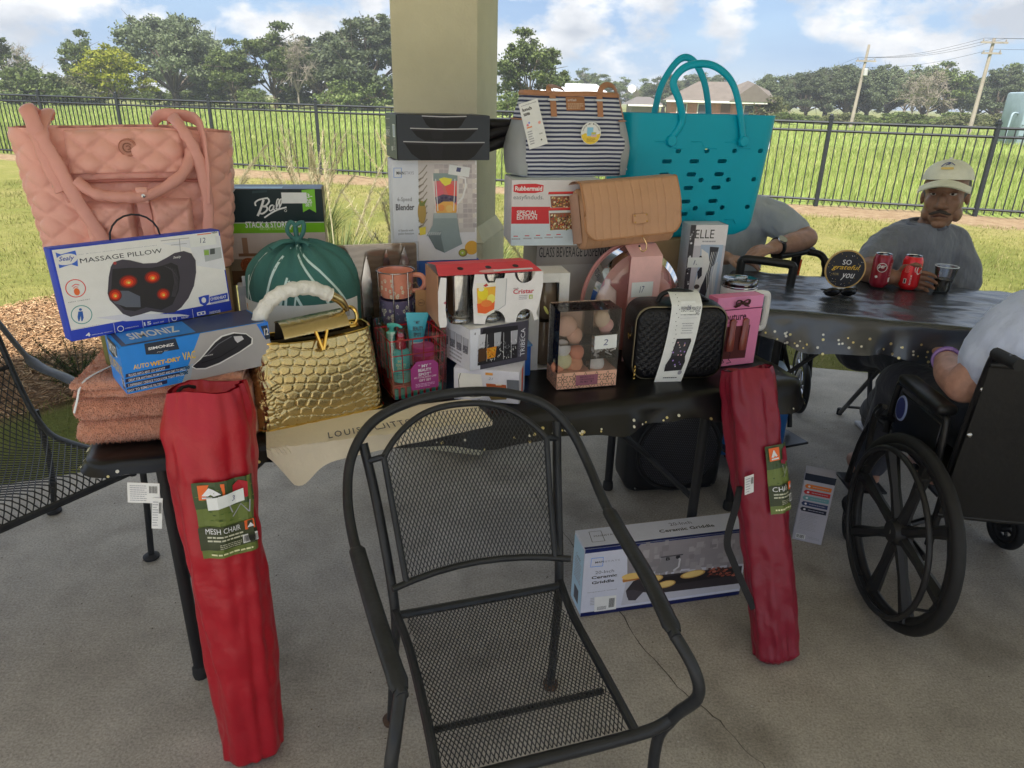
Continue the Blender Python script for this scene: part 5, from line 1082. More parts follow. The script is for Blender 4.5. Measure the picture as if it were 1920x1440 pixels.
P.text('4PC TOTAL BODY CARE', .10,.40,.92,.46, ink(205,190,215), .01); P.text('GIFT SET', .28,.28,.72,.36, ink(205,190,215), .02); P.lines(.15,.08,.85,.22,3,ink(190,150,190)); P.build('card_print', cd, face_map((.045,-.0195,.030), (1,0,0), (0,0,1), .082, .085))
def inb(x, y, z=.075): a = R_(27); return (-.335+x*math.cos(a)-y*math.sin(a), 1.834+x*math.sin(a)+y*math.cos(a), .752+z)
TEAL = sh(84,186,178, rough=.25, coat=.3); REDP = sh(196,36,60, rough=.15, coat=.4)
o = MB().lathe([(.001,0),(.024,0),(.0255,.004),(.0255,.085),(.020,.095),(.010,.098),(.001,.098)], 26).build('spray_bottle', TEAL, None, 50, inb(.034,.030,.046)); setp(o, 'teal spray bottle with red cap at the front of the basket', 'bottle')
MB().lathe([(.013,.098),(.0145,.101),(.0145,.112),(.011,.118),(.010,.140),(.001,.142)], 20).build('cap', REDP, o); MB().lathe([(.0165,.10),(.0165,.138),(.012,.150),(.001,.151)], 20).build('over_cap', clear(.05, (.97,.93,.95), .4), o)
P = Print(.05,.08); P.text('MY', .40,.72,.72,.82, ink(215,210,150), .03); P.text('BEAUTY', .28,.58,.85,.68, ink(215,210,150), .02); P.text('SPOT', .35,.46,.78,.55, ink(215,210,150), .02); P.lines(.3,.1,.8,.35,4,ink(60,110,110)); P.build('bottle_print', o, lambda a, b, l: V(((.0258+l)*math.cos(-2.6+a*2), (.0258+l)*math.sin(-2.6+a*2), .004+.082*b)))
o = MB().lathe([(.001,0),(.022,0),(.023,.004),(.023,.10),(.018,.112),(.012,.115),(.001,.115)], 24).build('pump_bottle', sh(120,170,170, rough=.15, coat=.3), None, 50, inb(.026,.088,.040)); setp(o, 'teal lotion pump bottle at the back of the basket', 'bottle')
mb = MB().lathe([(.0155,.113),(.0165,.116),(.0165,.135),(.012,.138),(.007,.140),(.007,.152),(.013,.153),(.013,.160),(.001,.162)], 18); mb.tube(spline([(0,0,.157),(.018,-.004,.158),(.032,-.008,.152)], 4), [.006,.006,.0055,.005,.005,.0045,.004,.004,.003], 8); mb.build('pump', TEAL, o)
def tubef(u, v):
    z = .085*v; a = u*2*math.pi; k = 1-v; return (.034*(.62+.38*v)*math.cos(a), (.015*k+.0012)*math.sin(a), z)
o = MB().grid(tubef, 30, 10, closeu=True).build('cream_tube', sh(70,170,190, rough=.25, coat=.3), None, 70, inb(.095,.075,.145), (0,R_(4),R_(20))); setp(o, 'turquoise hand cream tube standing above the basket rim', 'tube')
MB().lathe([(.001,-.07),(.022,-.07),(.022,0),(.001,.001)], 18, sy=.7).build('cap', sh(196,204,220), o); P = Print(.06,.08); P.text('* MY', .30,.62,.62,.74, DGY, .02); P.text('BEAUTY', .26,.40,.80,.54, DGY, .02); P.text('SPOT', .30,.2,.7,.33, DGY, .02); P.build('tube_print', o, lambda a, b, l: V(((a-.5)*.056, -(.015*(1-b)+.0016)-l-.0006, .085*b)))
o = MB().lathe([(.001,0),(.030,0),(.032,.004),(.032,.062),(.029,.066)], 28).build('scrub_jar', sh(200,30,86, rough=.15, coat=.4), None, 50, inb(.105,.045,.050)); setp(o, 'hot pink body scrub jar inside the basket', 'jar'); MB().lathe([(.0335,.064),(.0335,.088),(.031,.091),(.001,.092)], 28).build('lid', sh(206,70,130, rough=.15, coat=.4), o); P = Print(.09,.06); P.text('MY BEAUTY SPOT', .22,.6,.78,.74, WHT, .02); P.text('SUP *', .36,.36,.6,.46, WHT, .02); P.build('jar_print', o, lambda a, b, l: V(((.0322+l)*math.cos(-2.7+a*2.2), (.0322+l)*math.sin(-2.7+a*2.2), .003+.058*b)))

# --- six glass pack
cp = empty('glass_pack', (-.200, 1.823, .9765), R_(19), 'white and red carrier of six drinking glasses on the crystal tumbler box', 'glasses')
w, h, d = .284, .145, .165; GLS = clear(.04, (.90,.92,.92), 1.2)
gp = [(.001,.0),(.030,.0),(.032,.004),(.032,.010),(.029,.016),(.033,.022),(.034,.028),(.0355,.137),(.0335,.137),(.031,.030),(.026,.022),(.001,.020)]
g0 = None
for j in range(2):
    for i in range(3):
        loc = (.066+i*.088, .042+j*.078, .001)
        if g0 is None: g0 = MB().lathe(gp, 30).build('glass', GLS, cp, 50, loc)
        else: c_ = g0.copy(); COL.objects.link(c_); c_.parent = cp; c_.location = loc
CW = sh(198,196,198, rough=.5)
def arc(cx, cy, r, a0, a1, n=10, k=1): return [(cx+r*math.cos(R_(a0+(a1-a0)*i/n)), cy+k*r*math.sin(R_(a0+(a1-a0)*i/n))) for i in range(n+1)]
XF = M.Rotation(R_(90),4,'X')
MB().prism([(0,0),(.016,.0),(.020,.01),(.016,.05),(.020,.137),(.004,h-.006),(-.004,.10),(-.004,.02)], 0, .001, X=M.Translation((0,.002,0)) @ XF).build('card_strip', CW, cp, 0)
out = [(.066+.030,.004)]+arc(.158,.0,.030,180,0,10,1.25)+arc(.246,.0,.027,180,0,10,1.35)+[(w+.004,.004),(w-.004,.02),(w+.006,.06),(w+.012,.10),(w+.012,h-.004)]+arc(.242,h-.004,.030,0,-180)+arc(.155,h-.004,.030,0,-180)+[(.098,h-.002),(.092,.10)]
MB().prism(out, 0, .001, X=M.Translation((0,.002,0)) @ XF).build('card_front', CW, cp, 0)
tp_ = MB(); tp_.add([(-.002,.0,h-.002),(w+.008,.0,h-.002),(w-.004,d*.45,h+.012),(.006,d*.45,h+.012)], [(0,1,2,3)]); tp_.add([(.006,d*.45,h+.0121),(w-.004,d*.45,h+.0121),(w,d,h),(0,d,h)], [(0,1,2,3)])
tpo = tp_.build('card_top', sh(196,64,74), cp, 0); MB().box((-.003,d/2,h/2), (.002,d-.01,h-.004)).build('card_side', sh(150,112,88), cp, 0); MB().box((w/2,d-.001,h/2), (w-.004,.001,h-.004)).build('card_back', CW, cp, 0)
P = Print(w, d*.47); [P.circ(x, .55, .030, ink(40,32,34), .14) for x in (.24,.52,.80)]; P.circ(.52,.2,.12, ink(214,150,150), .14); P.rect(.55,.15,.95,.3, ink(206,190,200)); P.build('top_print', tpo, lambda a, b, l: V((a*w, b*d*.45, h-.002+.014*b+l)))
P = PQ(w, h, (745,490), (1615,480), (1590,935), (770,950)); P.T('Cristar', 1380,690,1565,645, ink(168,40,60), .02); P.T('made', 1382,645,1430,630, ink(90,40,56)); P.R(1518,740,1552,702, ink(150,160,90)); P.T('6', 1528,735,1544,708, WHT, .02); P.L(1430,745,1505,700,3,MGY)
P2 = PQ(w, h, (745,490), (1615,480), (1590,935), (770,950)); P2.G([(815,720),(820,733),(830,737),(820,741),(815,752),(810,741),(800,737),(810,733)], ink(150,40,60)); P2.build('star_print', cp, face_map((-.004,.001,0), (1,0,0), (0,0,1), w, h))
P.G([(1230,540),(1330,540),(1315,790),(1240,830),(1165,830)], ink(188,188,190)); P.S([(1325,545),(1312,780),(1250,825),(1165,832)], 5, MGY); P.G([(1062,575),(1230,575),(1220,840),(1160,870),(1080,860)], ink(205,196,186)); P.G([(1066,620),(1228,610),(1218,810),(1150,850),(1078,840)], ink(226,150,50)); P.G([(1070,760),(1222,740),(1216,815),(1140,850),(1078,838)], ink(214,86,40)); P.O(1120,670,46, ink(240,180,40), 55); P.O(1190,720,36, ink(240,190,90), 40); P.O(1150,760,50, ink(222,110,50), 30); P.G([(1120,600),(1150,580),(1165,600),(1140,612)], ink(160,50,50)); P.O(1105,630,24, ink(226,205,170), 18)
P.build('front_print', cp, face_map((0,.001,0), (1,0,0), (0,0,1), w, h))

# --- stemless wine glass box
sb_ = W(1.135, .30, .752); wb = empty('wine_glass_box', tuple(sb_), R_(12), 'white open front box holding two smoky brown stemless glasses', 'box')
w, h, d = .125, .315, .10; mb = MB(); mb.box((w/2,d/2,.002), (w,d,.004)); mb.box((w/2,d/2,h-.002), (w,d,.004)); mb.box((w/2,d-.002,h/2), (w,.004,h-.009)); mb.box((.002,d/2,h/2), (.004,d-.009,h-.009)); mb.box((w-.002,d/2,h/2), (.004,d-.009,h-.009)); mb.box((.016,-.002,h/2), (.032,.003,h)); mb.box((w-.016,-.002,h/2), (.032,.003,h)); mb.box((w/2,-.002,h-.014), (w-.065,.003,.028))
mb.build('carton', sh(200,202,214), wb, 0)
wg = mat((.20,.15,.11), .08, var=.05, coat=.4)
for x, y, z in ((.0625,.045,.004), (.0625,.045,.158)): MB().lathe([(.02,0),(.035,.012),(.042,.045),(.036,.10),(.028,.148),(.0265,.148),(.034,.098),(.040,.045),(.03,.014),(.001,.006)], 24, X=M.Translation((x,y,z))).build('glass', wg, wb, 60)
mb = MB()
for s_ in (-1, 1): mb.ball((0,0,0), (.005,.002,.016), 8, 6, X=M.Translation((.0625+s_*.010,-.008,.20)) @ M.Rotation(R_(s_*28),4,'Y'))
mb.build('rabbit_ears', sh(206,200,120), wb)
p = W(1.085, .27, .752); o = MB().lathe([(.02,0),(.03,.012),(.040,.05),(.036,.12),(.028,.20),(.0265,.20),(.034,.12),(.038,.05),(.001,.01)], 24).build('wine_glass', wg, None, 60, (p.x-.03, p.y+.02, .86)); setp(o, 'loose smoky brown stemless glass between the white glass packs', 'glass')
o2 = MB().rbox((0,0,0), (.11,.11,.105), .006, 2).build('lidded_tub', sh(36,84,160, rough=.3), None, 40, (p.x-.02, p.y+.03, .8055), (0,0,R_(15))); setp(o2, 'small blue plastic tub behind the crystal tumbler box', 'tub'); MB().rbox((0,0,.050), (.116,.116,.008), .003, 2).build('lid', sh(90,130,180, rough=.3), o2)
# ---------------------------------------------------------------- right half of the table
# --- striped lunch bag
w_, h_, d_ = .378, .252, .15
lb = empty('lunch_bag', (.002, 2.297, 1.3305), R_(17), 'navy and white striped lunch bag with tan trim and grey side pockets', 'bag')
m, t, b_, tcn = nodes_mat('striped_canvas'); sp_ = t.nodes.new('ShaderNodeSeparateXYZ'); t.links.new(tcn.outputs['Object'], sp_.inputs[0])
def mth2(op, a, b__=0.):
    n = t.nodes.new('ShaderNodeMath'); n.operation = op
    for s_, x in zip(n.inputs, (a, b__)):
        if hasattr(x, 'links'): t.links.new(x, s_)
        else: s_.default_value = x
    return n.outputs[0]
sw = mth2('ADD', mth2('MULTIPLY', sp_.outputs[2], 1/.0128), mth2('MULTIPLY', tnoise(t, tcn, 9, 2, .5), .35))
t.links.new(tramp(t, mth2('FRACT', sw), (.46, (.60,.62,.70)), (.50, (.045,.055,.12)), (.96, (.045,.055,.12)), (1, (.60,.62,.70))), b_.inputs['Base Color']); b_.inputs['Roughness'].default_value = .8; tbump(t, b_, tnoise(t, tcn, 500, 2, .5), .2, .003)
STR = m
def lbp(u, v, lift=0):
    A = w_/2*(1-.16*max(0, v-.35)/.65)-.006*(1-v); B = d_/2*(1-.45*max(0, v-.45)/.55); x, y, nx_, ny_ = rrect(u, A, B, .028)
    k = .010*math.sin(v*math.pi)*abs(ny_)+.003*nz(x*12, v*6, y*8)+lift; z = v*h_; rb = min(1, v/.06); 
    return V((w_/2+x*(.96+.04*rb)+nx_*k, d_/2+y*(.92+.08*rb)+ny_*k, z+.003*nz(x*9, 5)*v))
mb = MB(); mb.grid(lbp, 160, 44, closeu=True); mb.add([lbp(i/50, 0) for i in range(50)], [tuple(range(50))[::-1]]); mb.add([lbp(i/50, 1)-V((0,0,.004)) for i in range(50)], [tuple(range(50))]); mb.build('body', STR, lb, 70)
TAN = sh(150,108,82, 1.5, rough=.5, var=.06, vs=20, bump=.1, bs=200)
MB().grid(lambda u, v: lbp(u, .955+.06*v, .002+.0035*math.sin(v*math.pi)), 120, 5, closeu=True).build('top_trim', TAN, lb, 60)
def fx(x, v, lift): # front of the bag
    A = w_/2*(1-.16*max(0, v-.35)/.65)-.006*(1-v); B = d_/2*(1-.45*max(0, v-.45)/.55); r = .028; tot = 4*(A-r)+4*(B-r)+2*math.pi*r; return lbp(max(0, min(2*(A-r), x-w_/2+A-r))/tot, v, lift)
for x in (.115, .272):
    MB().grid(lambda a, b: fx(x-.010+.020*a, .72+.28*b, .005), 3, 8).build('strap_anchor', TAN, lb, 60)
    p = fx(x, .915, .007); MB().box((0,0,0), (.034,.004,.006)).build('buckle', mat((.5,.5,.52), .3, 1), lb, 0, p)
def hnd(x0, x1, yb, top, name):
    a, b = fx(x0, .99, .006), fx(x1, .99, .006); 
    if yb: a.y = b.y = d_*.8
    P_ = spline([a, a+V((.0,.004,.010)), V(((x0+x1)/2, a.y+top[1], a.z+top[0])), b+V((.0,.004,.010)), b], 8); return MB().tube(P_, .010, 6, flat=.22, upv=(0,-1,.3)).build(name, TAN, lb, 60)
MB().tube(spline([fx(.105,.99,.006), fx(.105,1.0,.006)+V((0,.005,.014)), fx(.12,1.0,0)+V((.02,.045,.018)), fx(.18,1.0,0)+V((0,.08,.010))], 6), .010, 6, flat=.22, upv=(0,-1,.3)).build('handle', TAN, lb, 60)
MB().tube(spline([fx(.272,.99,.006), fx(.275,1.0,.004)+V((.006,.0,.016)), fx(.29,1.0,0)+V((.02,.02,.026)), fx(.32,1.0,0)+V((.02,.03,.016)), (.362,.06,.215), (.372,.05,.165), (.366,.06,.145)], 7), .0105, 6, flat=.22, upv=(0,-1,.3)).build('handle', TAN, lb, 60)
GRY = sh(134,138,142, 1.5, rough=.7, var=.05, vs=15)
for sgn in (-1, 1):
    def pk(a, b):
        v = .02+.66*b; A = w_/2*(1-.16*max(0, v-.35)/.65); an = -.5*math.pi+math.pi*a*.95; bulge = .016*math.sin(max(.02, b)*math.pi*.85+.3)
        return (w_/2+sgn*(A-.030+(.034+bulge)*math.cos(an)**.6 if math.cos(an) > 0 else A-.030)+0, d_/2+(d_/2+.010)*math.sin(an)*.96, v*h_)
    MB().grid(pk, 20, 20).build('side_pocket', GRY, lb, 70, None)
    MB().tube([pk(a, 1.0) for a in np.linspace(0, 1, 14)], .0055, 6, flat=.5, upv=(0,0,1)).build('pocket_trim', TAN, lb, 60)
MB().grid(lambda a, b: (w_-.012+.055*(1-a*.3)*b*.9+.01, .10+.03*a, .03+.17*a-.02*b), 10, 6).build('side_wing', STR, lb, 60)
pt = MB().grid(lambda a, b: fx(.158+.062*a, .795+.155*b, .004), 6, 6).build('leather_patch', sh(140,98,70, 1.5, rough=.5), lb, 60)
P = Print(.062,.04); P.text('so+fresh', .08,.68,.55,.88, WHT, 0, .3); P.lines(.08,.1,.92,.55,3,ink(190,170,150),.3); P.build('patch_print', pt, lambda a, b, l: fx(.158+.062*a, .795+.155*b, .0042+l))
ht = MB().prism([(0,0),(.062,0),(.062,.135),(0,.135)], 0, .001, X=M.Translation((.028,-.026,.085)) @ M.Rotation(R_(-17),4,'Y') @ M.Rotation(R_(90),4,'X')).build('hang_tag', sh(196,198,210), lb, 0)
P = Print(.062,.135); P.text('lunch', .12,.82,.60,.89, BLK, .03); P.text('tote', .12,.72,.45,.79, BLK, .03); P.lines(.1,.93,.9,.96,1,MGY); P.circ(.2,.52,.06, ink(196,120,130)); P.circ(.3,.56,.05, ink(120,130,190)); P.rect(.12,.45,.4,.48, ink(210,130,90)); P.circ(.82,.5,.07, ink(206,140,130)); P.lines(.1,.08,.35,.4,6,MGY); P.text('tote', .68,.25,.85,.28, BLK); P.circ(.72,.13,.04,DGY); P.build('tag_print', ht, lambda a, b, l: M.Translation((.028,-.0272,.085)) @ M.Rotation(R_(-17),4,'Y') @ V((a*.062, -l, b*.135)))
stc = [fx(.232, .53, .009)+V((.034*math.cos(a), -.006, .034*math.sin(a))) for a in np.linspace(0, 2*math.pi, 33)[:-1]]
sk = MB().add(stc+[p+V((0,.001,0)) for p in stc], [tuple(range(32)), tuple(range(32,64))[::-1]]).build('round_sticker', sh(196,200,212), lb, 0); c0 = fx(.232,.53,.009)
P = Print(1, 1); P.poly([(.03,.42),(.2,.5),(.45,.46),(.7,.42),(.97,.5),(.95,.35),(.85,.16),(.68,.05),(.5,.015),(.32,.05),(.15,.16),(.05,.32)], ink(222,172,60)); P.rect(.30,.38,.60,.76, ink(120,170,215)); P.rect(.50,.36,.76,.55, ink(160,165,165)); P.rect(.53,.46,.72,.54, ink(170,170,70)); P.rect(.5,.34,.78,.42, ink(190,160,160)); P.lines(.3,.12,.72,.28,4,ink(110,80,40),.4)
for i, ch in enumerate('LUNCH KIT INCLUDED'):
    if ch == ' ': continue
    a = R_(163-i*8.6); x, y = .5+.42*math.cos(a), .5+.42*math.sin(a); vs_, fs_ = text_mesh(ch, .01); r_ = a-math.pi/2; q_ = (vs_-.5)*np.array((.045,.06)); P._add(np.stack([x+q_[:,0]*math.cos(r_)-q_[:,1]*math.sin(r_), y+q_[:,0]*math.sin(r_)+q_[:,1]*math.cos(r_)], 1), fs_, DGY)
P.build('sticker_print', sk, lambda a, b, l: c0+V(((a-.5)*.068, -.0062-l*1.2, (b-.5)*.068)))

# --- teal rubber tote
tl = empty('rubber_tote', (*W(1.865, .665, 1.1),), TH, 'tall teal rubber tote with slotted holes and two looped handles', 'bag')
TLM = sh(0,128,150, 1.9, rough=.38, var=.03, vs=8, spec=.4)
th_, tA, tB = .425, .305, .10
bm = bmesh.new(); mbt = MB(); out_, inn = [], []
def tlp(u, v, sh_=0):
    A = .282+(tA-.282)*v**.8; B = .075+(tB-.075)*v; x, y, nx_, ny_ = rrect(u, A-sh_, B-sh_, .045); rb = min(1, (v*th_)/.05); k = math.sqrt(max(0, 1-(1-rb)**2)) if rb < 1 else 1; s_ = .82+.18*k
    return (x*s_, y*s_, v*th_+sh_*(1 if v < .02 else 0))
mbt.grid(tlp, 120, 24, closeu=True); mbt.grid(lambda u, v: tlp(u, v, .006), 120, 24, closeu=True, flip=True)
K = 120; b1 = 25*K
mbt.f += [(24*K+i, 24*K+(i+1) % K, b1+24*K+(i+1) % K, b1+24*K+i) for i in range(K)]; mbt.f += [tuple(range(K))[::-1], tuple(b1+i for i in range(K))]; mbt.m += [0]*(K+2)
body = mbt.build('body', TLM, tl, 50)
cut = MB(); SL = []
for r_, z in enumerate((.27,.225,.178,.13,.085,.045)):
    for c_, x in enumerate((-.17,-.06,.055,.165)):
        if c_ == 3: continue
        SL.append((x+.035-.004*r_, z, .020, .0075))
for r_, z in enumerate((.305,.205,.105)):
    for x in (-.115,.0,.115,.225): SL.append((x-.006*r_+.02, z, .011, .008))
for x, z, a, b in SL:
    o_ = [(x+math.copysign(a-b, math.cos(q))+b*math.cos(q), z+b*math.sin(q)) for q in np.linspace(.02, 2*math.pi+.02, 15)[:-1]]
    cut.prism(o_, -.16, .16, X=M.Rotation(R_(90),4,'X'))
co_ = cut.build('cutter', TLM, None, 0); co_.parent = tl
md = body.modifiers.new('holes', 'BOOLEAN'); md.operation = 'DIFFERENCE'; md.object = co_; md.solver = 'EXACT'
bpy.context.view_layer.update(); dg = bpy.context.evaluated_depsgraph_get(); nm = bpy.data.meshes.new_from_object(body.evaluated_get(dg)); body.modifiers.clear(); old = body.data; body.data = nm; bpy.data.objects.remove(co_)
if len(nm.polygons): nm.polygons.foreach_set('use_smooth', [True]*len(nm.polygons)); nm.set_sharp_from_angle(angle=R_(40))
for sy, xs_, pts in ((-1, (-.13,.155), [(-.13,-.088,.345),(-.10,-.10,.40),(-.125,-.11,.465),(-.155,-.11,.525),(-.11,-.11,.572),(-.02,-.11,.58),(.06,-.11,.54),(.11,-.108,.465),(.155,-.10,.345)]), (1, (-.10,.14), [(-.10,.098,.36),(-.09,.105,.44),(-.065,.11,.53),(-.005,.115,.605),(.05,.115,.605),(.10,.11,.545),(.13,.105,.46),(.145,.098,.36)])):
    if sy < 0: pts = [(x, y+.0-.005, z) for x, y, z in pts]
    MB().tube(spline(pts, 8), .0125, 12, flat=.62, upv=(0,-1,0)).build('handle', TLM, tl, 60)
    for x, y, z in (pts[0], pts[-1]): MB().lathe([(.001,.007),(.017,.006),(.020,.002),(.021,-.006)], 8, X=M.Translation((x,y-.006 if sy < 0 else y,z-.006)) @ M.Rotation(R_(90),4,'X')).build('handle_knob', TLM, tl, 30)
mb = MB()
for x in (-.19,-.05,.09): mb.tube([(x,-.094,.335),(x+.045,-.094,.335),(x+.058,-.093,.315),(x+.11,-.093,.312)], .0022, 5)
for x in (-.12,.02,.14): mb.tube([(x,-.082,.06),(x+.04,-.082,.06),(x+.05,-.082,.045)], .002, 5)
mb.build('raised_ribs', TLM, tl)['kind'] = 'stuff'

# --- tan hanging toiletry bag
tn = empty('toiletry_bag', (.218, 2.144, 1.137), R_(19), 'tan channel stitched toiletry bag with flap and gold hook on the pink dome pack', 'bag'); tn.rotation_euler = (R_(-14), R_(-3.5), R_(19))
TNM = sh(164,126,98, 1.5, rough=.42, var=.05, vs=14, bump=.12, bs=180, spec=.45)
w_, h_ = .325, .195
def ch(x): return -.0028*max(0, 1-abs(((x/.027) % 1)-.5)*2*6 if abs(((x/.027) % 1)-.5) < .17 else 0)
def tnb(u, v): # closed cushion body
    a = 2*math.pi*v; y = .055+.050*math.cos(a+math.pi); z = h_*.5+h_*.5*math.sin(a)*(1 if math.sin(a) < 0 else .92); x = w_*u; e = min(u, 1-u)*w_; k = min(1, e/.012)**.5
    return (x, .055+(y-.055+ch(x)*(1 if y < .05 else 0))*(.75+.25*k), h_*.47+(z-h_*.47)*(.90+.10*k))
mb = MB(); mb.grid(tnb, 120, 40); 
for uu in (0, 1): L_ = [tnb(uu, i/40) for i in range(40)]; mb.add(L_, [tuple(range(40))[::(-1 if uu else 1)]])
mb.build('body', TNM, tn, 60)
def tfl(u, v):
    x = -.004+(w_+.004)*u; L_ = .30*v; zt = h_+.004
    if L_ < .10: y, z = .105-L_*1.05, zt-.0008*(L_/.01)**.5+.012*math.sin(L_/.10*math.pi)
    else: q = L_-.10; y, z = -.004-.016*math.sin(min(1, q/.16)*math.pi*.8), zt-q*.88
    e = min(u, 1-u)*w_; lowc = max(0, 1-e/.035); z += lowc**2*.030 if v > .75 else 0
    return (x, y-ch(x+.012) - .0035, z)
mb = MB(); mb.grid(tfl, 130, 40); mb.grid(lambda u, v: V(tfl(u, v))+V((0,.004,-.002)), 130, 40, flip=True); mb.build('flap', TNM, tn, 60)
MB().tube([tfl(0, v) for v in np.linspace(.3, 1, 16)]+[tfl(u, 1) for u in np.linspace(.03, 1, 40)]+[tfl(1, v) for v in np.linspace(.97, .3, 16)], .0028, 6).build('flap_piping', sh(150,108,76), tn, 60)
pl = MB().rbox((w_*.55,-.026,.075), (.05,.004,.030), .0015, 1).build('snap_plate', TNM, tn)
for dx in (-.02,.02):
    for dz in (-.010,.010): MB().ball((w_*.55+dx,-.029,.075+dz), .0026, 8, 6).build('stud', GOLD2, pl)
MB().tube(spline([(w_*.56,-.016,.024),(w_*.57,-.028,.012),(w_*.585,-.030,-.006),(w_*.57,-.030,-.022),(w_*.53,-.030,-.024),(w_*.51,-.030,-.010)], 6), .0022, 8).build('hook', mat((.75,.52,.30), .2, 1), tn); MB().ball((w_*.508,-.030,-.008), .0038, 8, 6).build('hook_tip', mat((.02,.02,.02), .5), tn)
MB().grid(lambda u, v: (-.003-.012*math.sin(u*math.pi)*(1-v*.3), .02+.07*u, .02+.15*v), 8, 8).build('side_gusset', sh(150,120,104), tn, 60)

# --- pink dome gift pack
bl = empty('bath_gift_pack', (.256, 2.17, .752), TH, 'pink domed bath gift pack in clear plastic with a pink paper band', 'gift set')
w_, h_, d_ = .34, .378, .11; PKB = sh(196,138,134, 1.5, rough=.5)
def dome(n=40): return [(.001,0)]+[(w_/2-w_/2*math.cos(a)*1.0, h_*.45+h_*.55*math.sin(a)) for a in np.linspace(0, math.pi, n)]+[(w_-.001,0)]
D = dome(); MB().prism(D, 0, .006, X=M.Translation((0,d_,0)) @ M.Rotation(R_(90),4,'X')).build('backing_card', PKB, bl, 0)
mb = MB(); n = len(D); off = [(x, d_-.006, z) for x, z in D]; inn = lambda k, y: [(w_/2+(x-w_/2)*k, y, h_*.45+(z-h_*.45)*k if z > h_*.45 else z) for x, z in D]
R0, R1, R2, R3, R4 = inn(.985, d_-.006), inn(.97, .045), inn(.93, .018), inn(.82, .004), inn(.5, .0)
for a, b in ((R0,R1),(R1,R2),(R2,R3),(R3,R4)): mb.add(a+b, [(i, i+1, n+i+1, n+i) for i in range(n-1)])
mb.add(R4, [tuple(range(n))]); mb.build('plastic_dome', clear(.06, (.985,.97,.97), .25), bl, 70)
MB().tube([(x, d_-.012, z) for x, z in D], .004, 6).build('dome_rim', PKB, bl)
for x, z, r_, c_ in ((.07,.10,.05,(186,150,146)),(.27,.11,.05,(176,126,122)),(.07,.23,.035,(206,180,176)),(.265,.24,.04,(190,140,134))): MB().lathe([(.001,0),(r_,0),(r_*1.05,.03),(r_*.95,.09),(r_*.3,.11),(r_*.25,.13),(.001,.13)], 20, X=M.Translation((x,.055,z-.09)), sy=.7).build('bath_bottle', sh(*c_, rough=.3), bl, 50)
bd = MB(); bd.add([(.115,-.003,.0),(.228,-.003,.0),(.232,-.003,h_*.93),(.118,-.003,h_*.93),(.118,.05,h_+.004),(.232,.05,h_+.004),(.118,d_,h_+.004),(.232,d_,h_+.004)], [(0,1,2,3),(3,2,5,4),(4,5,7,6)]); bdo = bd.build('paper_band', sh(212,158,156, rough=.45), bl, 0)
P = PQ(.114, h_*.93, (390,150), (715,155), (660,750), (335,740)); Wt = ink(226,196,196); P.T('BLOOM', 382,540,650,488, Wt, -.006); P.S([(390,460),(655,470)], 3, Wt); P.S([(345,595),(440,600),(655,605)], 3, Wt); P.L(490,590,530,560,1,Wt)
for k in range(13): a = R_(150-k*10); P.S([(522+20*math.cos(a),458),(522+55*math.cos(a),458-50*math.sin(a)),(522+95*math.cos(a),458-88*math.sin(a))], 4, Wt); P.O(522+98*math.cos(a),458-90*math.sin(a),8, Wt, 4, 8, a)
P.build('band_print', bdo, face_map((.116,-.0032,0), (1,0,0), (0,0,1), .114, h_*.93)); q = P.q(400,370); sticker(bdo, face_map((.116,-.0032,0), (1,0,0), (0,0,1), .114, h_*.93), q[0], q[1], .68, .14, '17', .114, h_*.93)

# --- beauty sponge box
bx_ = empty('sponge_set_box', (.134, 1.942, .752), R_(15.1), 'clear box of pink makeup sponges with a pink star patterned base', 'box')
w_, h_, d_ = .191, .243, .10; PBS = sh(206,158,136, 1.5, rough=.5); CLR = clear(.04, (.985,.975,.97), .15)
MB().box((w_/2,d_/2,.026), (w_,d_,.052)).build('base_tray', PBS, bx_, 0); MB().box((w_/2,d_-.002,.15), (w_-.004,.002,.19)).build('back_card', sh(220,170,150), bx_, 0)
def stars(P_, w, h, g=.036):
    c_ = ink(44,24,26)
    for i in range(-1, int(w/g)+2):
        for j in range(-1, int(h/(g*.87))+2):
            cx_, cy_ = (i+.5*(j % 2))*g, j*g*.87
            for k in range(6):
                a = k*math.pi/3+math.pi/6; p1 = (cx_+g*.27*math.cos(a-.5), cy_+g*.27*math.sin(a-.5)); p2 = (cx_+g*.52*math.cos(a), cy_+g*.52*math.sin(a)); p3 = (cx_+g*.27*math.cos(a+.5), cy_+g*.27*math.sin(a+.5))
                L_ = [(cx_, cy_), p1, p2, p3]; 
                if all(0 <= x <= w and 0 <= y <= h for x, y in L_): P_.items.append((np.array([(0,0)]), [], 1, np.array((9,9)), np.array((9,9)), 0)) if 0 else None
                for (a1, b1), (a2, b2) in zip(L_, L_[1:]+L_[:1]):
                    if all(0 <= v <= w for v in (a1, a2)) and all(0 <= v <= h for v in (b1, b2)):
                        t1 = np.array((a2-a1, b2-b1)); nn = np.array((-t1[1], t1[0]))/(np.linalg.norm(t1)+1e-9)*.0006
                        if c_ not in P_.ms: P_.ms.append(c_)
                        P_.items.append((np.array([(a1+nn[0], b1+nn[1]), (a1-nn[0], b1-nn[1]), (a2-nn[0], b2-nn[1]), (a2+nn[0], b2+nn[1])])/np.array((w, h)), [(0,1,2,3)], 1, np.array((5.,5.)), np.array((5.,5.)), P_.ms.index(c_)))
P = Print(w_, .052); stars(P, w_, .052); P.build('base_pattern', bx_, face_map((0,0,0), (1,0,0), (0,0,1), w_, .052))
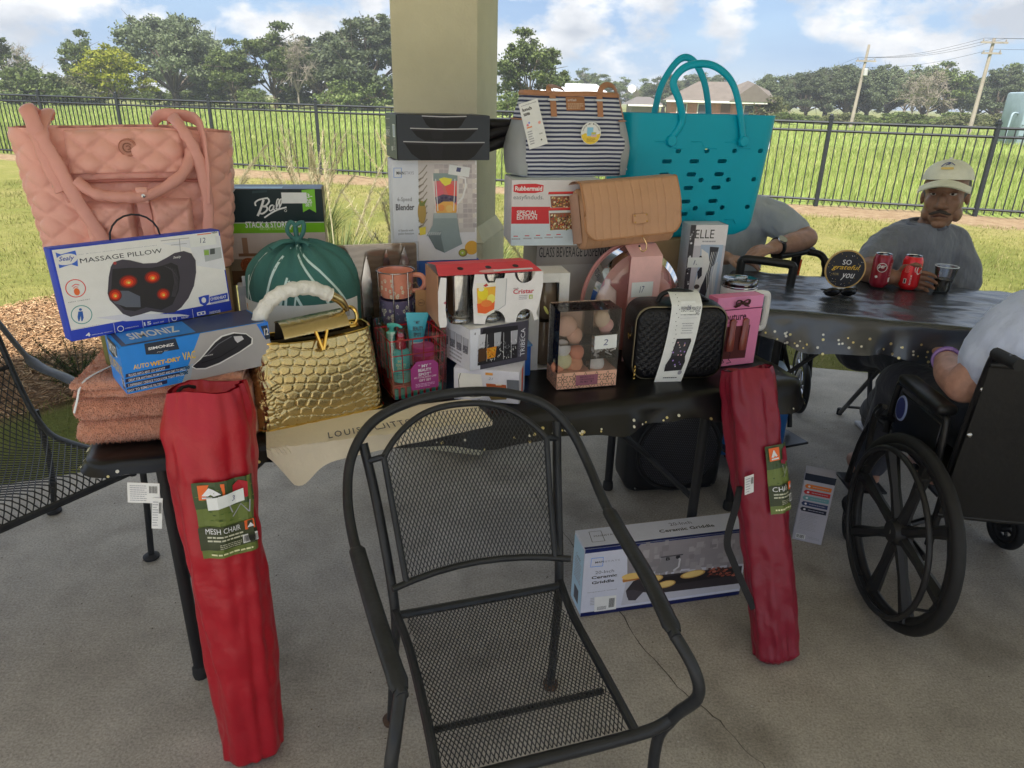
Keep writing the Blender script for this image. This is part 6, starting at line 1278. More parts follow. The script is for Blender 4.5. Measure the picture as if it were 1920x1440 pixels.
P = Print(w_, .052); P.rect(.31,.18,.68,.82, ink(132,84,100)); [P.text(s_, .38,.64-i*.15,.62,.74-i*.15, ink(60,36,50), .01) for i, s_ in enumerate(('BEAUTY','ORGANIZER','SET'))]; P.build('base_label', bx_, face_map((0,-.0012,0), (1,0,0), (0,0,1), w_, .052))
P = Print(d_, h_); stars(P, d_, h_); P.build('side_pattern', bx_, face_map((0,d_,0), (0,-1,0), (0,0,1), d_, h_))
P = Print(w_, d_); stars(P, w_, d_*.75); P.build('top_pattern', bx_, face_map((0,0,h_+.001), (1,0,0), (0,1,0), w_, d_))
mb = MB(); mb.box((w_/2,0,h_/2+.026), (w_,.001,h_-.052)); mb.box((0,d_/2,h_/2+.026), (.001,d_,h_-.052)); mb.box((w_,d_/2,h_/2+.026), (.001,d_,h_-.052)); mb.box((w_/2,d_/2,h_), (w_,d_,.001)); mb.build('clear_cover', CLR, bx_, 0)
mb = MB(); mb.box((w_*.545,d_*.5,h_/2+.026), (.002,d_*.9,h_-.058)); mb.box((w_*.77,d_*.5,.165), (w_*.43,d_*.9,.002)); mb.box((w_*.77,d_*.5,.09), (w_*.43,d_*.9,.002)); mb.box((w_*.28,d_*.5,.138), (w_*.5,d_*.9,.002)); mb.build('dividers', clear(.05, (.97,.95,.90), .2), bx_, 0)
def egg(x, z, r, c, tilt, y=.035, big=1.2): MB().ball((0,0,0), (r,r,r*big), 20, 14, X=M.Translation((x,y,z)) @ M.Rotation(R_(tilt),4,'Y'), fn=lambda d: 1-.18*max(0, d.z)**2).build('makeup_sponge', sh(*c, 2.0, rough=.85, bump=.15, bs=300), bx_, 70)
egg(.035,.190,.030,(196,146,130),40); egg(.060,.160,.024,(192,142,124),-10); egg(.026,.118,.024,(206,200,186),160); egg(.030,.078,.026,(220,180,142),100); egg(.070,.105,.023,(186,118,96),0); egg(.066,.068,.025,(196,128,100),80); egg(.145,.205,.024,(216,160,142),0); egg(.16,.185,.022,(206,140,136),30); egg(.135,.065,.026,(206,202,196),90); egg(.014,.062,.02,(190,120,96),60)
mb = MB()
for _ in range(60):
    p0 = V((random.uniform(.112,.180), random.uniform(.008,.06), random.uniform(.096,.150))); dv = V((random.uniform(-.3,.3), -.6+random.random()*.4, random.uniform(-.3,.6))).normalized()*.012
    mb.tube([p0-dv, p0+dv], .0024, 6)
mb.build('cotton_swabs', sh(206,204,204), bx_)['kind'] = 'stuff'
sticker(bx_, FM(w_, h_), .585, .50, .37, .175, '2', w_, h_, .03)

# --- black makeup organiser bag
mk = empty('makeup_case', (.372, 2.04, .752), R_(7.3), 'black woven makeup organiser case with a white paper band', 'case')
w_, h_, d_ = .292, .235, .12; BKM = mat((.012,.012,.015), .45, var=.1, vs=20, bump=.15, bs=150); BKW = mat((.010,.010,.013), .38, var=.1)
def mkp(u, v):
    x, z, nx_, nz_ = rrect(u, w_/2, h_/2, .05); k = .010*math.sin(min(1, max(0, v))*math.pi); e = .86+.14*math.sin(min(v, 1-v)*math.pi*1.6) if min(v, 1-v) < .3 else 1.0
    return (w_/2+x+nx_*k*.6, d_*v, h_/2+z+nz_*k*.6)
mb = MB(); mb.grid(mkp, 100, 12, closeu=True, flip=True); mb.add([mkp(i/60, 1) for i in range(60)], [tuple(range(60))[::-1]]); mb.build('shell', BKM, mk, 60)
def wov(u, v):
    x, z = (u-.5)*(w_-.012), (v-.5)*(h_-.012); A, B, r = w_/2-.006, h_/2-.006, .045; dx, dz = max(0, abs(x)-A+r), max(0, abs(z)-B+r); q = math.hypot(dx, dz)
    if q > r: s_ = r/q; x, z = math.copysign(A-r+dx*s_, x), math.copysign(B-r+dz*s_, z)
    e = min(A-abs(x), B-abs(z), r-min(q, r)+.0); p, q2 = (x+z)/.012, (x-z)/.012
    k = .0028*(abs(math.sin(p*math.pi/2)) if (math.floor(p)+math.floor(q2)) % 2 else abs(math.sin(q2*math.pi/2)))*min(1, e/.012)+.014*min(1, max(0, e)/.035)**.5
    return (w_/2+x, .002-k, h_/2+z)
MB().grid(wov, 170, 140, flip=False).build('woven_front', BKW, mk, 70)
MB().tube([(w_/2+a, .004-.0, h_/2+b) for a, b, _, _ in [rrect(i/70, w_/2-.001, h_/2-.001, .048) for i in range(70)]], .0028, 6, closed=True).build('zipper', mat((.30,.27,.20), .3, 1), mk)
MB().tube(spline([(.075,.05,h_-.005),(.09,.045,h_+.028),(.13,.04,h_+.040),(.19,.04,h_+.030),(.235,.05,h_+.005)], 7), .013, 10, flat=.6, upv=(0,0,1)).build('handle', BKM, mk, 60)
MB().tube([(-.008,.03+.009*math.cos(a), h_*.60+.014*math.sin(a)) for a in np.linspace(math.pi*.95, 2.05*math.pi, 12)], .0018, 6).build('side_ring', GOLD2, mk); MB().box((-.004,.03,h_*.68), (.008,.03,.02)).build('ring_loop', BKM, mk)
mb = MB(); [mb.tube([(.008+.003*math.cos(a)*(k % 2), -.006+.003*math.cos(a)*((k+1) % 2), .045-k*.007+.0045*math.sin(a)) for a in np.linspace(0, 6.28, 9)[:-1]], .001, 5, closed=True) for k in range(6)]; mb.build('zipper_chain', GOLD2, mk)['kind'] = 'stuff'
def band(u, v):
    x0 = .098-.028*(1-v)+.012*math.sin(v*3); q = v*(h_+.085)
    if q < h_+.012: y, z = -.019-.003*math.sin(q/h_*math.pi), q-.002
    else: k = q-h_-.012; y, z = -.017+k*.9, h_+.010+.030*math.sin(min(1, k/.06)*1.57)
    return V((x0+(.098-.010*(1-v))*u, y, z))
bn = MB().grid(band, 8, 40).build('paper_band', sh(196,198,206, rough=.45), mk, 60)
P = PQ(.1, h_+.085, (775,550), (1110,560), (1020,1310), (740,1325)); P.T('PREMIUM MAKEUP', 865,800,1070,768, DGY, -.002); P.T('ORGANIZER BAG', 862,835,1058,803, DGY, -.002); P.S([(862,860),(1040,855)], 2, MGY); [P.L(890+(i % 2)*10,905+i*18,1010-(i % 2)*12,892+i*18,1,MGY) for i in range(5)]
P.G([(860,1015),(1005,1010),(1013,1030),(985,1140),(998,1175),(985,1235),(810,1250),(806,1205),(838,1150)], ink(30,30,36)); P.G([(870,1025),(998,1022),(975,1130),(850,1140)], ink(52,52,58)); [P.O(random.uniform(850,985), random.uniform(1035,1215), random.uniform(5,10), ink(*random.choice(((190,150,160),(200,200,205),(150,120,190),(210,170,150)))), n=8) for _ in range(16)]
P.O(975,1252,24, ink(130,130,140)); P.L(820,1300,960,1280,1,DGY); [P.O(835+random.uniform(-14,14), 660+i*32, 5, DGY, n=6) for i in range(18)]
P.build('band_print', bn, lambda a, b, l: band(a, b)+V((0,-l*2-.0006,l*1.2))); P = Print(.1, h_+.085); q = (.3, .70); P.poly([(.30,.685),(.80,.69),(.80,.815),(.30,.81)], STK); P.text('25', .48,.73,.62,.77, PEN, 0, .2); P.build('number_sticker', bn, lambda a, b, l: band(a, b)+V((0,-l*2-.003,l)))

# --- white tumbler with handle
p = W(1.925, .335, .752); tm = empty('tumbler', tuple(p), R_(5), 'white insulated tumbler with clear lid and side handle', 'cup'); WTM = sh(206,206,214, rough=.35, coat=.2)
MB().lathe([(.001,0),(.040,0),(.043,.004),(.047,.09),(.060,.125),(.061,.225),(.060,.228)], 36).build('cup_body', WTM, tm, 50); MB().lathe([(.0595,.226),(.0605,.230),(.0605,.246),(.057,.250),(.050,.246),(.001,.244)], 36).build('lid', clear(.05, (.85,.87,.88), .9), tm, 50); MB().rbox((0,-.005,.252), (.045,.022,.018), .006, 2).build('lid_slider', clear(.05, (.82,.84,.86), .9), tm); MB().lathe([(.0615,.222),(.0625,.225),(.0615,.228)], 36).build('rim', mat((.6,.6,.62), .2, 1), tm)
MB().tube(spline([(.056,0,.195),(.095,0,.195),(.110,0,.180),(.110,0,.09),(.098,0,.068),(.052,0,.075)], 6), .0085, 10, flat=1.4).build('handle', WTM, tm, 60)

# --- the two bagged camp chairs leaning on the table edge
def chair_bag(name, label, a, b, side, cols, lw, lab, seed, r0, r1):
    X_ = fr_axis(a, b, side); L = (V(b)-V(a)).length; root = empty(name, a, 0, label, 'camp chair'); Xl = X_.copy(); Xl.translation = (0,0,0)
    mm = sh(*cols, 1.5, rough=.36, var=.08, vs=9, bump=.55, bs=16, spec=.5)
    def sf(th, v, lift=0):
        r = r0+(r1-r0)*v; r *= 1-.35*max(0, (.02-v)/.02); e = .80+.20*abs(math.cos(th))**1.2
        fold = .018*nz(math.cos(th)*1.3+seed, math.sin(th)*1.3, v*2.0)+.010*nz(math.cos(th)*3, math.sin(th)*3+seed, v*3)+.006*nz(math.cos(th)*2.5+seed, math.sin(th)*2.5, v*16+th*.8)
        g = max(0, (v-.90)/.10); r2 = (r+fold*(1-g*.3))*(1-.16*g*g)+g*.003*math.sin(th*11+2*math.sin(th*3))+lift
        return Xl @ V((r2*math.cos(th), r2*e*math.sin(th), v*L+.004*math.sin(th*3+1)*g))
    mb = MB(); mb.grid(lambda u, v: sf(u*2*math.pi, v), 90, 100, closeu=True); mb.add([sf(i/40*2*math.pi, 0) for i in range(40)], [tuple(range(40))[::-1]])
    mb.grid(lambda u, v: sf(u*2*math.pi, 1-.06*v)*1.0+(Xl @ V((0,0,L))-sf(u*2*math.pi, 1-.06*v))*V((1,1,1)).x*(.12+.45*v) - Xl @ V((0,0,.015*v)), 90, 6, closeu=True)
    mb.build('carry_bag', mm, root, 75)
    MB().lathe([(.001,0),(r1*.55,0),(r1*.5,.012),(.001,.016)], 20, X=Xl @ M.Translation((0,0,L*.945))).build('folded_chair', mat((.015,.014,.016), .6), root)
    MB().tube([Xl @ V((r1*.7*math.cos(q), r1*.6*math.sin(q), L*.985+.01*math.sin(q*3))) for q in np.linspace(2.2, 5.6, 14)], .004, 6).build('drawstring', mat((.02,.018,.02), .7), root)
    th0, v0, v1, dth = lab; P = Print(.1, (v1-v0)*L)
    P.rect(0,0,1,1, ink(92,104,52), 12); P.rect(0,.66,1,1, ink(58,72,46), 6); 
    for _ in range(60): x, y = random.random()*.94, random.random(); P.circ(x+.03, y*.96+.02, .03, ink(*random.choice(((70,90,40),(110,118,60),(86,100,48),(60,76,44)))), .008, 6)
    P.rect(.08,.78,.46,.97, ink(222,92,40)); P.poly([(.13,.84),(.24,.94),(.30,.92),(.40,.85),(.30,.835),(.26,.86),(.22,.835)], WHT); P.rect(.13,.80,.41,.82, WHT)
    P.poly([(.58,.72),(.84,.74),(.86,.93),(.72,.97),(.60,.92)], ink(*cols)); P.poly([(.46,.73),(.66,.70),(.7,.76),(.5,.78)], ink(*cols)); P.line([(.55,.52),(.72,.66),(.84,.54)], .02, MGY); P.line([(.5,.70),(.55,.58)], .02, MGY); P.line([(.86,.70),(.84,.54)], .02, MGY)
    P.rect(.0,.12,1,.42, ink(52,58,38), 8); P.text(lw, .10,.33,.66,.40, WHT, 0); P.lines(.12,.22,.7,.31,2,ink(170,170,150)); P.lines(.3,.13,.66,.2,3,ink(150,150,130)); P.rect(.74,.31,.92,.43, ink(216,90,44)); P.poly([(.77,.34),(.83,.40),(.89,.34)], WHT); P.bars(.68,.14,.95,.25, BLK); P.lines(.15,.03,.85,.08,1,ink(190,190,150))
    P.build('product_label', root, lambda a_, b_, l: sf(th0+(a_-.5)*dth, v0+(v1-v0)*b_, .009+l*1.5), step=.0009); return root, sf, Xl, L
cb1, sf1, X1, L1 = chair_bag('bagged_camp_chair', 'bright red bagged mesh camp chair leaning on the left of the table', (-.640,1.292,.002), (-.676,1.425,.955), (1,.15,0), (150,20,34), 'MESH CHAIR', (-1.18, .61, .80, 1.35), 1.0, .076, .092)
P = Print(.12,.12); P.poly([(.08,.66),(.20,.67),(.20,.74),(.34,.745),(.34,.67)], STK) if 0 else None
th_l = -1.22; P = Print(1, 1); P.rect(.0,0,1,1, STK, 4); P.text('3', .62,.3,.72,.7, PEN, 0, .2); P.build('number_sticker', cb1, lambda a, b, l: sf1(-1.58+a*.75, .735+.03*b+.01*a, .0215+l))
def tagpc(parent, c, w_, h_, rot, n):
    o = MB().box((0,0,0), (w_,.0012,h_)).build('care_tag', sh(206,204,210), parent, 0, c, rot); P = Print(w_, h_); P.lines(.08,.08,.6,.92,n,MGY,.3); P.bars(.66,.45,.94,.92, BLK); P.build('tag_print', o, face_map((-w_/2,-.0007,-h_/2), (1,0,0), (0,0,1), w_, h_)); return o
tagpc(cb1, (-.132,-.02,.77), .062,.048, (0,R_(8),R_(12)), 8); tagpc(cb1, (-.112,-.02,.72), .020,.075, (0,R_(10),R_(15)), 10)
cb2, sf2, X2, L2 = chair_bag('bagged_camp_chair', 'dark maroon bagged camp chair leaning on the right of the table', (.825,1.66,.002), (.695,1.945,.835), (1,.1,0), (112,22,40), 'CHAIR', (-1.02, .52, .745, 1.15), 4.0, .066, .080)
tagpc(cb2, (-.135,.10,.545), .030,.062, (0,R_(-10),R_(20)), 6)
MB().tube(spline([sf2(-2.6,.62,.004), V((-.155,.12,.46)), V((-.175,.09,.36)), V((-.155,.07,.30)), sf2(-2.7,.20,.004)], 7), .012, 6, flat=.2, upv=(0,-1,0)).build('shoulder_strap', mat((.014,.013,.015), .6), cb2, 60)

# --- floor speaker under the table
spk = empty('floor_speaker', (.70, 2.62, 0), R_(8), 'black rounded floor speaker with a round mesh grille under the table', 'speaker'); SPM = mat((.014,.014,.016), .5, var=.1)
MB().rbox((0,.10,.215), (.42,.22,.42), .05, 4).build('cabinet', SPM, spk); MB().lathe([(.001,-.012),(.12,-.010),(.165,-.004),(.172,.004),(.178,.012),(.185,.0),(.19,-.006)], 48, X=M.Translation((0,-.012,.215)) @ M.Rotation(R_(-90),4,'X')).build('speaker_cone', mat((.03,.03,.034), .35), spk, 50)
mb = MB()
for i in range(-19, 20):
    for j in range(-19, 20):
        x, z = (i+.5*(j % 2))*.0088, j*.0078
        if x*x+z*z < .165**2: mb.add([(x-.003,-.026,.215+z),(x,-.026,.215+z-.003),(x+.003,-.026,.215+z),(x,-.026,.215+z+.003)], [(0,1,2,3)])
mb.build('grille_mesh', mat((.12,.12,.14), .35, .6), spk, 0)['kind'] = 'stuff'; MB().tube([(.178*math.cos(a), -.020, .215+.178*math.sin(a)) for a in np.linspace(0, 6.283, 48)[:-1]], .008, 6, closed=True).build('grille_ring', SPM, spk)
for x, z in ((-.17,.04),(.17,.04),(-.17,.39),(.17,.39)): MB().ball((x,-.012,z), .005, 8, 5).build('screw', mat((.2,.2,.2), .3, 1), spk)
# ---------------------------------------------------------------- expanded-metal patio furniture
WI = mat((.020,.022,.026), .42, var=.35, vs=14, bump=.1, bs=80, spec=.5, key='wrought_iron')
MSHM = mat((.018,.019,.021), .45, var=.25, vs=10, spec=.5)
def mesh_panel(name, fn, W_, H_, pitch, asp, r, inside, parent, step=.02):
    """expanded metal: two families of slanted strands; fn maps metres (x,y) to space"""
    mb = MB(); k = asp; n = int((W_+H_*k)/pitch)+2
    for sgn in (1, -1):
        for i in range(-2, n):
            c = i*pitch; run = []; y = 0
            while y <= H_+1e-6:
                x = (c-y*k) if sgn > 0 else (c-(H_-y)*k)
                x = (c-H_*k+y*k) if sgn < 0 else c-y*k
                ok = 0 <= x <= W_ and inside(x, y)
                if ok: run.append(fn(x, y))
                if (not ok or y+step > H_) and run:
                    if len(run) > 1: mb.tube(run, r, 4, cap=False)
                    run = []
                y += step
    o = mb.build(name, MSHM, parent, 0); o['kind'] = 'stuff'; return o
pc = empty('patio_chair', (.0275, 1.186, 0), R_(17.5), 'black wrought iron patio armchair with mesh seat in front of the table', 'chair')
pc.scale = (.93, 1, 1); pc.location = V((.0275-.024, 1.186-.007, 0))
HY = lambda x: .43-.055*abs(x/.2)**2.2*.5
hoop = [(-.275,-.235,.635),(-.290,-.10,.650),(-.305,.06,.655),(-.318,.20,.672),(-.318,.30,.715),(-.296,.375,.775),(-.235,.425,.832),(-.13,.455,.862),(0,.463,.872),(.13,.455,.862),(.235,.425,.832),(.296,.375,.775),(.318,.30,.715),(.318,.20,.672),(.305,.06,.655),(.290,-.10,.650),(.275,-.235,.635)]
MB().tube(spline(hoop, 7), .0125, 10).build('back_hoop', WI, pc, 60)
for s_ in (-1, 1):
    MB().tube(spline([(s_*.314,.16,.668),(s_*.306,.06,.660),(s_*.294,-.08,.655),(s_*.276,-.225,.640)], 6), [.013]+[.019]*16+[.020,.015], 10, flat=.5, upv=(0,0,1)).build('armrest', WI, pc, 60)
    l = MB().tube(spline([(s_*.276,-.225,.636),(s_*.297,-.275,.59),(s_*.307,-.285,.53),(s_*.285,-.245,.44),(s_*.262,-.235,.34),(s_*.262,-.27,.0)], 6), .0125, 10).build('leg', WI, pc, 60)
    MB().lathe([(.001,-.004),(.022,-.002),(.024,.008),(.016,.014),(.001,.016)], 16, X=M.Translation((s_*.262,-.27,.004))).build('foot', mat((.10,.06,.04), .8, var=.4, vs=40), l)
    l = MB().tube(spline([(s_*.265,.40,.79),(s_*.245,.33,.66),(s_*.225,.235,.43),(s_*.232,.255,.25),(s_*.245,.297,.0)], 6), .0125, 10).build('leg', WI, pc, 60)
    MB().lathe([(.001,-.004),(.022,-.002),(.024,.008),(.016,.014),(.001,.016)], 16, X=M.Translation((s_*.245,.297,.004))).build('foot', mat((.10,.06,.04), .8, var=.4, vs=40), l)
def bkp(x, y):
    """back panel: x -.2...2, y up 0...34"""
    return V((x*(1+.15*y/.34), .238+.20*max(0, y/.34)**.9-.035*abs(x/.2)**2, .522+y*.985))
BH = lambda x: .335-.085*abs(x/.20)**2.6
mesh_panel('mesh_back', lambda x, y: bkp(x-.195, y), .39, .345, .0098, .60, .0013, lambda x, y: y < BH(x-.195), pc, .012)
MB().tube([bkp(x, BH(x)) for x in np.linspace(-.197, .197, 30)], .008, 8).build('back_rail', WI, pc, 60); MB().tube([bkp(x, -.003) for x in np.linspace(-.235, .235, 9)], .008, 8).build('back_rail', WI, pc, 60)
for s_ in (-1, 1):
    MB().tube([bkp(s_*.197, y) for y in np.linspace(-.003, BH(.197), 8)], .008, 8).build('back_upright', WI, pc, 60); MB().tube([bkp(s_*.197, BH(.197)), V((s_*.258,.375,.755))], .008, 8).build('back_link', WI, pc)
stp = lambda x, y: V((x, -.215+y, .424-.010*math.sin(max(0, min(1, y/.43))*math.pi)-(.02*max(0, 1-y/.05)**2)))
mesh_panel('mesh_seat', lambda x, y: stp(x-.205, y), .41, .425, .0098, .60, .0013, lambda x, y: True, pc, .02)
MB().tube(spline([(-.215,.212,.424),(.215,.212,.424)], 2), .010, 8).build('seat_rail', WI, pc)
for s_ in (-1, 1): MB().tube(spline([(s_*.225,.225,.424),(s_*.211,.10,.420),(s_*.209,-.10,.420),(s_*.212,-.232,.409)], 4), .011, 8).build('seat_rail', WI, pc)
MB().tube(spline([(-.285,-.245,.440),(-.24,-.238,.414),(-.12,-.232,.402),(0,-.230,.400),(.12,-.232,.402),(.24,-.238,.414),(.285,-.245,.440)], 6), .0125, 8).build('seat_rail', WI, pc, 60)
MB().tube([(-.20,-.10,.39),(.20,-.10,.39)], .007, 6).build('seat_brace', WI, pc)

bo_ = V((-1.275, 2.03, 0)); ba = V((-.50, -.866, 0)); bb_ = V((-.866, .50, 0)); bn_ = empty('patio_bench', tuple(bo_), 0, 'black wrought iron mesh bench at the left end of the table', 'bench')
BP = spline([(.0,.385,0),(.012,.415,0),(.05,.432,0),(.16,.418,0),(.34,.398,0),(.46,.40,0),(.54,.455,0),(.60,.56,0),(.66,.72,0),(.715,.90,0)], 6); BL_ = [0]
for i in range(1, len(BP)): BL_.append(BL_[-1]+(BP[i]-BP[i-1]).length)
def bpt(a, q, dz=0):
    q = max(0, min(BL_[-1]-1e-4, q)); i = max(k for k in range(len(BL_)) if BL_[k] <= q); i = min(i, len(BP)-2); f = (q-BL_[i])/(BL_[i+1]-BL_[i]); p = BP[i]+(BP[i+1]-BP[i])*f
    return ba*a+bb_*p.x+V((0,0,p.y+dz))
mesh_panel('mesh_seat', lambda x, y: bpt(x, y), 1.15, BL_[-1], .021, .55, .0022, lambda x, y: True, bn_, .03)
for a in (-.005, .60, 1.15): MB().tube([bpt(a, q, -.004) for q in np.linspace(0, BL_[-1], 40)], .011, 8).build('end_rail', WI, bn_, 60)
MB().tube([bpt(-.02, 0, -.01), bpt(1.16, 0, -.01)], .012, 8).build('front_rail', WI, bn_); MB().tube([bpt(-.01, BL_[-1]), bpt(1.16, BL_[-1])], .012, 8).build('top_rail', WI, bn_)
MB().tube([bpt(-.005, .78, -.004), bpt(1.15, .78, -.004)], .008, 8).build('back_rail', WI, bn_)
for a in (-.02, 1.16):
    l = MB().tube([ba*a+bb_*.0+V((0,0,.36)), ba*a+bb_*-.0+V((0,0,.39))], .011, 8).build('rail_end', WI, bn_)
    l = MB().tube(spline([ba*(a-.01)+bb_*.02+V((0,0,.60)), ba*(a-.03)+bb_*-.01+V((0,0,.42)), ba*(a-.02)+bb_*.03+V((0,0,0))], 5), .011, 8).build('leg', WI, bn_, 60); MB().lathe([(.001,0),(.026,.002),(.028,.012),(.018,.02),(.001,.022)], 16, X=M.Translation(ba*(a-.02)+bb_*.03)).build('foot', mat((.03,.03,.034), .6), l)
    l = MB().tube(spline([ba*a+bb_*.56+V((0,0,.46)), ba*a+bb_*.55+V((0,0,.25)), ba*a+bb_*.62+V((0,0,0))], 5), .011, 8).build('leg', WI, bn_, 60); MB().lathe([(.001,0),(.026,.002),(.028,.012),(.018,.02),(.001,.022)], 16, X=M.Translation(ba*a+bb_*.62)).build('foot', mat((.03,.03,.034), .6), l)
    MB().tube(spline([bpt(a, .95), ba*(a-.012)+bb_*.52+V((0,0,.655)), ba*(a-.02)+bb_*.34+V((0,0,.632)), ba*(a-.02)+bb_*.14+V((0,0,.612)), ba*(a-.015)+bb_*.03+V((0,0,.60))], 6), [.011]*6+[.022]*18+[.014], 8, flat=.5, upv=(0,0,1)).build('armrest', mat((.05,.055,.065), .3, var=.2), bn_, 60)

# ---------------------------------------------------------------- small things on the far table
T2P = lambda x, y, z=0: V((x, y, T2Z+.0075+z))
def can(x, y, rz, col, label, pr):
    o = MB().lathe([(.001,0),(.024,0),(.026,.003),(.033,.012),(.0335,.016),(.0335,.104),(.030,.114),(.0275,.121)], 30).build('soda_can', sh(*col, 1.6, rough=.25, metal=.25, coat=.4), None, 50, T2P(x, y), (0, 0, rz)); o.scale = (1.08,)*3; setp(o, label, 'can')
    ld = MB().lathe([(.0275,.121),(.0278,.1235),(.0265,.1235),(.025,.119),(.001,.119)], 30).build('lid', mat((.7,.71,.73), .25, 1), o); MB().rbox((.002,-.004,.1205), (.012,.018,.0015), .0005, 1).build('pull_tab', mat((.6,.6,.62), .3, 1), ld)
    P = Print(.1, .09); pr(P); P.build('can_print', o, lambda a, b, l: V(((.0337+l)*math.sin((a-.5)*2.9), -(.0337+l)*math.cos((a-.5)*2.9), .015+.088*b))); return o
def coke(P):
    W8 = ink(226,222,222)
    for pts, wd in (([(.62,.80),(.55,.86),(.47,.80),(.45,.64),(.50,.52),(.58,.56)],.03), ([(.66,.66),(.61,.66),(.60,.56),(.66,.56),(.68,.68),(.69,.56),(.73,.58)],.022), ([(.86,.95),(.93,.85),(.93,.6),(.86,.5)],.03), ([(.40,.60),(.37,.72),(.40,.86),(.50,.94)],.02)): P.line([tuple(p)[:2] for p in spline([(a, b, 0) for a, b in pts], 5)], wd, W8)
    P.rect(.06,.10,.16,.30, W8, 3); P.rect(.08,.12,.14,.28, BLK, 2); vs_, fs_ = text_mesh('RECYCLE ME', .02); P._add(np.stack([.27+(1-vs_[:,1])*.05, .06+vs_[:,0]*.42], 1), fs_, W8); P.lines(.04,.55,.2,.9,8,ink(230,150,140),.3)
def pepper(P):
    W8 = ink(210,200,206); P.circ(.24,.70,.17, ink(86,16,30), .2); P.ring(.24,.70,.165,.02, W8); P.text('per', .10,.62,.36,.80, W8, .02, .3); P.rect(.5,0,.86,1, ink(128,22,40), 5); P.lines(.55,.35,.8,.92,9,ink(200,170,170),.3); P.rect(.55,.08,.80,.28, W8, 3); P.circ(.1,.3,.05, W8)
vh = lambda px, py: None
can(1.586, 2.775, R_(12), (186,26,34), 'bright red cola can beside the clear plastic cup', coke)
can(1.478, 2.80, R_(20), (122,24,40), 'maroon soda can beside the bright red cola can', pepper)
o = MB().lathe([(.001,.002),(.026,.002),(.0275,.004),(.040,.098),(.042,.099),(.0425,.103),(.040,.104),(.0385,.098),(.0262,.006),(.001,.005)], 32).build('plastic_cup', clear(.12, (.90,.92,.95), .5), None, 50, T2P(1.70, 2.735)); setp(o, 'clear plastic cup half full of dark soda', 'cup')
MB().lathe([(.001,.006),(.0258,.006),(.0325,.052),(.001,.052)], 28).build('soda', mat((.03,.014,.008), .1, var=.1), o); MB().tube([(.041*math.cos(a), .041*math.sin(a), .102) for a in np.linspace(0, 6.283, 32)[:-1]], .002, 6, closed=True).build('rim', sh(186,192,202, rough=.2), o)
sg = empty('table_sign', T2P(1.285, 2.70, .0), R_(-6), 'round black and gold thank you sign standing on the far table', 'sign')
MB().lathe([(.001,0),(.074,0),(.076,.004),(.076,.010),(.001,.010)], 44, X=M.Translation((0,.005,.088)) @ M.Rotation(R_(90),4,'X')).build('plaque', sh(176,146,92, rough=.6), sg); MB().rbox((.0,.012,.008), (.05,.045,.016), .004, 2).build('stand', sh(190,190,200), sg)
P = Print(.152, .152); P.circ(.5,.5,.465, ink(46,46,52), n=44); P.text('SO', .40,.62,.62,.75, WHT, .01); P.text('grateful', .16,.46,.86,.62, ink(196,160,60), .01, .35); P.text('FOR', .22,.34,.36,.40, ink(170,150,100)); P.text('you', .42,.22,.76,.40, WHT, .01, .35)
for _ in range(34):
    a, r = random.uniform(0, 6.28), random.uniform(.32, .44); P.circ(.5+r*math.cos(a), .5+r*math.sin(a), .008, random.choice((WHT, ink(196,170,90))), n=6)
P.build('sign_print', sg, face_map((-.076,-.0052,.012), (1,0,0), (0,0,1), .152, .152))
sgl = empty('sunglasses', T2P(1.245, 2.615), R_(8), 'black folded sunglasses lying in front of the round sign', 'glasses')
for s_ in (-1, 1): MB().ball((s_*.034,0,.018), (.033,.008,.017), 16, 8).build('lens', mat((.006,.006,.008), .08), sgl); MB().tube(spline([(s_*.066,.0,.026),(s_*.068,.02,.024),(s_*.02,.03,.016),(-s_*.05,.032,.010)], 4), .0032, 6).build('temple', mat((.01,.01,.012), .25), sgl)
MB().tube([(-.01,0,.026),(0,-.004,.029),(.01,0,.026)], .003, 6).build('bridge', mat((.01,.01,.012), .25), sgl)

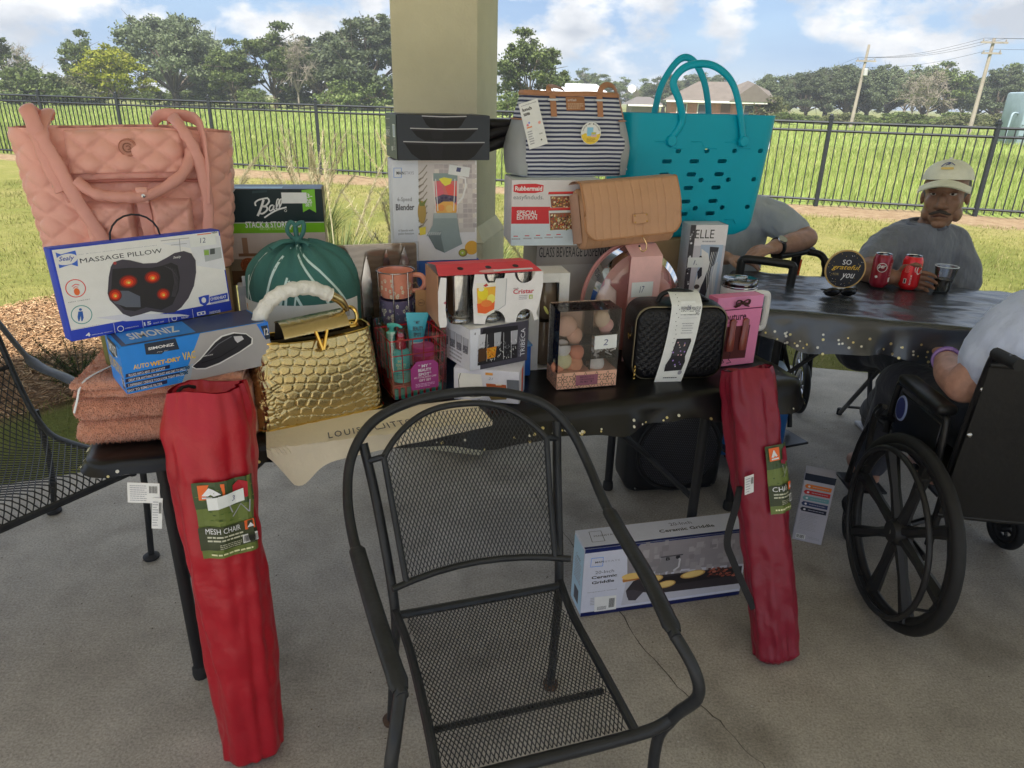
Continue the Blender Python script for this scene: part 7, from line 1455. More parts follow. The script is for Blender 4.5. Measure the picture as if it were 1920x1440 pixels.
# ---------------------------------------------------------------- rolling cooler between the tables
rc = empty('rolling_cooler', (1.09, 2.90, 0), R_(-10), 'blue rolling cooler with a black telescopic handle behind the prize table', 'cooler')
MB().rbox((-.02,.08,.23), (.34,.30,.34), .03, 3).build('cooler_body', sh(40,92,150, 1.6, rough=.4), rc); MB().rbox((-.02,.08,.425), (.35,.31,.05), .02, 3).build('lid', sh(150,170,190, 1.6, rough=.4), rc)
MB().tube(spline([(-.15,-.085,.30),(-.15,-.085,.60),(-.152,-.085,.93),(-.145,-.085,.972),(-.10,-.085,.975),(.0,-.085,.968),(.045,-.085,.96),(.053,-.085,.92),(.045,-.085,.60),(.045,-.085,.30)], 5), .017, 8, flat=.7, upv=(0,-1,0)).build('pull_handle', mat((.018,.018,.02), .35, var=.1), rc, 60)
def wheel(parent, X_, r, tr, spk_, m1, m2, name='wheel', wide=.02):
    w_ = empty(name, (0,0,0)); w_.parent = parent; w_.matrix_local = X_
    MB().tube([(r*math.cos(a), 0, r*math.sin(a)) for a in np.linspace(0, 2*math.pi, 48)[:-1]], tr, 10, closed=True).build('tyre', m1, w_, 60)
    mb = MB(); mb.tube([((r-tr*1.2)*math.cos(a), 0, (r-tr*1.2)*math.sin(a)) for a in np.linspace(0, 2*math.pi, 48)[:-1]], tr*.8, 8, closed=True, flat=1.1); mb.build('rim', m2, w_, 60)
    for k in range(spk_): a = 2*math.pi*k/spk_+.2; MB().tube([(0,0,0), ((r-tr)*math.cos(a)*.5, 0, (r-tr)*math.sin(a)*.5), ((r-tr)*math.cos(a), 0, (r-tr)*math.sin(a))], [wide*.65, wide*.5, wide*.75], 6, flat=1).build('spoke', m2, w_, 50)
    MB().lathe([(.001,-.03),(wide*1.1,-.03),(wide*1.5,-.01),(wide*1.5,.01),(wide*1.1,.03),(.001,.03)], 14, X=M.Rotation(R_(90),4,'X')).build('hub', m2, w_); return w_
RUB = mat((.016,.016,.017), .6, var=.15, vs=20); WPL = mat((.018,.018,.02), .4, var=.1); CHR = mat((.5,.51,.53), .2, 1)
for s_ in (-1, 1): wheel(rc, M.Translation((-.02+s_*.185,.20,.075)) @ M.Rotation(R_(90),4,'Z'), .063, .012, 5, RUB, WPL, wide=.012)

# ---------------------------------------------------------------- wheelchairs
def wheelchair(name, label, loc, rz, hw, seat_z=.5, big=True):
    c = empty(name, loc, rz, label, 'wheelchair'); VIN = mat((.010,.010,.011), .38, var=.1, vs=9, bump=.12, bs=40, spec=.45); FRM = mat((.014,.014,.016), .3)
    for s_ in (-1, 1):
        if big:
            wheel(c, M.Translation((s_*hw,0,.315)) @ M.Rotation(R_(90-3*s_),4,'Z'), .296, .019, 8, RUB, WPL, wide=.031)
            MB().tube([(s_*(hw+.048), .265*math.cos(a), .315+.265*math.sin(a)) for a in np.linspace(0, 2*math.pi, 48)[:-1]], .009, 8, closed=True).build('hand_rim', WPL, c, 60)
            for k in range(4): a = k*1.57+.4; MB().tube([(s_*hw, .27*math.cos(a), .315+.27*math.sin(a)), (s_*(hw+.048), .265*math.cos(a), .315+.265*math.sin(a))], .005, 6).build('rim_bracket', WPL, c)
            MB().tube([(s_*(hw+.03),0,.315),(s_*(hw-.12),0,.315)], .009, 8).build('axle', CHR, c)
        wheel(c, M.Translation((s_*(hw-.06),.43,.085)) @ M.Rotation(R_(90+12*s_),4,'Z'), .068, .017, 6, RUB, WPL, 'caster_wheel', .012); MB().tube(spline([(s_*(hw-.06),.45,.085),(s_*(hw-.03),.45,.15),(s_*(hw-.06),.46,.19),(s_*(hw-.06),.46,.30)], 4), .012, 8).build('caster_fork', FRM, c, 60)
        x = s_*(hw-.075)
        MB().tube(spline([(x,-.16,.96),(x,-.10,.945),(x,-.075,.90),(x,-.045,.60),(x,-.04,.30)], 5), .0125, 8).build('back_post', FRM, c, 60); MB().tube([(x,-.04,.50),(x,.42,.52)], .0125, 8).build('seat_rail', FRM, c); MB().tube(spline([(x,-.04,.25),(x,.30,.26),(x,.44,.32),(x,.47,.50),(x,.44,.56)], 5), .0125, 8).build('side_frame', FRM, c, 60)
        MB().tube(spline([(x,.47,.50),(x*.95,.56,.35),(x*.9,.62,.15)], 4), .011, 8).build('legrest_hanger', FRM, c); MB().rbox((x*.62,.66,.12), (.15,.16,.012), .004, 1).build('footplate', FRM, c)
        MB().tube([(x,-.19,.955),(x,-.085,.95)], .017, 10).build('push_grip', RUB, c)
        xa = s_*(hw-.045); MB().tube(spline([(xa,-.02,.52),(xa,-.01,.69),(xa,.03,.715),(xa,.26,.715),(xa,.30,.68),(xa,.31,.52)], 5), .011, 8).build('arm_frame', FRM, c, 60)
        MB().rbox((xa,.13,.738), (.062,.27,.034), .015, 3).build('armrest_pad', VIN, c, 60); p_ = MB().rbox((xa,.14,.605), (.006,.26,.17), .003, 1).build('side_panel', FRM, c)
        if s_ < 0: MB().lathe([(.001,.004),(.032,.004),(.034,0)], 24, X=M.Translation((xa-.004,.24,.64)) @ M.Rotation(R_(-90),4,'Y'), sx=1.3).build('maker_badge', sh(120,130,165), p_); MB().lathe([(.001,.005),(.028,.005),(.029,.003)], 24, X=M.Translation((xa-.004,.24,.64)) @ M.Rotation(R_(-90),4,'Y'), sx=1.3).build('badge_face', sh(36,42,90), p_)
        MB().tube(spline([(x,.30,.57),(s_*(hw+.02),.26,.60),(s_*(hw+.035),.20,.66)], 4), .009, 8).build('brake_lever', FRM, c)
        for z in (.52,.70,.84): MB().ball((x,-.078+.03*(z < .6),z), (.009,.006,.009), 10, 6).build('bolt', CHR, c)
    MB().rbox((0,.19,.505), (2*hw-.17,.42,.045), .015, 3).build('seat', VIN, c)
    def bk(u, v): xx = (u-.5)*2*(hw-.065); return (xx, -.045-.035*v-.025*math.sin(u*math.pi), .42+.50*v)
    mb = MB(); mb.grid(bk, 20, 14); mb.grid(lambda u, v: V(bk(u, v))+V((0,-.014,0)), 20, 14, flip=True); mb.tube([V(bk(u, 1))+V((0,-.007,0)) for u in np.linspace(0, 1, 14)], .011, 8); mb.tube([V(bk(u, 0))+V((0,-.007,0)) for u in np.linspace(0, 1, 14)], .009, 8); mb.build('backrest', VIN, c, 60)
    MB().grid(lambda u, v: (lambda p: (p.x*.92, p.y-.018, p.z))(V(bk(u, .12+.5*v))), 16, 8).build('back_pocket', VIN, c, 60)
    MB().tube([(-hw+.08,.10,.28),(hw-.08,.16,.47)], .010, 8).build('cross_brace', FRM, c); MB().tube([(hw-.08,.10,.28),(-hw+.08,.16,.47)], .010, 8).build('cross_brace', FRM, c); return c
wc1 = wheelchair('wheelchair', 'black wheelchair seen from behind beside the maroon chair bag', (1.59, 1.87, 0), R_(-3), .35)
wc2 = wheelchair('wheelchair', 'wheelchair with orange trim at the end of the far table behind the teal tote', (.90, 3.50, 0), R_(-158), .30)
MB().tube([(-.31,.02,.50),(-.31,.02,.68)], .012, 8).build('orange_clip', sh(200,80,30), wc2)
bpy.context.view_layer.update()
for nm_, mb_, m_ in (('armrest_pad', MB().tube([(1.17,3.13,.935),(1.38,3.275,.938)], .030, 12, flat=.6, upv=(0,0,1)), mat((.012,.012,.013), .4)), ('brake_handle', MB().tube(spline([(1.355,3.24,.935),(1.41,3.22,.925),(1.44,3.20,.87),(1.435,3.19,.80)], 5), [.016]*8+[.022]*8, 10), mat((.012,.012,.013), .4)), ('arm_post', MB().tube([(1.30,3.22,.93),(1.29,3.24,.62)], .022, 8), mat((.012,.012,.013), .4)), ('orange_post', MB().tube([(1.325,3.235,.90),(1.318,3.245,.70)], .010, 8), sh(200,80,30))):
    o = mb_.build(nm_, m_, wc2, 60); o.matrix_parent_inverse = wc2.matrix_world.inverted()
fc_ = empty('folding_chair', (1.95, 3.22, 0), R_(172), 'grey metal folding chair under the seated man', 'chair'); FCM = mat((.12,.12,.125), .4, .5)
MB().rbox((0,.0,.45), (.40,.38,.025), .01, 2).build('seat', FCM, fc_)
for s_ in (-1, 1):
    MB().tube([(s_*.20,.26,0),(s_*.20,-.22,.88)], .0115, 8).build('leg', FCM, fc_); MB().tube([(s_*.19,-.26,0),(s_*.19,.17,.45)], .0115, 8).build('leg', FCM, fc_)
    for y in (.26, -.26): MB().lathe([(.001,0),(.016,0),(.016,.03),(.012,.035)], 10, X=M.Translation((s_*(.20 if y > 0 else .19), y, 0))).build('rubber_foot', RUB, fc_)
MB().rbox((0,-.17,.78), (.40,.02,.16), .01, 2).build('backrest', FCM, fc_); MB().tube([(-.19,-.20,.07),(.19,-.20,.07)], .008, 8).build('stretcher', FCM, fc_)
# a black walker wheel standing by the far table end
wk = empty('walker', (1.57, 3.52, 0), R_(-20), 'folded black walker with spoked wheels at the end of the far table', 'walker')
for y in (0, .34):
    wheel(wk, M.Translation((0,y,.145)) @ M.Rotation(R_(100),4,'Z'), .125, .018, 8, RUB, CHR, wide=.009); MB().tube(spline([(0,y,.145),(.028,y,.20),(.02,y,.30),(.0,y*.9,.62)], 5), .013, 8).build('wheel_fork', WPL, wk, 60)
MB().tube([(0,0,.60),(0,.30,.60)], .013, 8).build('top_bar', WPL, wk)
# ---------------------------------------------------------------- people
def remesh(mb, name, m, parent, voxel, it=6, fac=.5):
    me = bpy.data.meshes.new(name); me.from_pydata(mb.v, [], mb.f); me.update(); o = bpy.data.objects.new(name, me); COL.objects.link(o)
    r = o.modifiers.new('r', 'REMESH'); r.mode = 'VOXEL'; r.voxel_size = voxel; s_ = o.modifiers.new('s', 'SMOOTH'); s_.iterations = it; s_.factor = fac
    bpy.context.view_layer.update(); dg = bpy.context.evaluated_depsgraph_get(); nm = bpy.data.meshes.new_from_object(o.evaluated_get(dg)); o.modifiers.clear(); o.data = nm; nm.materials.clear(); nm.materials.append(m)
    nm.polygons.foreach_set('use_smooth', [True]*len(nm.polygons)); nm.name = name
    if parent: o.parent = parent
    return o
def limb(mb, pts, rad, n=14, flat=1, upv=None):
    P = spline(pts, 6); k = len(P); R = np.interp(np.linspace(0, 1, k), np.linspace(0, 1, len(rad)), rad); mb.tube(P, list(R), n, flat=flat, upv=upv); mb.ball(P[0], R[0]*.98, 12, 8); mb.ball(P[-1], R[-1]*.98, 12, 8)
def hand(mb, wrist, fwd, palm, sc=1., curl=.5, spread=.18):
    """palm, four unequal fingers and a thumb; palm = direction the palm faces"""
    f = V(fwd).normalized(); p = V(palm); p = (p-f*p.dot(f)).normalized(); s = f.cross(p); w = V(wrist)
    mb.ball((0,0,0), (.043*sc,.016*sc,.050*sc), 14, 10, X=M(((s.x,p.x,f.x,w.x+f.x*.045*sc),(s.y,p.y,f.y,w.y+f.y*.045*sc),(s.z,p.z,f.z,w.z+f.z*.045*sc),(0,0,0,1))))
    for k, (o_, L) in enumerate(((-.031,.066),(-.010,.076),(.011,.072),(.030,.056))):
        b = w+f*(.080*sc)+s*(o_*sc); d = (f+s*(o_*spread*6)).normalized(); pts = [b-d*.012*sc]; a = 0
        for j in range(3): a += curl*(.5 if j == 0 else .75); pts.append(pts[-1]+(d*math.cos(a)+p*math.sin(a))*(L*sc*(.45,.32,.26)[j]+(.012*sc if j == 0 else 0)))
        mb.tube(spline(pts, 3), list(np.linspace(.0088, .0068, 10)*sc), 8); mb.ball(pts[-1], .0068*sc, 8, 6)
    b = w+f*.025*sc-s*.036*sc; pts = [b, b+(f*.5-s*.75+p*.3).normalized()*.035*sc, b+(f*.8-s*.55+p*.5).normalized()*.066*sc]; mb.tube(spline(pts, 3), list(np.linspace(.0115, .0085, 7)*sc), 8); mb.ball(pts[-1], .0085*sc, 8, 6)
def skin(c, name='skin'):
    m, t, b, tcn = nodes_mat(name); n = tnoise(t, tcn, 28, 5, .6); n2 = tnoise(t, tcn, 7, 3, .5)
    c1 = tramp(t, n, (.3, tuple(x*.78 for x in c)), (.7, tuple(x*1.15 for x in c))); c2 = tmix(t, .35, c1, tramp(t, n2, (.35, (.85,.70,.66)), (.65, (1.1,1.08,1.05))), 'MULTIPLY'); t.links.new(c2, b.inputs['Base Color'])
    b.inputs['Roughness'].default_value = .48; b.inputs['Subsurface Weight'].default_value = .08; b.inputs['Subsurface Radius'].default_value = (.012,.005,.003); tbump(t, b, tnoise(t, tcn, 160, 4, .6), .25, .003); return m
def wrinkle(c, s1=9, st=.5, rough=.85):
    m, t, b, tcn = nodes_mat('cotton'); mpn = t.nodes.new('ShaderNodeMapping'); mpn.inputs['Scale'].default_value = (1, 1, .45); mpn.inputs['Rotation'].default_value = (.3, .5, .2); t.links.new(tcn.outputs['Object'], mpn.inputs[0])
    w1 = tnoise(t, tcn, s1, 3, .5, mpn.outputs[0]); w2 = tnoise(t, tcn, s1*3, 3, .5, mpn.outputs[0]); t.links.new(tramp(t, w1, (.3, tuple(x*.88 for x in c)), (.7, tuple(x*1.1 for x in c))), b.inputs['Base Color'])
    b.inputs['Roughness'].default_value = rough; b.inputs['Sheen Weight'].default_value = .2; tbump(t, b, tmix(t, .3, w1, w2), st, .05); return m
def shirt_folds(o, amp, seed):
    me = o.data; n = len(me.vertices); co_ = np.empty(n*3, np.float32); me.vertices.foreach_get('co', co_); co_ = co_.reshape(-1, 3); no = np.empty(n*3, np.float32); me.vertices.foreach_get('normal', no); no = no.reshape(-1, 3)
    d = np.array([amp*(NZ.noise((p[0]*9+seed, p[1]*9, p[2]*5))+.6*NZ.noise((p[0]*17+p[2]*14, p[1]*17+seed, p[2]*9-p[0]*8))) for p in co_]); me.vertices.foreach_set('co', (co_+no*d[:,None]).ravel()); me.update()

# --- seated man with the cap
mr = empty('person', (1.80, 3.15, 0), 0, 'man in grey t-shirt and pale cap seated behind the far table', 'person')
Hc = V((1.805, 3.045, 1.235)); fdir = (V((0,0,1.50))-Hc); fdir.z = -.10; fdir.normalize(); fdir = (M.Rotation(R_(-4),3,'Z') @ fdir); hx = fdir.cross(V((0,0,1))).normalized(); hz_ = hx.cross(fdir); SC_ = 1.10
tiltm = M.Rotation(R_(4), 3, fdir); hx = tiltm @ hx; hz_ = tiltm @ hz_
HX = M(((hx.x,fdir.x,hz_.x,Hc.x),(hx.y,fdir.y,hz_.y,Hc.y),(hx.z,fdir.z,hz_.z,Hc.z),(0,0,0,1))) @ M.Scale(SC_, 4)       # local: x to the picture's left hand side of him... y forward, z up
loc0 = mr.location.copy(); MR = M.Translation(-loc0)
bd = MB()
def hb(c, r, n=(18,12)): bd.ball(c, r, n[0], n[1], X=MR @ HX)
hb((0,-.012,.030), (.076,.095,.088)); hb((0,.020,-.030), (.066,.070,.082)); hb((0,.048,-.082), (.043,.040,.036)); hb((0,.068,.022), (.056,.026,.020)); hb((.032,.058,-.030), (.028,.028,.030)); hb((-.032,.058,-.030), (.028,.028,.030))
hb((0,.094,-.020), (.0145,.020,.026)); hb((0,.104,-.036), (.017,.017,.0135)); hb((.014,.092,-.040), (.011,.013,.0095)); hb((-.014,.092,-.040), (.011,.013,.0095)); hb((0,.080,-.064), (.032,.018,.011)); hb((0,.079,-.083), (.024,.015,.009)); hb((0,.066,-.108), (.026,.024,.017))
for s_ in (-1, 1): hb((s_*.075,-.012,-.020), (.009,.017,.027)); hb((s_*.050,.020,-.075), (.020,.040,.030)); hb((s_*.034,.072,.030), (.022,.014,.008)); hb((s_*.030,.076,-.052), (.014,.012,.020))
L3 = lambda p: MR @ V(p)
nb = V((1.79,3.07,1.06))
limb(bd, [L3(HX @ V((0,-.02,-.06))), L3(nb+V((0,.01,.0))), L3((1.79,3.095,.98))], [.062,.058,.056])
limb(bd, [L3((1.79,3.10,.92)), L3((1.795,3.14,.75)), L3((1.80,3.19,.50))], [.085,.115,.12], 18)
shl, shr = V((1.620,3.06,1.02)), V((1.905,3.08,1.015))
limb(bd, [L3(shl+V((0,0,.0))), L3((1.535,2.985,.95)), L3((1.475,2.895,.928))], [.045,.048,.046]); limb(bd, [L3((1.475,2.895,.928)), L3((1.50,2.84,.925)), L3((1.535,2.80,.925))], [.047,.042,.030]); hand(bd, L3((1.530,2.802,.925)), (.93,-.30,.02), (.30,-.9,-.2), 1.08, .55)
limb(bd, [L3(shr+V((0,0,-.01))), L3((1.945,3.04,.90)), L3((1.955,2.985,.80))], [.045,.048,.046]); limb(bd, [L3((1.955,2.985,.80)), L3((1.98,2.90,.70)), L3((1.92,2.86,.64))], [.047,.042,.03]); hand(bd, L3((1.92,2.86,.64)), (-.8,-.4,-.3), (0,0,-1), 1.05, .4)
for s_, kx in ((-1, 1.70), (1, 1.98)):
    limb(bd, [L3((1.80+s_*.10,3.19,.50)), L3((kx,2.98,.54)), L3((kx+.01,2.84,.53))], [.085,.075,.058]); limb(bd, [L3((kx+.01,2.84,.52)), L3((kx+.08,3.06,.28)), L3((kx+.17,3.30,.09))], [.055,.055,.038])
remesh(bd, 'body', skin((.30,.165,.105)), mr, .0045, 4)
st_ = MB()
def torso(v):   # v 0 at the hips, 1 at the neckline
    return .50+.605*v
prof = [(0,.168,.135,3.17),(.25,.175,.142,3.15),(.5,.185,.135,3.12),(.70,.205,.130,3.10),(.82,.205,.118,3.09),(.92,.180,.100,3.085),(.97,.130,.088,3.08),(1.0,.088,.080,3.075)]
def tpt(u, v):
    hw_ = np.interp(v, [p[0] for p in prof], [p[1] for p in prof]); dp = np.interp(v, [p[0] for p in prof], [p[2] for p in prof]); yc = np.interp(v, [p[0] for p in prof], [p[3] for p in prof]); a = u*2*math.pi
    return MR @ V((1.755+hw_*.90*math.copysign(abs(math.cos(a))**.8, math.cos(a)), yc+dp*math.sin(a), torso(v)+.012*math.cos(a)*0))
st_.grid(tpt, 48, 30, closeu=True); st_.add([tpt(i/24, 0) for i in range(24)], [tuple(range(24))[::-1]]); st_.add([tpt(i/24, 1) for i in range(24)], [tuple(range(24))])
limb(st_, [L3((1.69,3.085,1.035)), L3((1.625,3.06,1.02)), L3((1.555,3.01,.965)), L3((1.520,2.965,.930))], [.072,.072,.070,.070]); limb(st_, [L3((1.84,3.095,1.035)), L3((1.90,3.08,1.015)), L3((1.945,3.045,.93)), L3((1.955,3.02,.855))], [.072,.072,.070,.070])
GT = wrinkle((.20,.22,.27), 10, .9)
so_ = remesh(st_, 'shirt', GT, mr, .008, 5); shirt_folds(so_, .016, 3)
MB().tube([MR @ (V((1.775,3.068,1.100))+V((.078*math.cos(a), .070*math.sin(a), .012*math.sin(a)*1.0))) for a in np.linspace(0, 6.283, 40)[:-1]], .0085, 8, closed=True).build('collar', wrinkle((.13,.145,.19), 20, .3), mr, 60)
pn = MB()
for s_, kx in ((-1, 1.70), (1, 1.98)): limb(pn, [L3((1.80+s_*.10,3.19,.50)), L3((kx,2.98,.545)), L3((kx+.01,2.83,.535))], [.098,.090,.074]); limb(pn, [L3((kx+.01,2.83,.53)), L3((kx+.08,3.06,.28)), L3((kx+.16,3.28,.12))], [.074,.074,.068])
limb(pn, [L3((1.66,3.19,.49)), L3((1.94,3.19,.49))], [.115,.115]); po = remesh(pn, 'trousers', wrinkle((.03,.032,.04), 8, .5), mr, .009, 5); shirt_folds(po, .010, 9)
for kx in (1.87, 2.15):
    sh_ = MB(); sh_.ball(L3((kx,3.25,.045)), (.048,.135,.045), 20, 12); limb(sh_, [L3((kx,3.31,.06)), L3((kx,3.32,.12))], [.046,.045]); s2 = remesh(sh_, 'shoe', mat((.05,.05,.055), .5, var=.2), mr, .007, 4); MB().rbox(L3((kx,3.248,.010)), (.094,.275,.020), .009, 2).build('sole', sh(170,170,174), s2)
# face
for s_ in (-1, 1):
    ey = HX @ V((s_*.031,.0735,.005)); e = MB().ball((0,0,0), .0118*SC_, 14, 10).build('eye', mat((.60,.55,.50), .25, var=.03), mr, 60, MR @ ey); e.scale = (1.15, .8, .62)
    q = (fdir+hx*.03).normalized(); MB().lathe([(.001,.0022),(.0032,.0018),(.0058,.0004)], 14, X=q.to_track_quat('Z','Y').to_matrix().to_4x4()).build('iris', mat((.02,.011,.007), .12, var=0), mr, 60, MR @ (ey+q*.0112+V((0,0,.001))))
    MB().tube([MR @ (HX @ V((s_*(.031+x), .0845-abs(x)*.35, .0115-abs(x)*.12))) for x in (-.017,-.008,0,.008,.017)], [.002,.0034,.004,.0034,.002], 6).build('eyelid', skin((.20,.10,.065)), mr, 60)
    MB().tube([MR @ (HX @ V((s_*(.032+x), .0905-abs(x)*.5, .027-abs(x)*.20+.002))) for x in (-.020,-.010,0,.010,.020)], [.0022,.0042,.0044,.0038,.002], 6).build('eyebrow', mat((.07,.06,.055), .9), mr, 60)
MB().tube([MR @ (HX @ V((x, .099-abs(x)*.50, -.0565-abs(x)*.38))) for x in np.linspace(-.036, .036, 9)], [.003,.0055,.007,.007,.0065,.007,.007,.0055,.003], 7).build('moustache', mat((.085,.07,.062), .95, bump=.4, bs=400), mr, 60)
MB().tube([MR @ (HX @ V((x, .0965-abs(x)*.42, -.0725-abs(x)*.25))) for x in np.linspace(-.028, .028, 9)], [.0012,.0024,.003,.0032,.0032,.0032,.003,.0024,.0012], 6).build('mouth', mat((.10,.035,.03), .5, var=.1), mr, 60)
hr = MB(); hr.ball((0,-.025,.020), (.081,.092,.080), 22, 14, X=MR @ HX); remesh(hr, 'hair', mat((.16,.155,.15), .95, var=.3, vs=90, bump=.6, bs=300), mr, .005, 2)
cp_ = MB(); CAPM = sh(196,190,174, 1.75, rough=.85, var=.05, vs=30, bump=.15, bs=500)
def capf(u, v):
    a = u*2*math.pi; b = v*math.pi/2; k = 1+.012*math.cos(6*a)*math.cos(b); return MR @ (HX @ V((.085*math.cos(b)*math.cos(a)*k, -.010+.106*math.cos(b)*math.sin(a)*k, .046+.076*math.sin(b)**.9+.012*math.cos(b)*(math.sin(a) > 0)*math.sin(a))))
cap = MB().grid(capf, 48, 14, closeu=True).build('cap', CAPM, mr, 60)
def brim(u, v): x = (u-.5)*2; r = math.sqrt(max(0, 1-x*x*.55)); return MR @ (HX @ V((x*.086, .050+.045*math.sqrt(max(0, 1-x*x))+v*.068*r, .054-.030*x*x-.016*v+.004)))
bm_ = MB(); bm_.grid(brim, 24, 8); bm_.grid(lambda u, v: brim(u, v)-V((0,0,.004)), 24, 8, flip=True); bm_.build('cap_brim', CAPM, cap, 60); MB().ball(MR @ (HX @ V((0,-.010,.123))), .008, 10, 6).build('cap_button', CAPM, cap)
P = Print(.06, .04); LB = ink(40,52,120); P.line([(.1,.35),(.25,.75),(.5,.95),(.62,.8),(.5,.6)], .07, LB); P.line([(.5,.95),(.75,.8),(.92,.5)], .06, LB); P.line([(.35,.5),(.5,.7),(.62,.8)], .06, LB); P.rect(.15,.02,.85,.28, ink(206,176,110), 4)
P.build('cap_emblem', cap, lambda a, b, l: (lambda th, ph: MR @ (HX @ V(((.0855+l)*math.cos(ph)*math.cos(th), -.010+(.1068+l)*math.cos(ph)*math.sin(th), .046+.0768*math.sin(ph)**.9+.012*math.cos(ph)*math.sin(th)+l))))(math.pi/2+(a-.5)*.75, .42+b*.5), base=.0015)

# --- person behind the teal tote
p2 = empty('person', (1.05, 3.46, 0), 0, 'person in pale grey t-shirt with a wristwatch, half hidden by the teal tote', 'person'); MR = M.Translation((-1.05,-3.46,0)); L3 = lambda p: MR @ V(p)
bd = MB(); bd.ball(L3((1.02,3.42,1.305)), (.078,.098,.118), 18, 12); bd.ball(L3((1.02,3.325,1.285)), (.016,.02,.022)); bd.ball(L3((1.02,3.365,1.225)), (.048,.05,.04)); limb(bd, [L3((1.02,3.43,1.25)), L3((1.02,3.455,1.08))], [.06,.058]); limb(bd, [L3((1.02,3.47,.98)), L3((1.0,3.50,.55))], [.095,.11], 18)
limb(bd, [L3((1.18,3.42,1.06)), L3((1.27,3.34,1.04)), L3((1.345,3.25,.995))], [.045,.050,.048]); limb(bd, [L3((1.345,3.25,.995)), L3((1.25,3.18,.985)), L3((1.145,3.115,.975))], [.048,.046,.031]); hand(bd, L3((1.15,3.118,.975)), (-.84,-.50,-.12), (.2,.2,-1), 1.08, .45)
limb(bd, [L3((.85,3.42,1.10)), L3((.80,3.33,.98)), L3((.84,3.22,.92))], [.060,.052,.046]); limb(bd, [L3((.84,3.22,.92)), L3((.95,3.12,.92))], [.045,.03]); hand(bd, L3((.94,3.12,.92)), (.9,-.3,0), (0,0,-1), 1.05, .4)
for s_ in (-1, 1): limb(bd, [L3((1.0+s_*.09,3.50,.56)), L3((1.0+s_*.12,3.12,.56)), L3((1.0+s_*.12,3.05,.52))], [.085,.07,.058]); limb(bd, [L3((1.0+s_*.12,3.05,.5)), L3((1.0+s_*.12,3.10,.10))], [.055,.038]); bd.ball(L3((1.0+s_*.12,3.03,.05)), (.045,.12,.04))
remesh(bd, 'body', skin((.46,.27,.20)), p2, .006, 4)
stp_ = MB(); prof = [(0,.165,.14,3.50),(.5,.185,.14,3.48),(.8,.205,.125,3.46),(.93,.17,.095,3.455),(1.0,.09,.075,3.45)]
def tpt(u, v):
    f = lambda i: np.interp(v, [p[0] for p in prof], [p[i] for p in prof]); a = u*2*math.pi; return MR @ V((1.02+f(1)*1.05*math.copysign(abs(math.cos(a))**.8, math.cos(a)), f(3)+f(2)*math.sin(a), .54+.60*v))
stp_.grid(tpt, 48, 26, closeu=True); stp_.add([tpt(i/24, 0) for i in range(24)], [tuple(range(24))[::-1]]); stp_.add([tpt(i/24, 1) for i in range(24)], [tuple(range(24))])
limb(stp_, [L3((1.10,3.45,1.075)), L3((1.19,3.42,1.075)), L3((1.265,3.345,1.045)), L3((1.295,3.31,1.025))], [.085,.085,.080,.078]); limb(stp_, [L3((.93,3.45,1.075)), L3((.85,3.42,1.075)), L3((.79,3.34,.98))], [.085,.085,.078])
so_ = remesh(stp_, 'shirt', wrinkle((.44,.49,.57), 10, .5), p2, .008, 5); shirt_folds(so_, .015, 13)
tr = MB()
for s_ in (-1, 1): limb(tr, [L3((1.0+s_*.09,3.50,.55)), L3((1.0+s_*.12,3.12,.565)), L3((1.0+s_*.12,3.04,.52))], [.10,.085,.07]); limb(tr, [L3((1.0+s_*.12,3.04,.5)), L3((1.0+s_*.12,3.10,.12))], [.07,.062])
remesh(tr, 'trousers', wrinkle((.05,.06,.09), 8, .5), p2, .010, 5)
def plain_face(par, c, s):
    for k in (-1, 1):
        e = MB().ball((0,0,0), (.012,.008,.008), 12, 8).build('eye', mat((.6,.56,.52), .3, var=0), par, 60, L3((c[0]+k*.031, c[1]+s*.087, c[2]+.005))); MB().ball((0,s*.006,0), (.005,.004,.005), 8, 6).build('iris', mat((.03,.02,.015), .2, var=0), e)
        MB().tube([L3((c[0]+k*(.031+q), c[1]+s*(.093-abs(q)*.5), c[2]+.024-abs(q)*.2)) for q in (-.016,0,.016)], .003, 6).build('eyebrow', mat((.25,.23,.21), .9), par, 60); MB().ball(L3((c[0]+k*.079, c[1], c[2]-.01)), (.010,.020,.030), 12, 8).build('ear', skin((.46,.27,.20)), par, 60)
    MB().tube([L3((c[0]+q, c[1]+s*(.086-abs(q)*.5), c[2]-.062)) for q in (-.024,-.01,0,.01,.024)], [.001,.003,.003,.003,.001], 6).build('mouth', mat((.30,.12,.10), .5), par, 60)
plain_face(p2, (1.02,3.42,1.305), -1)
wd = (V((1.145,3.115,.975))-V((1.25,3.18,.985))).normalized(); wc_ = V((1.172,3.132,.977)); wq = wd.to_track_quat('Z','Y').to_matrix().to_4x4()
wt = MB().lathe([(.0395,-.010),(.0415,-.008),(.0415,.008),(.0395,.010)], 28, X=MR @ M.Translation(wc_) @ wq).build('watch_strap', mat((.012,.012,.013), .5), p2, 60)
fq = V((.12,-.55,.83)).normalized(); fq = (fq-wd*fq.dot(wd)).normalized(); MB().lathe([(.020,0),(.0205,.006),(.018,.008),(.001,.008)], 24, X=MR @ M.Translation(wc_+fq*.037) @ fq.to_track_quat('Z','Y').to_matrix().to_4x4()).build('watch_face', sh(205,210,220, rough=.15), wt, 50); MB().lathe([(.0195,.0),(.022,.003),(.0205,.0085)], 24, X=MR @ M.Translation(wc_+fq*.037) @ fq.to_track_quat('Z','Y').to_matrix().to_4x4()).build('watch_bezel', CHR, wt)
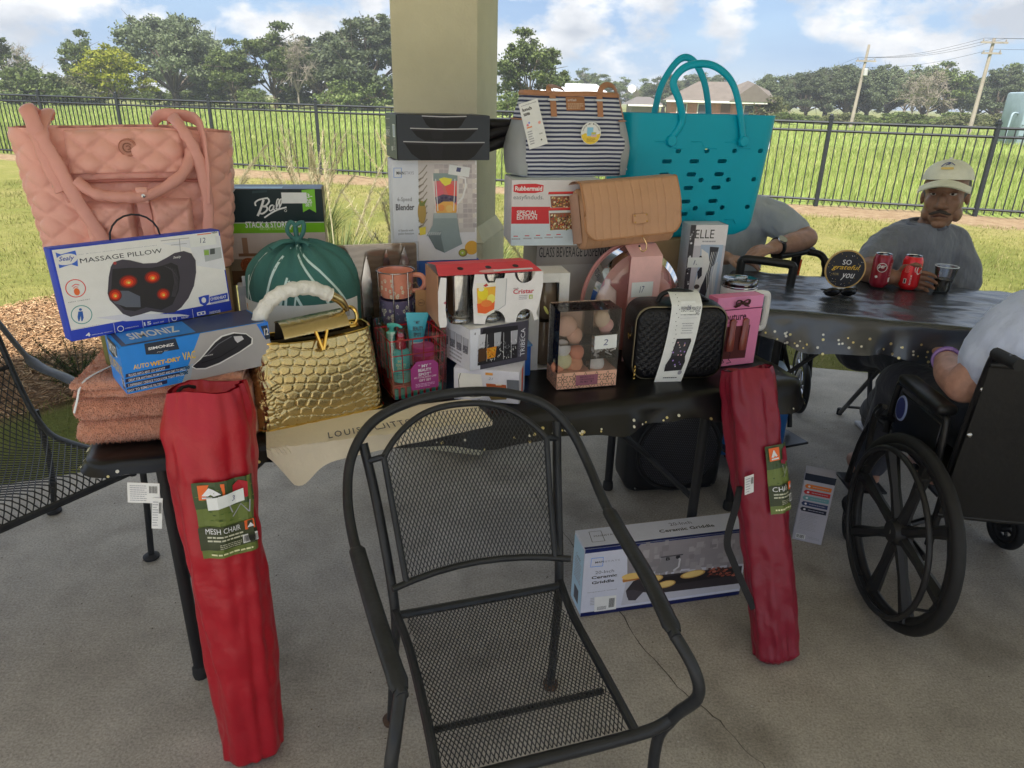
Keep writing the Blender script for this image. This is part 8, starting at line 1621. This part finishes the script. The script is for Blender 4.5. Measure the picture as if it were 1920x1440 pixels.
hr = MB(); hr.ball(L3((1.02,3.45,1.34)), (.084,.098,.095), 20, 12); hr.build('hair', mat((.3,.3,.29), .9, var=.3, vs=80), p2, 60); MB().tube([L3((1.098,3.335,1.305)), L3((1.104,3.42,1.308)), L3((1.10,3.50,1.285))], .003, 6).build('eyeglass_temple', mat((.01,.01,.012), .3), p2)

# --- person in the near wheelchair, seen from behind
p3 = empty('person', (1.66, 1.97, 0), 0, 'person in light blue t-shirt seated in the near wheelchair, seen from behind', 'person'); MR = M.Translation((-1.66,-1.97,0)); L3 = lambda p: MR @ V(p)
bd = MB(); bd.ball(L3((1.68,2.02,1.255)), (.078,.098,.118), 18, 12); bd.ball(L3((1.68,2.115,1.235)), (.016,.02,.022)); limb(bd, [L3((1.68,2.01,1.20)), L3((1.68,1.995,1.03))], [.06,.058]); limb(bd, [L3((1.68,1.985,.92)), L3((1.66,1.975,.64))], [.10,.12], 18)
limb(bd, [L3((1.50,1.945,.99)), L3((1.40,1.92,.90)), L3((1.345,1.935,.80))], [.055,.060,.054]); limb(bd, [L3((1.345,1.935,.80)), L3((1.37,2.05,.798)), L3((1.44,2.20,.80))], [.054,.047,.031]); hand(bd, L3((1.438,2.195,.80)), (.5,.85,.0), (0,0,-1), 1.05, .35)
limb(bd, [L3((1.86,1.95,1.02)), L3((1.94,1.95,.90)), L3((1.95,1.99,.80))], [.068,.058,.05]); limb(bd, [L3((1.95,1.99,.80)), L3((1.90,2.20,.80))], [.05,.03]); hand(bd, L3((1.90,2.195,.80)), (-.3,.95,0), (0,0,-1), 1.05, .35)
for s_ in (-1, 1): limb(bd, [L3((1.65+s_*.11,1.98,.60)), L3((1.62+s_*.14,2.42,.60)), L3((1.61+s_*.14,2.46,.55))], [.095,.075,.06]); limb(bd, [L3((1.61+s_*.14,2.46,.55)), L3((1.60+s_*.13,2.52,.20))], [.06,.042]); bd.ball(L3((1.60+s_*.13,2.58,.17)), (.045,.12,.04))
remesh(bd, 'body', skin((.52,.29,.22)), p3, .006, 4)
stp_ = MB(); prof = [(0,.20,.15,1.985),(.5,.215,.15,1.985),(.8,.225,.13,1.985),(.93,.18,.10,1.99),(1.0,.09,.08,1.995)]
def tpt(u, v):
    f = lambda i: np.interp(v, [p[0] for p in prof], [p[i] for p in prof]); a = u*2*math.pi; return MR @ V((1.675+f(1)*1.02*math.copysign(abs(math.cos(a))**.8, math.cos(a)), f(3)+f(2)*math.sin(a), .56+.535*v))
stp_.grid(tpt, 48, 26, closeu=True); stp_.add([tpt(i/24, 0) for i in range(24)], [tuple(range(24))[::-1]]); stp_.add([tpt(i/24, 1) for i in range(24)], [tuple(range(24))])
limb(stp_, [L3((1.58,1.96,1.0)), L3((1.50,1.945,1.0)), L3((1.43,1.925,.925)), L3((1.400,1.922,.885))], [.095,.098,.098,.100]); limb(stp_, [L3((1.77,1.96,1.0)), L3((1.87,1.95,1.0)), L3((1.945,1.95,.89))], [.09,.095,.09])
so_ = remesh(stp_, 'shirt', wrinkle((.58,.65,.86), 10, .45), p3, .008, 5); shirt_folds(so_, .014, 23)
tr = MB()
for s_ in (-1, 1): limb(tr, [L3((1.65+s_*.11,1.98,.60)), L3((1.62+s_*.14,2.42,.605)), L3((1.61+s_*.14,2.47,.55))], [.11,.09,.075]); limb(tr, [L3((1.61+s_*.14,2.47,.55)), L3((1.60+s_*.13,2.53,.22))], [.074,.066])
remesh(tr, 'trousers', wrinkle((.05,.055,.08), 8, .5), p3, .010, 5); hr = MB(); hr.ball(L3((1.68,2.0,1.285)), (.085,.10,.098), 18, 12); hr.build('hair', mat((.35,.34,.32), .9, var=.3, vs=80), p3, 60)
plain_face(p3, (1.68,2.02,1.255), 1)
bq = V((.42,.9,.0)).normalized().to_track_quat('Z','Y').to_matrix().to_4x4()
for k, c_ in enumerate(((150,120,180),(120,90,160))): MB().tube([MR @ (M.Translation((1.418+k*.006,2.155+k*.012,.80)) @ bq @ V((.040*math.cos(a), .040*math.sin(a), 0))) for a in np.linspace(0, 6.283, 26)[:-1]], .005, 6, closed=True).build('bracelet', sh(*c_), p3, 60)
# ---------------------------------------------------------------- ornamental grasses, shrub, far buildings, poles
PGM = leafmat('fountain_grass', [(.07,.12,.03),(.14,.19,.06),(.24,.26,.11),(.12,.17,.05)], scale=3); PLM = leafmat('grass_plume', [(.56,.50,.34),(.68,.62,.46),(.50,.43,.27)], scale=4, trans=.4)
def fountain(label, x, y, hgt, nb, npl, seed, spread=1.0, ph=1.35):
    rs = np.random.default_rng(seed); z = gz(x, y); root = empty('ornamental_grass', (x, y, z), 0, label, 'grass clump', 'ornamental grass clumps along the slab')
    vs = []; fs = []; n = 7
    for i in range(nb):
        a = rs.uniform(0, 6.283); L = hgt*rs.uniform(.6, 1.15); arch = rs.uniform(.25, 1.0)*spread; r0_ = rs.uniform(0, .16); w = rs.uniform(.003, .0065); b = len(vs); d = np.array((math.cos(a), math.sin(a))); s_ = np.array((-d[1], d[0])); tw = rs.normal(0, .12)
        for k in range(n):
            f = k/(n-1); rr = r0_+L*arch*f**1.6*.75; zz = L*(f-.55*arch*f**2.6); c = d*rr+s_*tw*f*L; ww = w*(1-f)**.6+.0006; vs += [(c[0]-s_[0]*ww, c[1]-s_[1]*ww, zz), (c[0]+s_[0]*ww, c[1]+s_[1]*ww, zz)]
        fs += [(b+2*k, b+2*k+1, b+2*k+3, b+2*k+2) for k in range(n-1)]
    o = rawmesh('blades', np.array(vs), np.array(fs), PGM, root, True); o['kind'] = 'stuff'
    vs = []; fs = []
    for i in range(npl):
        a = rs.uniform(0, 6.283); L = hgt*ph*rs.uniform(.8, 1.2); lean = rs.uniform(.12, .5); d = np.array((math.cos(a), math.sin(a)*.7)); P_ = []
        for k in range(14): f = k/13; P_.append(np.array((d[0]*(.05+L*lean*f**1.8), d[1]*(.05+L*lean*f**1.8), L*(f-.16*lean*f**3))))
        for k in range(13):
            b = len(vs); w = .0016; vs += [P_[k]-(w,0,0), P_[k]+(w,0,0), P_[k+1]+(w,0,0), P_[k+1]-(w,0,0)]; fs.append((b, b+1, b+2, b+3))
        for k in range(210):
            f = rs.uniform(.66, 1.0)*12.99; j = int(f); p = P_[j]*(1-f+j)+P_[j+1]*(f-j); t_ = P_[13]-P_[11]; t_ /= np.linalg.norm(t_); e = t_*1.2+rs.normal(0, .55, 3)+np.array((0,0,-.25)); e = e/np.linalg.norm(e)*rs.uniform(.025, .065); b = len(vs); q = np.cross(e, (.3,.5,.8)); q = q/(np.linalg.norm(q)+1e-9)*.0019; vs += [p-q, p+q, p+e+q*.4, p+e-q*.4]; fs.append((b, b+1, b+2, b+3))
    o = rawmesh('plumes', np.array(vs), np.array(fs), PLM, root); o['kind'] = 'stuff'; return root
fountain('ornamental grass clump behind the jar set box', -1.35, 5.25, .85, 700, 12, 1)
fountain('ornamental grass clump left of the column behind the green bundle', -.75, 4.75, .72, 800, 9, 2)
fountain('pale feathery grass clump nearer the fence', -2.0, 6.9, .85, 420, 20, 3, .8)
fountain('pale feathery grass clump close to the pink tote', -2.75, 6.3, .85, 360, 20, 4, .8)
fountain('small grass clump right of the column foot', .30, 4.55, .62, 520, 6, 5)
fountain('grass clump behind the column', -.25, 5.6, .75, 550, 8, 6)
fountain('tall feathery grass clump standing by the fence', -1.25, 8.2, .95, 320, 20, 7, .7)
# small conifer
cf = empty('conifer_shrub', (-2.42, 3.62, gz(-2.42, 3.62)), 0, 'small dark green conifer shrub in the mulch beside the bench', 'shrub'); rs = np.random.default_rng(12); vs = []; fs = []; mb = MB()
for i in range(46):
    a = rs.uniform(0, 6.283); L = rs.uniform(.12, .34); el = rs.uniform(.25, 1.1); d = np.array((math.cos(a)*math.cos(el), math.sin(a)*math.cos(el), math.sin(el))); b0 = np.array((0,0,rs.uniform(.02,.12))); mb.tube([tuple(b0), tuple(b0+d*L)], [.005,.0015], 4)
    for k in range(70):
        p = b0+d*L*rs.uniform(.15, 1); e = d*.6+rs.normal(0, .6, 3); e = e/np.linalg.norm(e)*rs.uniform(.02,.04); q = np.cross(e, (.4,.6,.7)); q = q/np.linalg.norm(q)*.0025; b = len(vs); vs += [p-q, p+q, p+e]; fs.append((b, b+1, b+2))
mb.build('stem', BARK, cf); rawmesh('needles', np.array(vs), np.array(fs), leafmat('conifer', [(.03,.055,.02),(.06,.10,.03),(.10,.14,.05)], scale=4), cf)['kind'] = 'stuff'

def far_pt(px, dist): x, y = pt_at(px, dist); return x, y
RFM = mat((.13,.11,.095), .9, var=.12, vs=1.5); BRK = mat((.36,.17,.12), .9, var=.22, vs=3); TRM = mat((.7,.68,.62), .7)
def hip_house(name, label, px, dist, w, d, eave, ridge, yaw, wall, roofm, frac=.5):
    x, y = far_pt(px, dist); o = empty(name, (x, y, -.1), R_(yaw), label, 'house'); MB().box((0,0,eave/2), (w,d,eave)).build('wall', wall, o, 0)
    mb = MB(); a, b = w/2+.5, d/2+.5; r_ = w/2*frac; mb.add([(-a,-b,eave),(a,-b,eave),(a,b,eave),(-a,b,eave),(-r_,0,ridge),(r_,0,ridge)], [(0,1,5,4),(1,2,5),(2,3,4,5),(3,0,4),(3,2,1,0)]); rf_ = mb.build('roof', roofm, o, 0); MB().box((0,-b-.01,eave-.08), (2*a,.06,.18)).build('fascia', TRM, o, 0); return o, rf_
ho, rf_ = hip_house('brick_house', 'low brick house with a brown hipped roof seen between the tote handles', 1334, 78, 8.6, 8.0, 1.9, 3.75, -8, BRK, RFM, .35)
mb = MB(); mb.add([(1.2,-4.6,1.92),(5.6,-4.6,1.92),(3.4,-4.6,3.5),(3.4,0,3.9),(1.2,0,3.0),(5.6,0,3.0)], [(0,1,2),(0,2,3,4),(1,5,3,2)]); mb.build('gable_roof', RFM, ho, 0)
for x in (-3.2, -1.2, 3.2):
    w_ = MB().box((x,-4.02,1.15), (1.0,.06,1.0)).build('window', TRM, ho, 0); MB().box((x,-4.07,1.15), (.84,.03,.84)).build('pane', mat((.05,.06,.07), .15), w_, 0)
MB().box((1.0,-4.02,.95), (.9,.06,1.9)).build('door', mat((.12,.06,.04), .6), ho, 0)
MB().lathe([(.001,.10),(.25,.06),(.42,0)], 18, X=M.Translation((-8.2,-1,2.9)) @ M.Rotation(R_(60),4,'X')).build('satellite_dish', mat((.7,.7,.7), .5), ho)
hip_house('shed', 'small grey roofed shed left of the brick house', 1206, 84, 3.0, 4.0, 1.4, 2.2, 0, mat((.2,.18,.16), .9, var=.1), mat((.12,.11,.105), .9, var=.1))
hip_house('barn', 'long white roofed barn beyond the striped bag', 1070, 110, 9.0, 6.0, 2.6, 3.9, 5, mat((.6,.58,.55), .8), mat((.72,.72,.74), .6), .8)
tkx, tky = far_pt(1955, 38); tk = empty('storage_tank', (tkx, tky, -.05), R_(-10), 'pale blue grey steel tank beyond the fence', 'tank'); TKM = mat((.24,.31,.36), .6, var=.12, vs=2)
MB().rbox((.4,0,1.25), (3.2,2.4,2.5), .12, 2).build('tank_body', TKM, tk)
for z in (.5, 1.0, 1.5): MB().box((.4,-1.21,z), (3.1,.03,.04)).build('seam', TKM, tk, 0)
for s_ in (-1, 1): MB().tube([(.4+s_*.8,-1.0,2.5),(.4+s_*.7,-.9,2.9)], .03, 6).build('guard_rail', mat((.4,.42,.44), .5), tk); MB().tube([(-1.0,-.9,2.7+.15*s_),(1.8,-.9,2.7+.15*s_)], .025, 6).build('guard_rail', mat((.4,.42,.44), .5), tk)
MB().tube(spline([(-1.2,-.6,1.5),(-1.5,-.8,1.5),(-1.6,-.9,1.2),(-1.65,-.95,.2),(-1.65,-.95,0)], 4), .05, 8).build('pipe', TKM, tk, 60)
PWM = mat((.30,.26,.22), .9, var=.15, vs=2)
def pole(label, px, dist, topz, arms, lean=0):
    x, y = far_pt(px, dist); o = empty('utility_pole', (x, y, 0), 0, label, 'pole'); MB().tube([(0,0,-.3),(lean*topz,0,topz)], [.15,.10], 8).build('post', PWM, o)
    for z, L in arms:
        a = MB().box((lean*z,-.12,z), (L,.09,.11)).build('crossarm', PWM, o, 0)
        for k in (-.42,0,.42): MB().lathe([(.03,0),(.05,.05),(.03,.14),(.001,.16)], 8, X=M.Translation((lean*z+k*L,-.12,z+.055))).build('insulator', mat((.25,.22,.2), .4), a)
    return V((x, y, 0))
pA = pole('pale leaning utility pole at the far side of the field, nearer the house', 1604, 62, 6.2, ((5.0,1.6),), .04); pB = pole('tall utility pole with two crossarms beside the tank', 1832, 52, 6.0, ((5.75,1.8),(5.1,1.3)), .02); pC = pole('small distant utility pole left of the leaning one', 1484, 120, 6.0, ((5.4,2.4),(4.8,2.4)))
MB().lathe([(.12,0),(.17,.05),(.17,.5),(.12,.55)], 12, X=M.Translation((pA.x+.3,pA.y-.2,3.9))).build('transformer', mat((.4,.4,.4), .5))
tfo = bpy.data.objects['transformer']; setp(tfo, 'grey transformer can hung on the leaning utility pole', 'transformer')
for k, (z0, z1, off) in enumerate(((5.1,5.85,-.7),(5.1,5.85,0.),(5.1,5.85,.7),(4.4,5.2,0.))):
    P_ = []
    ends = [pC+V((off*1.6,-.1,5.5-(.6 if k == 3 else 0))), pA+V((off+.2,-.1,z0+.15)), pB+V((off+.1,-.1,z1+.15)), V((pB.x+20, 44, z1+.8))]
    for a, b in zip(ends, ends[1:]):
        for i in range(13): f = i/12; p = a+(b-a)*f; p.z -= .35*math.sin(f*math.pi); P_.append(p)
    o = MB().tube(P_, .010, 4, cap=False).build('power_line', mat((.05,.05,.05), .6)); setp(o, ('overhead wire at the left end of the crossarms','overhead wire at the middle of the crossarms','overhead wire at the right end of the crossarms','overhead wire strung below the crossarms')[k], 'wire')
o = MB().lathe([(.001,0),(.05,0),(.05,.85),(.065,.86),(.065,.93),(.001,.95)], 12).build('marker_post', mat((.75,.76,.78), .5), None, 50, (*far_pt(1455, 27), gz(7.5, 27))); setp(o, 'white plastic marker post standing beyond the fence', 'post')
# fallen leaves and grit on the slab
mb = MB()
for _ in range(900):
    x, y = random.uniform(-2.2, 2.4), random.uniform(.6, 3.6); s_ = random.uniform(.0015, .004); a = random.uniform(0, 6.28); z = .0015
    if not SLAB_IN(x, y): continue
    mb.add([(x+s_*math.cos(a+k*1.57)*(1 if k % 2 else .6), y+s_*math.sin(a+k*1.57)*(1 if k % 2 else .6), z) for k in range(4)]+[(x, y, z+s_*.6)], [(0,1,4),(1,2,4),(2,3,4),(3,0,4)], random.randrange(3))
o = mb.build('grit', [mat((.10,.08,.06), .9), mat((.55,.53,.50), .9), mat((.22,.15,.09), .9)], slab, 0); o['kind'] = 'stuff'

# thin summer haze between the camera and the far trees
hz_o = MB().box((0, 249, 6.45), (804, 704, 15.1)).build('haze', mat((1,1,1)), None, 0); hz_o['kind'] = 'stuff'; setp(hz_o, 'thin pale summer haze over the lawn and field', 'haze')
hm = bpy.data.materials.new('haze_air'); hm.use_nodes = True; ht_ = hm.node_tree; ht_.nodes.clear(); ho_ = ht_.nodes.new('ShaderNodeOutputMaterial'); pv = ht_.nodes.new('ShaderNodeVolumePrincipled')
pv.inputs['Color'].default_value = (.86,.91,.97,1); pv.inputs['Density'].default_value = .0011; pv.inputs['Anisotropy'].default_value = .2; ht_.links.new(pv.outputs[0], ho_.inputs['Volume']); hz_o.data.materials.clear(); hz_o.data.materials.append(hm)
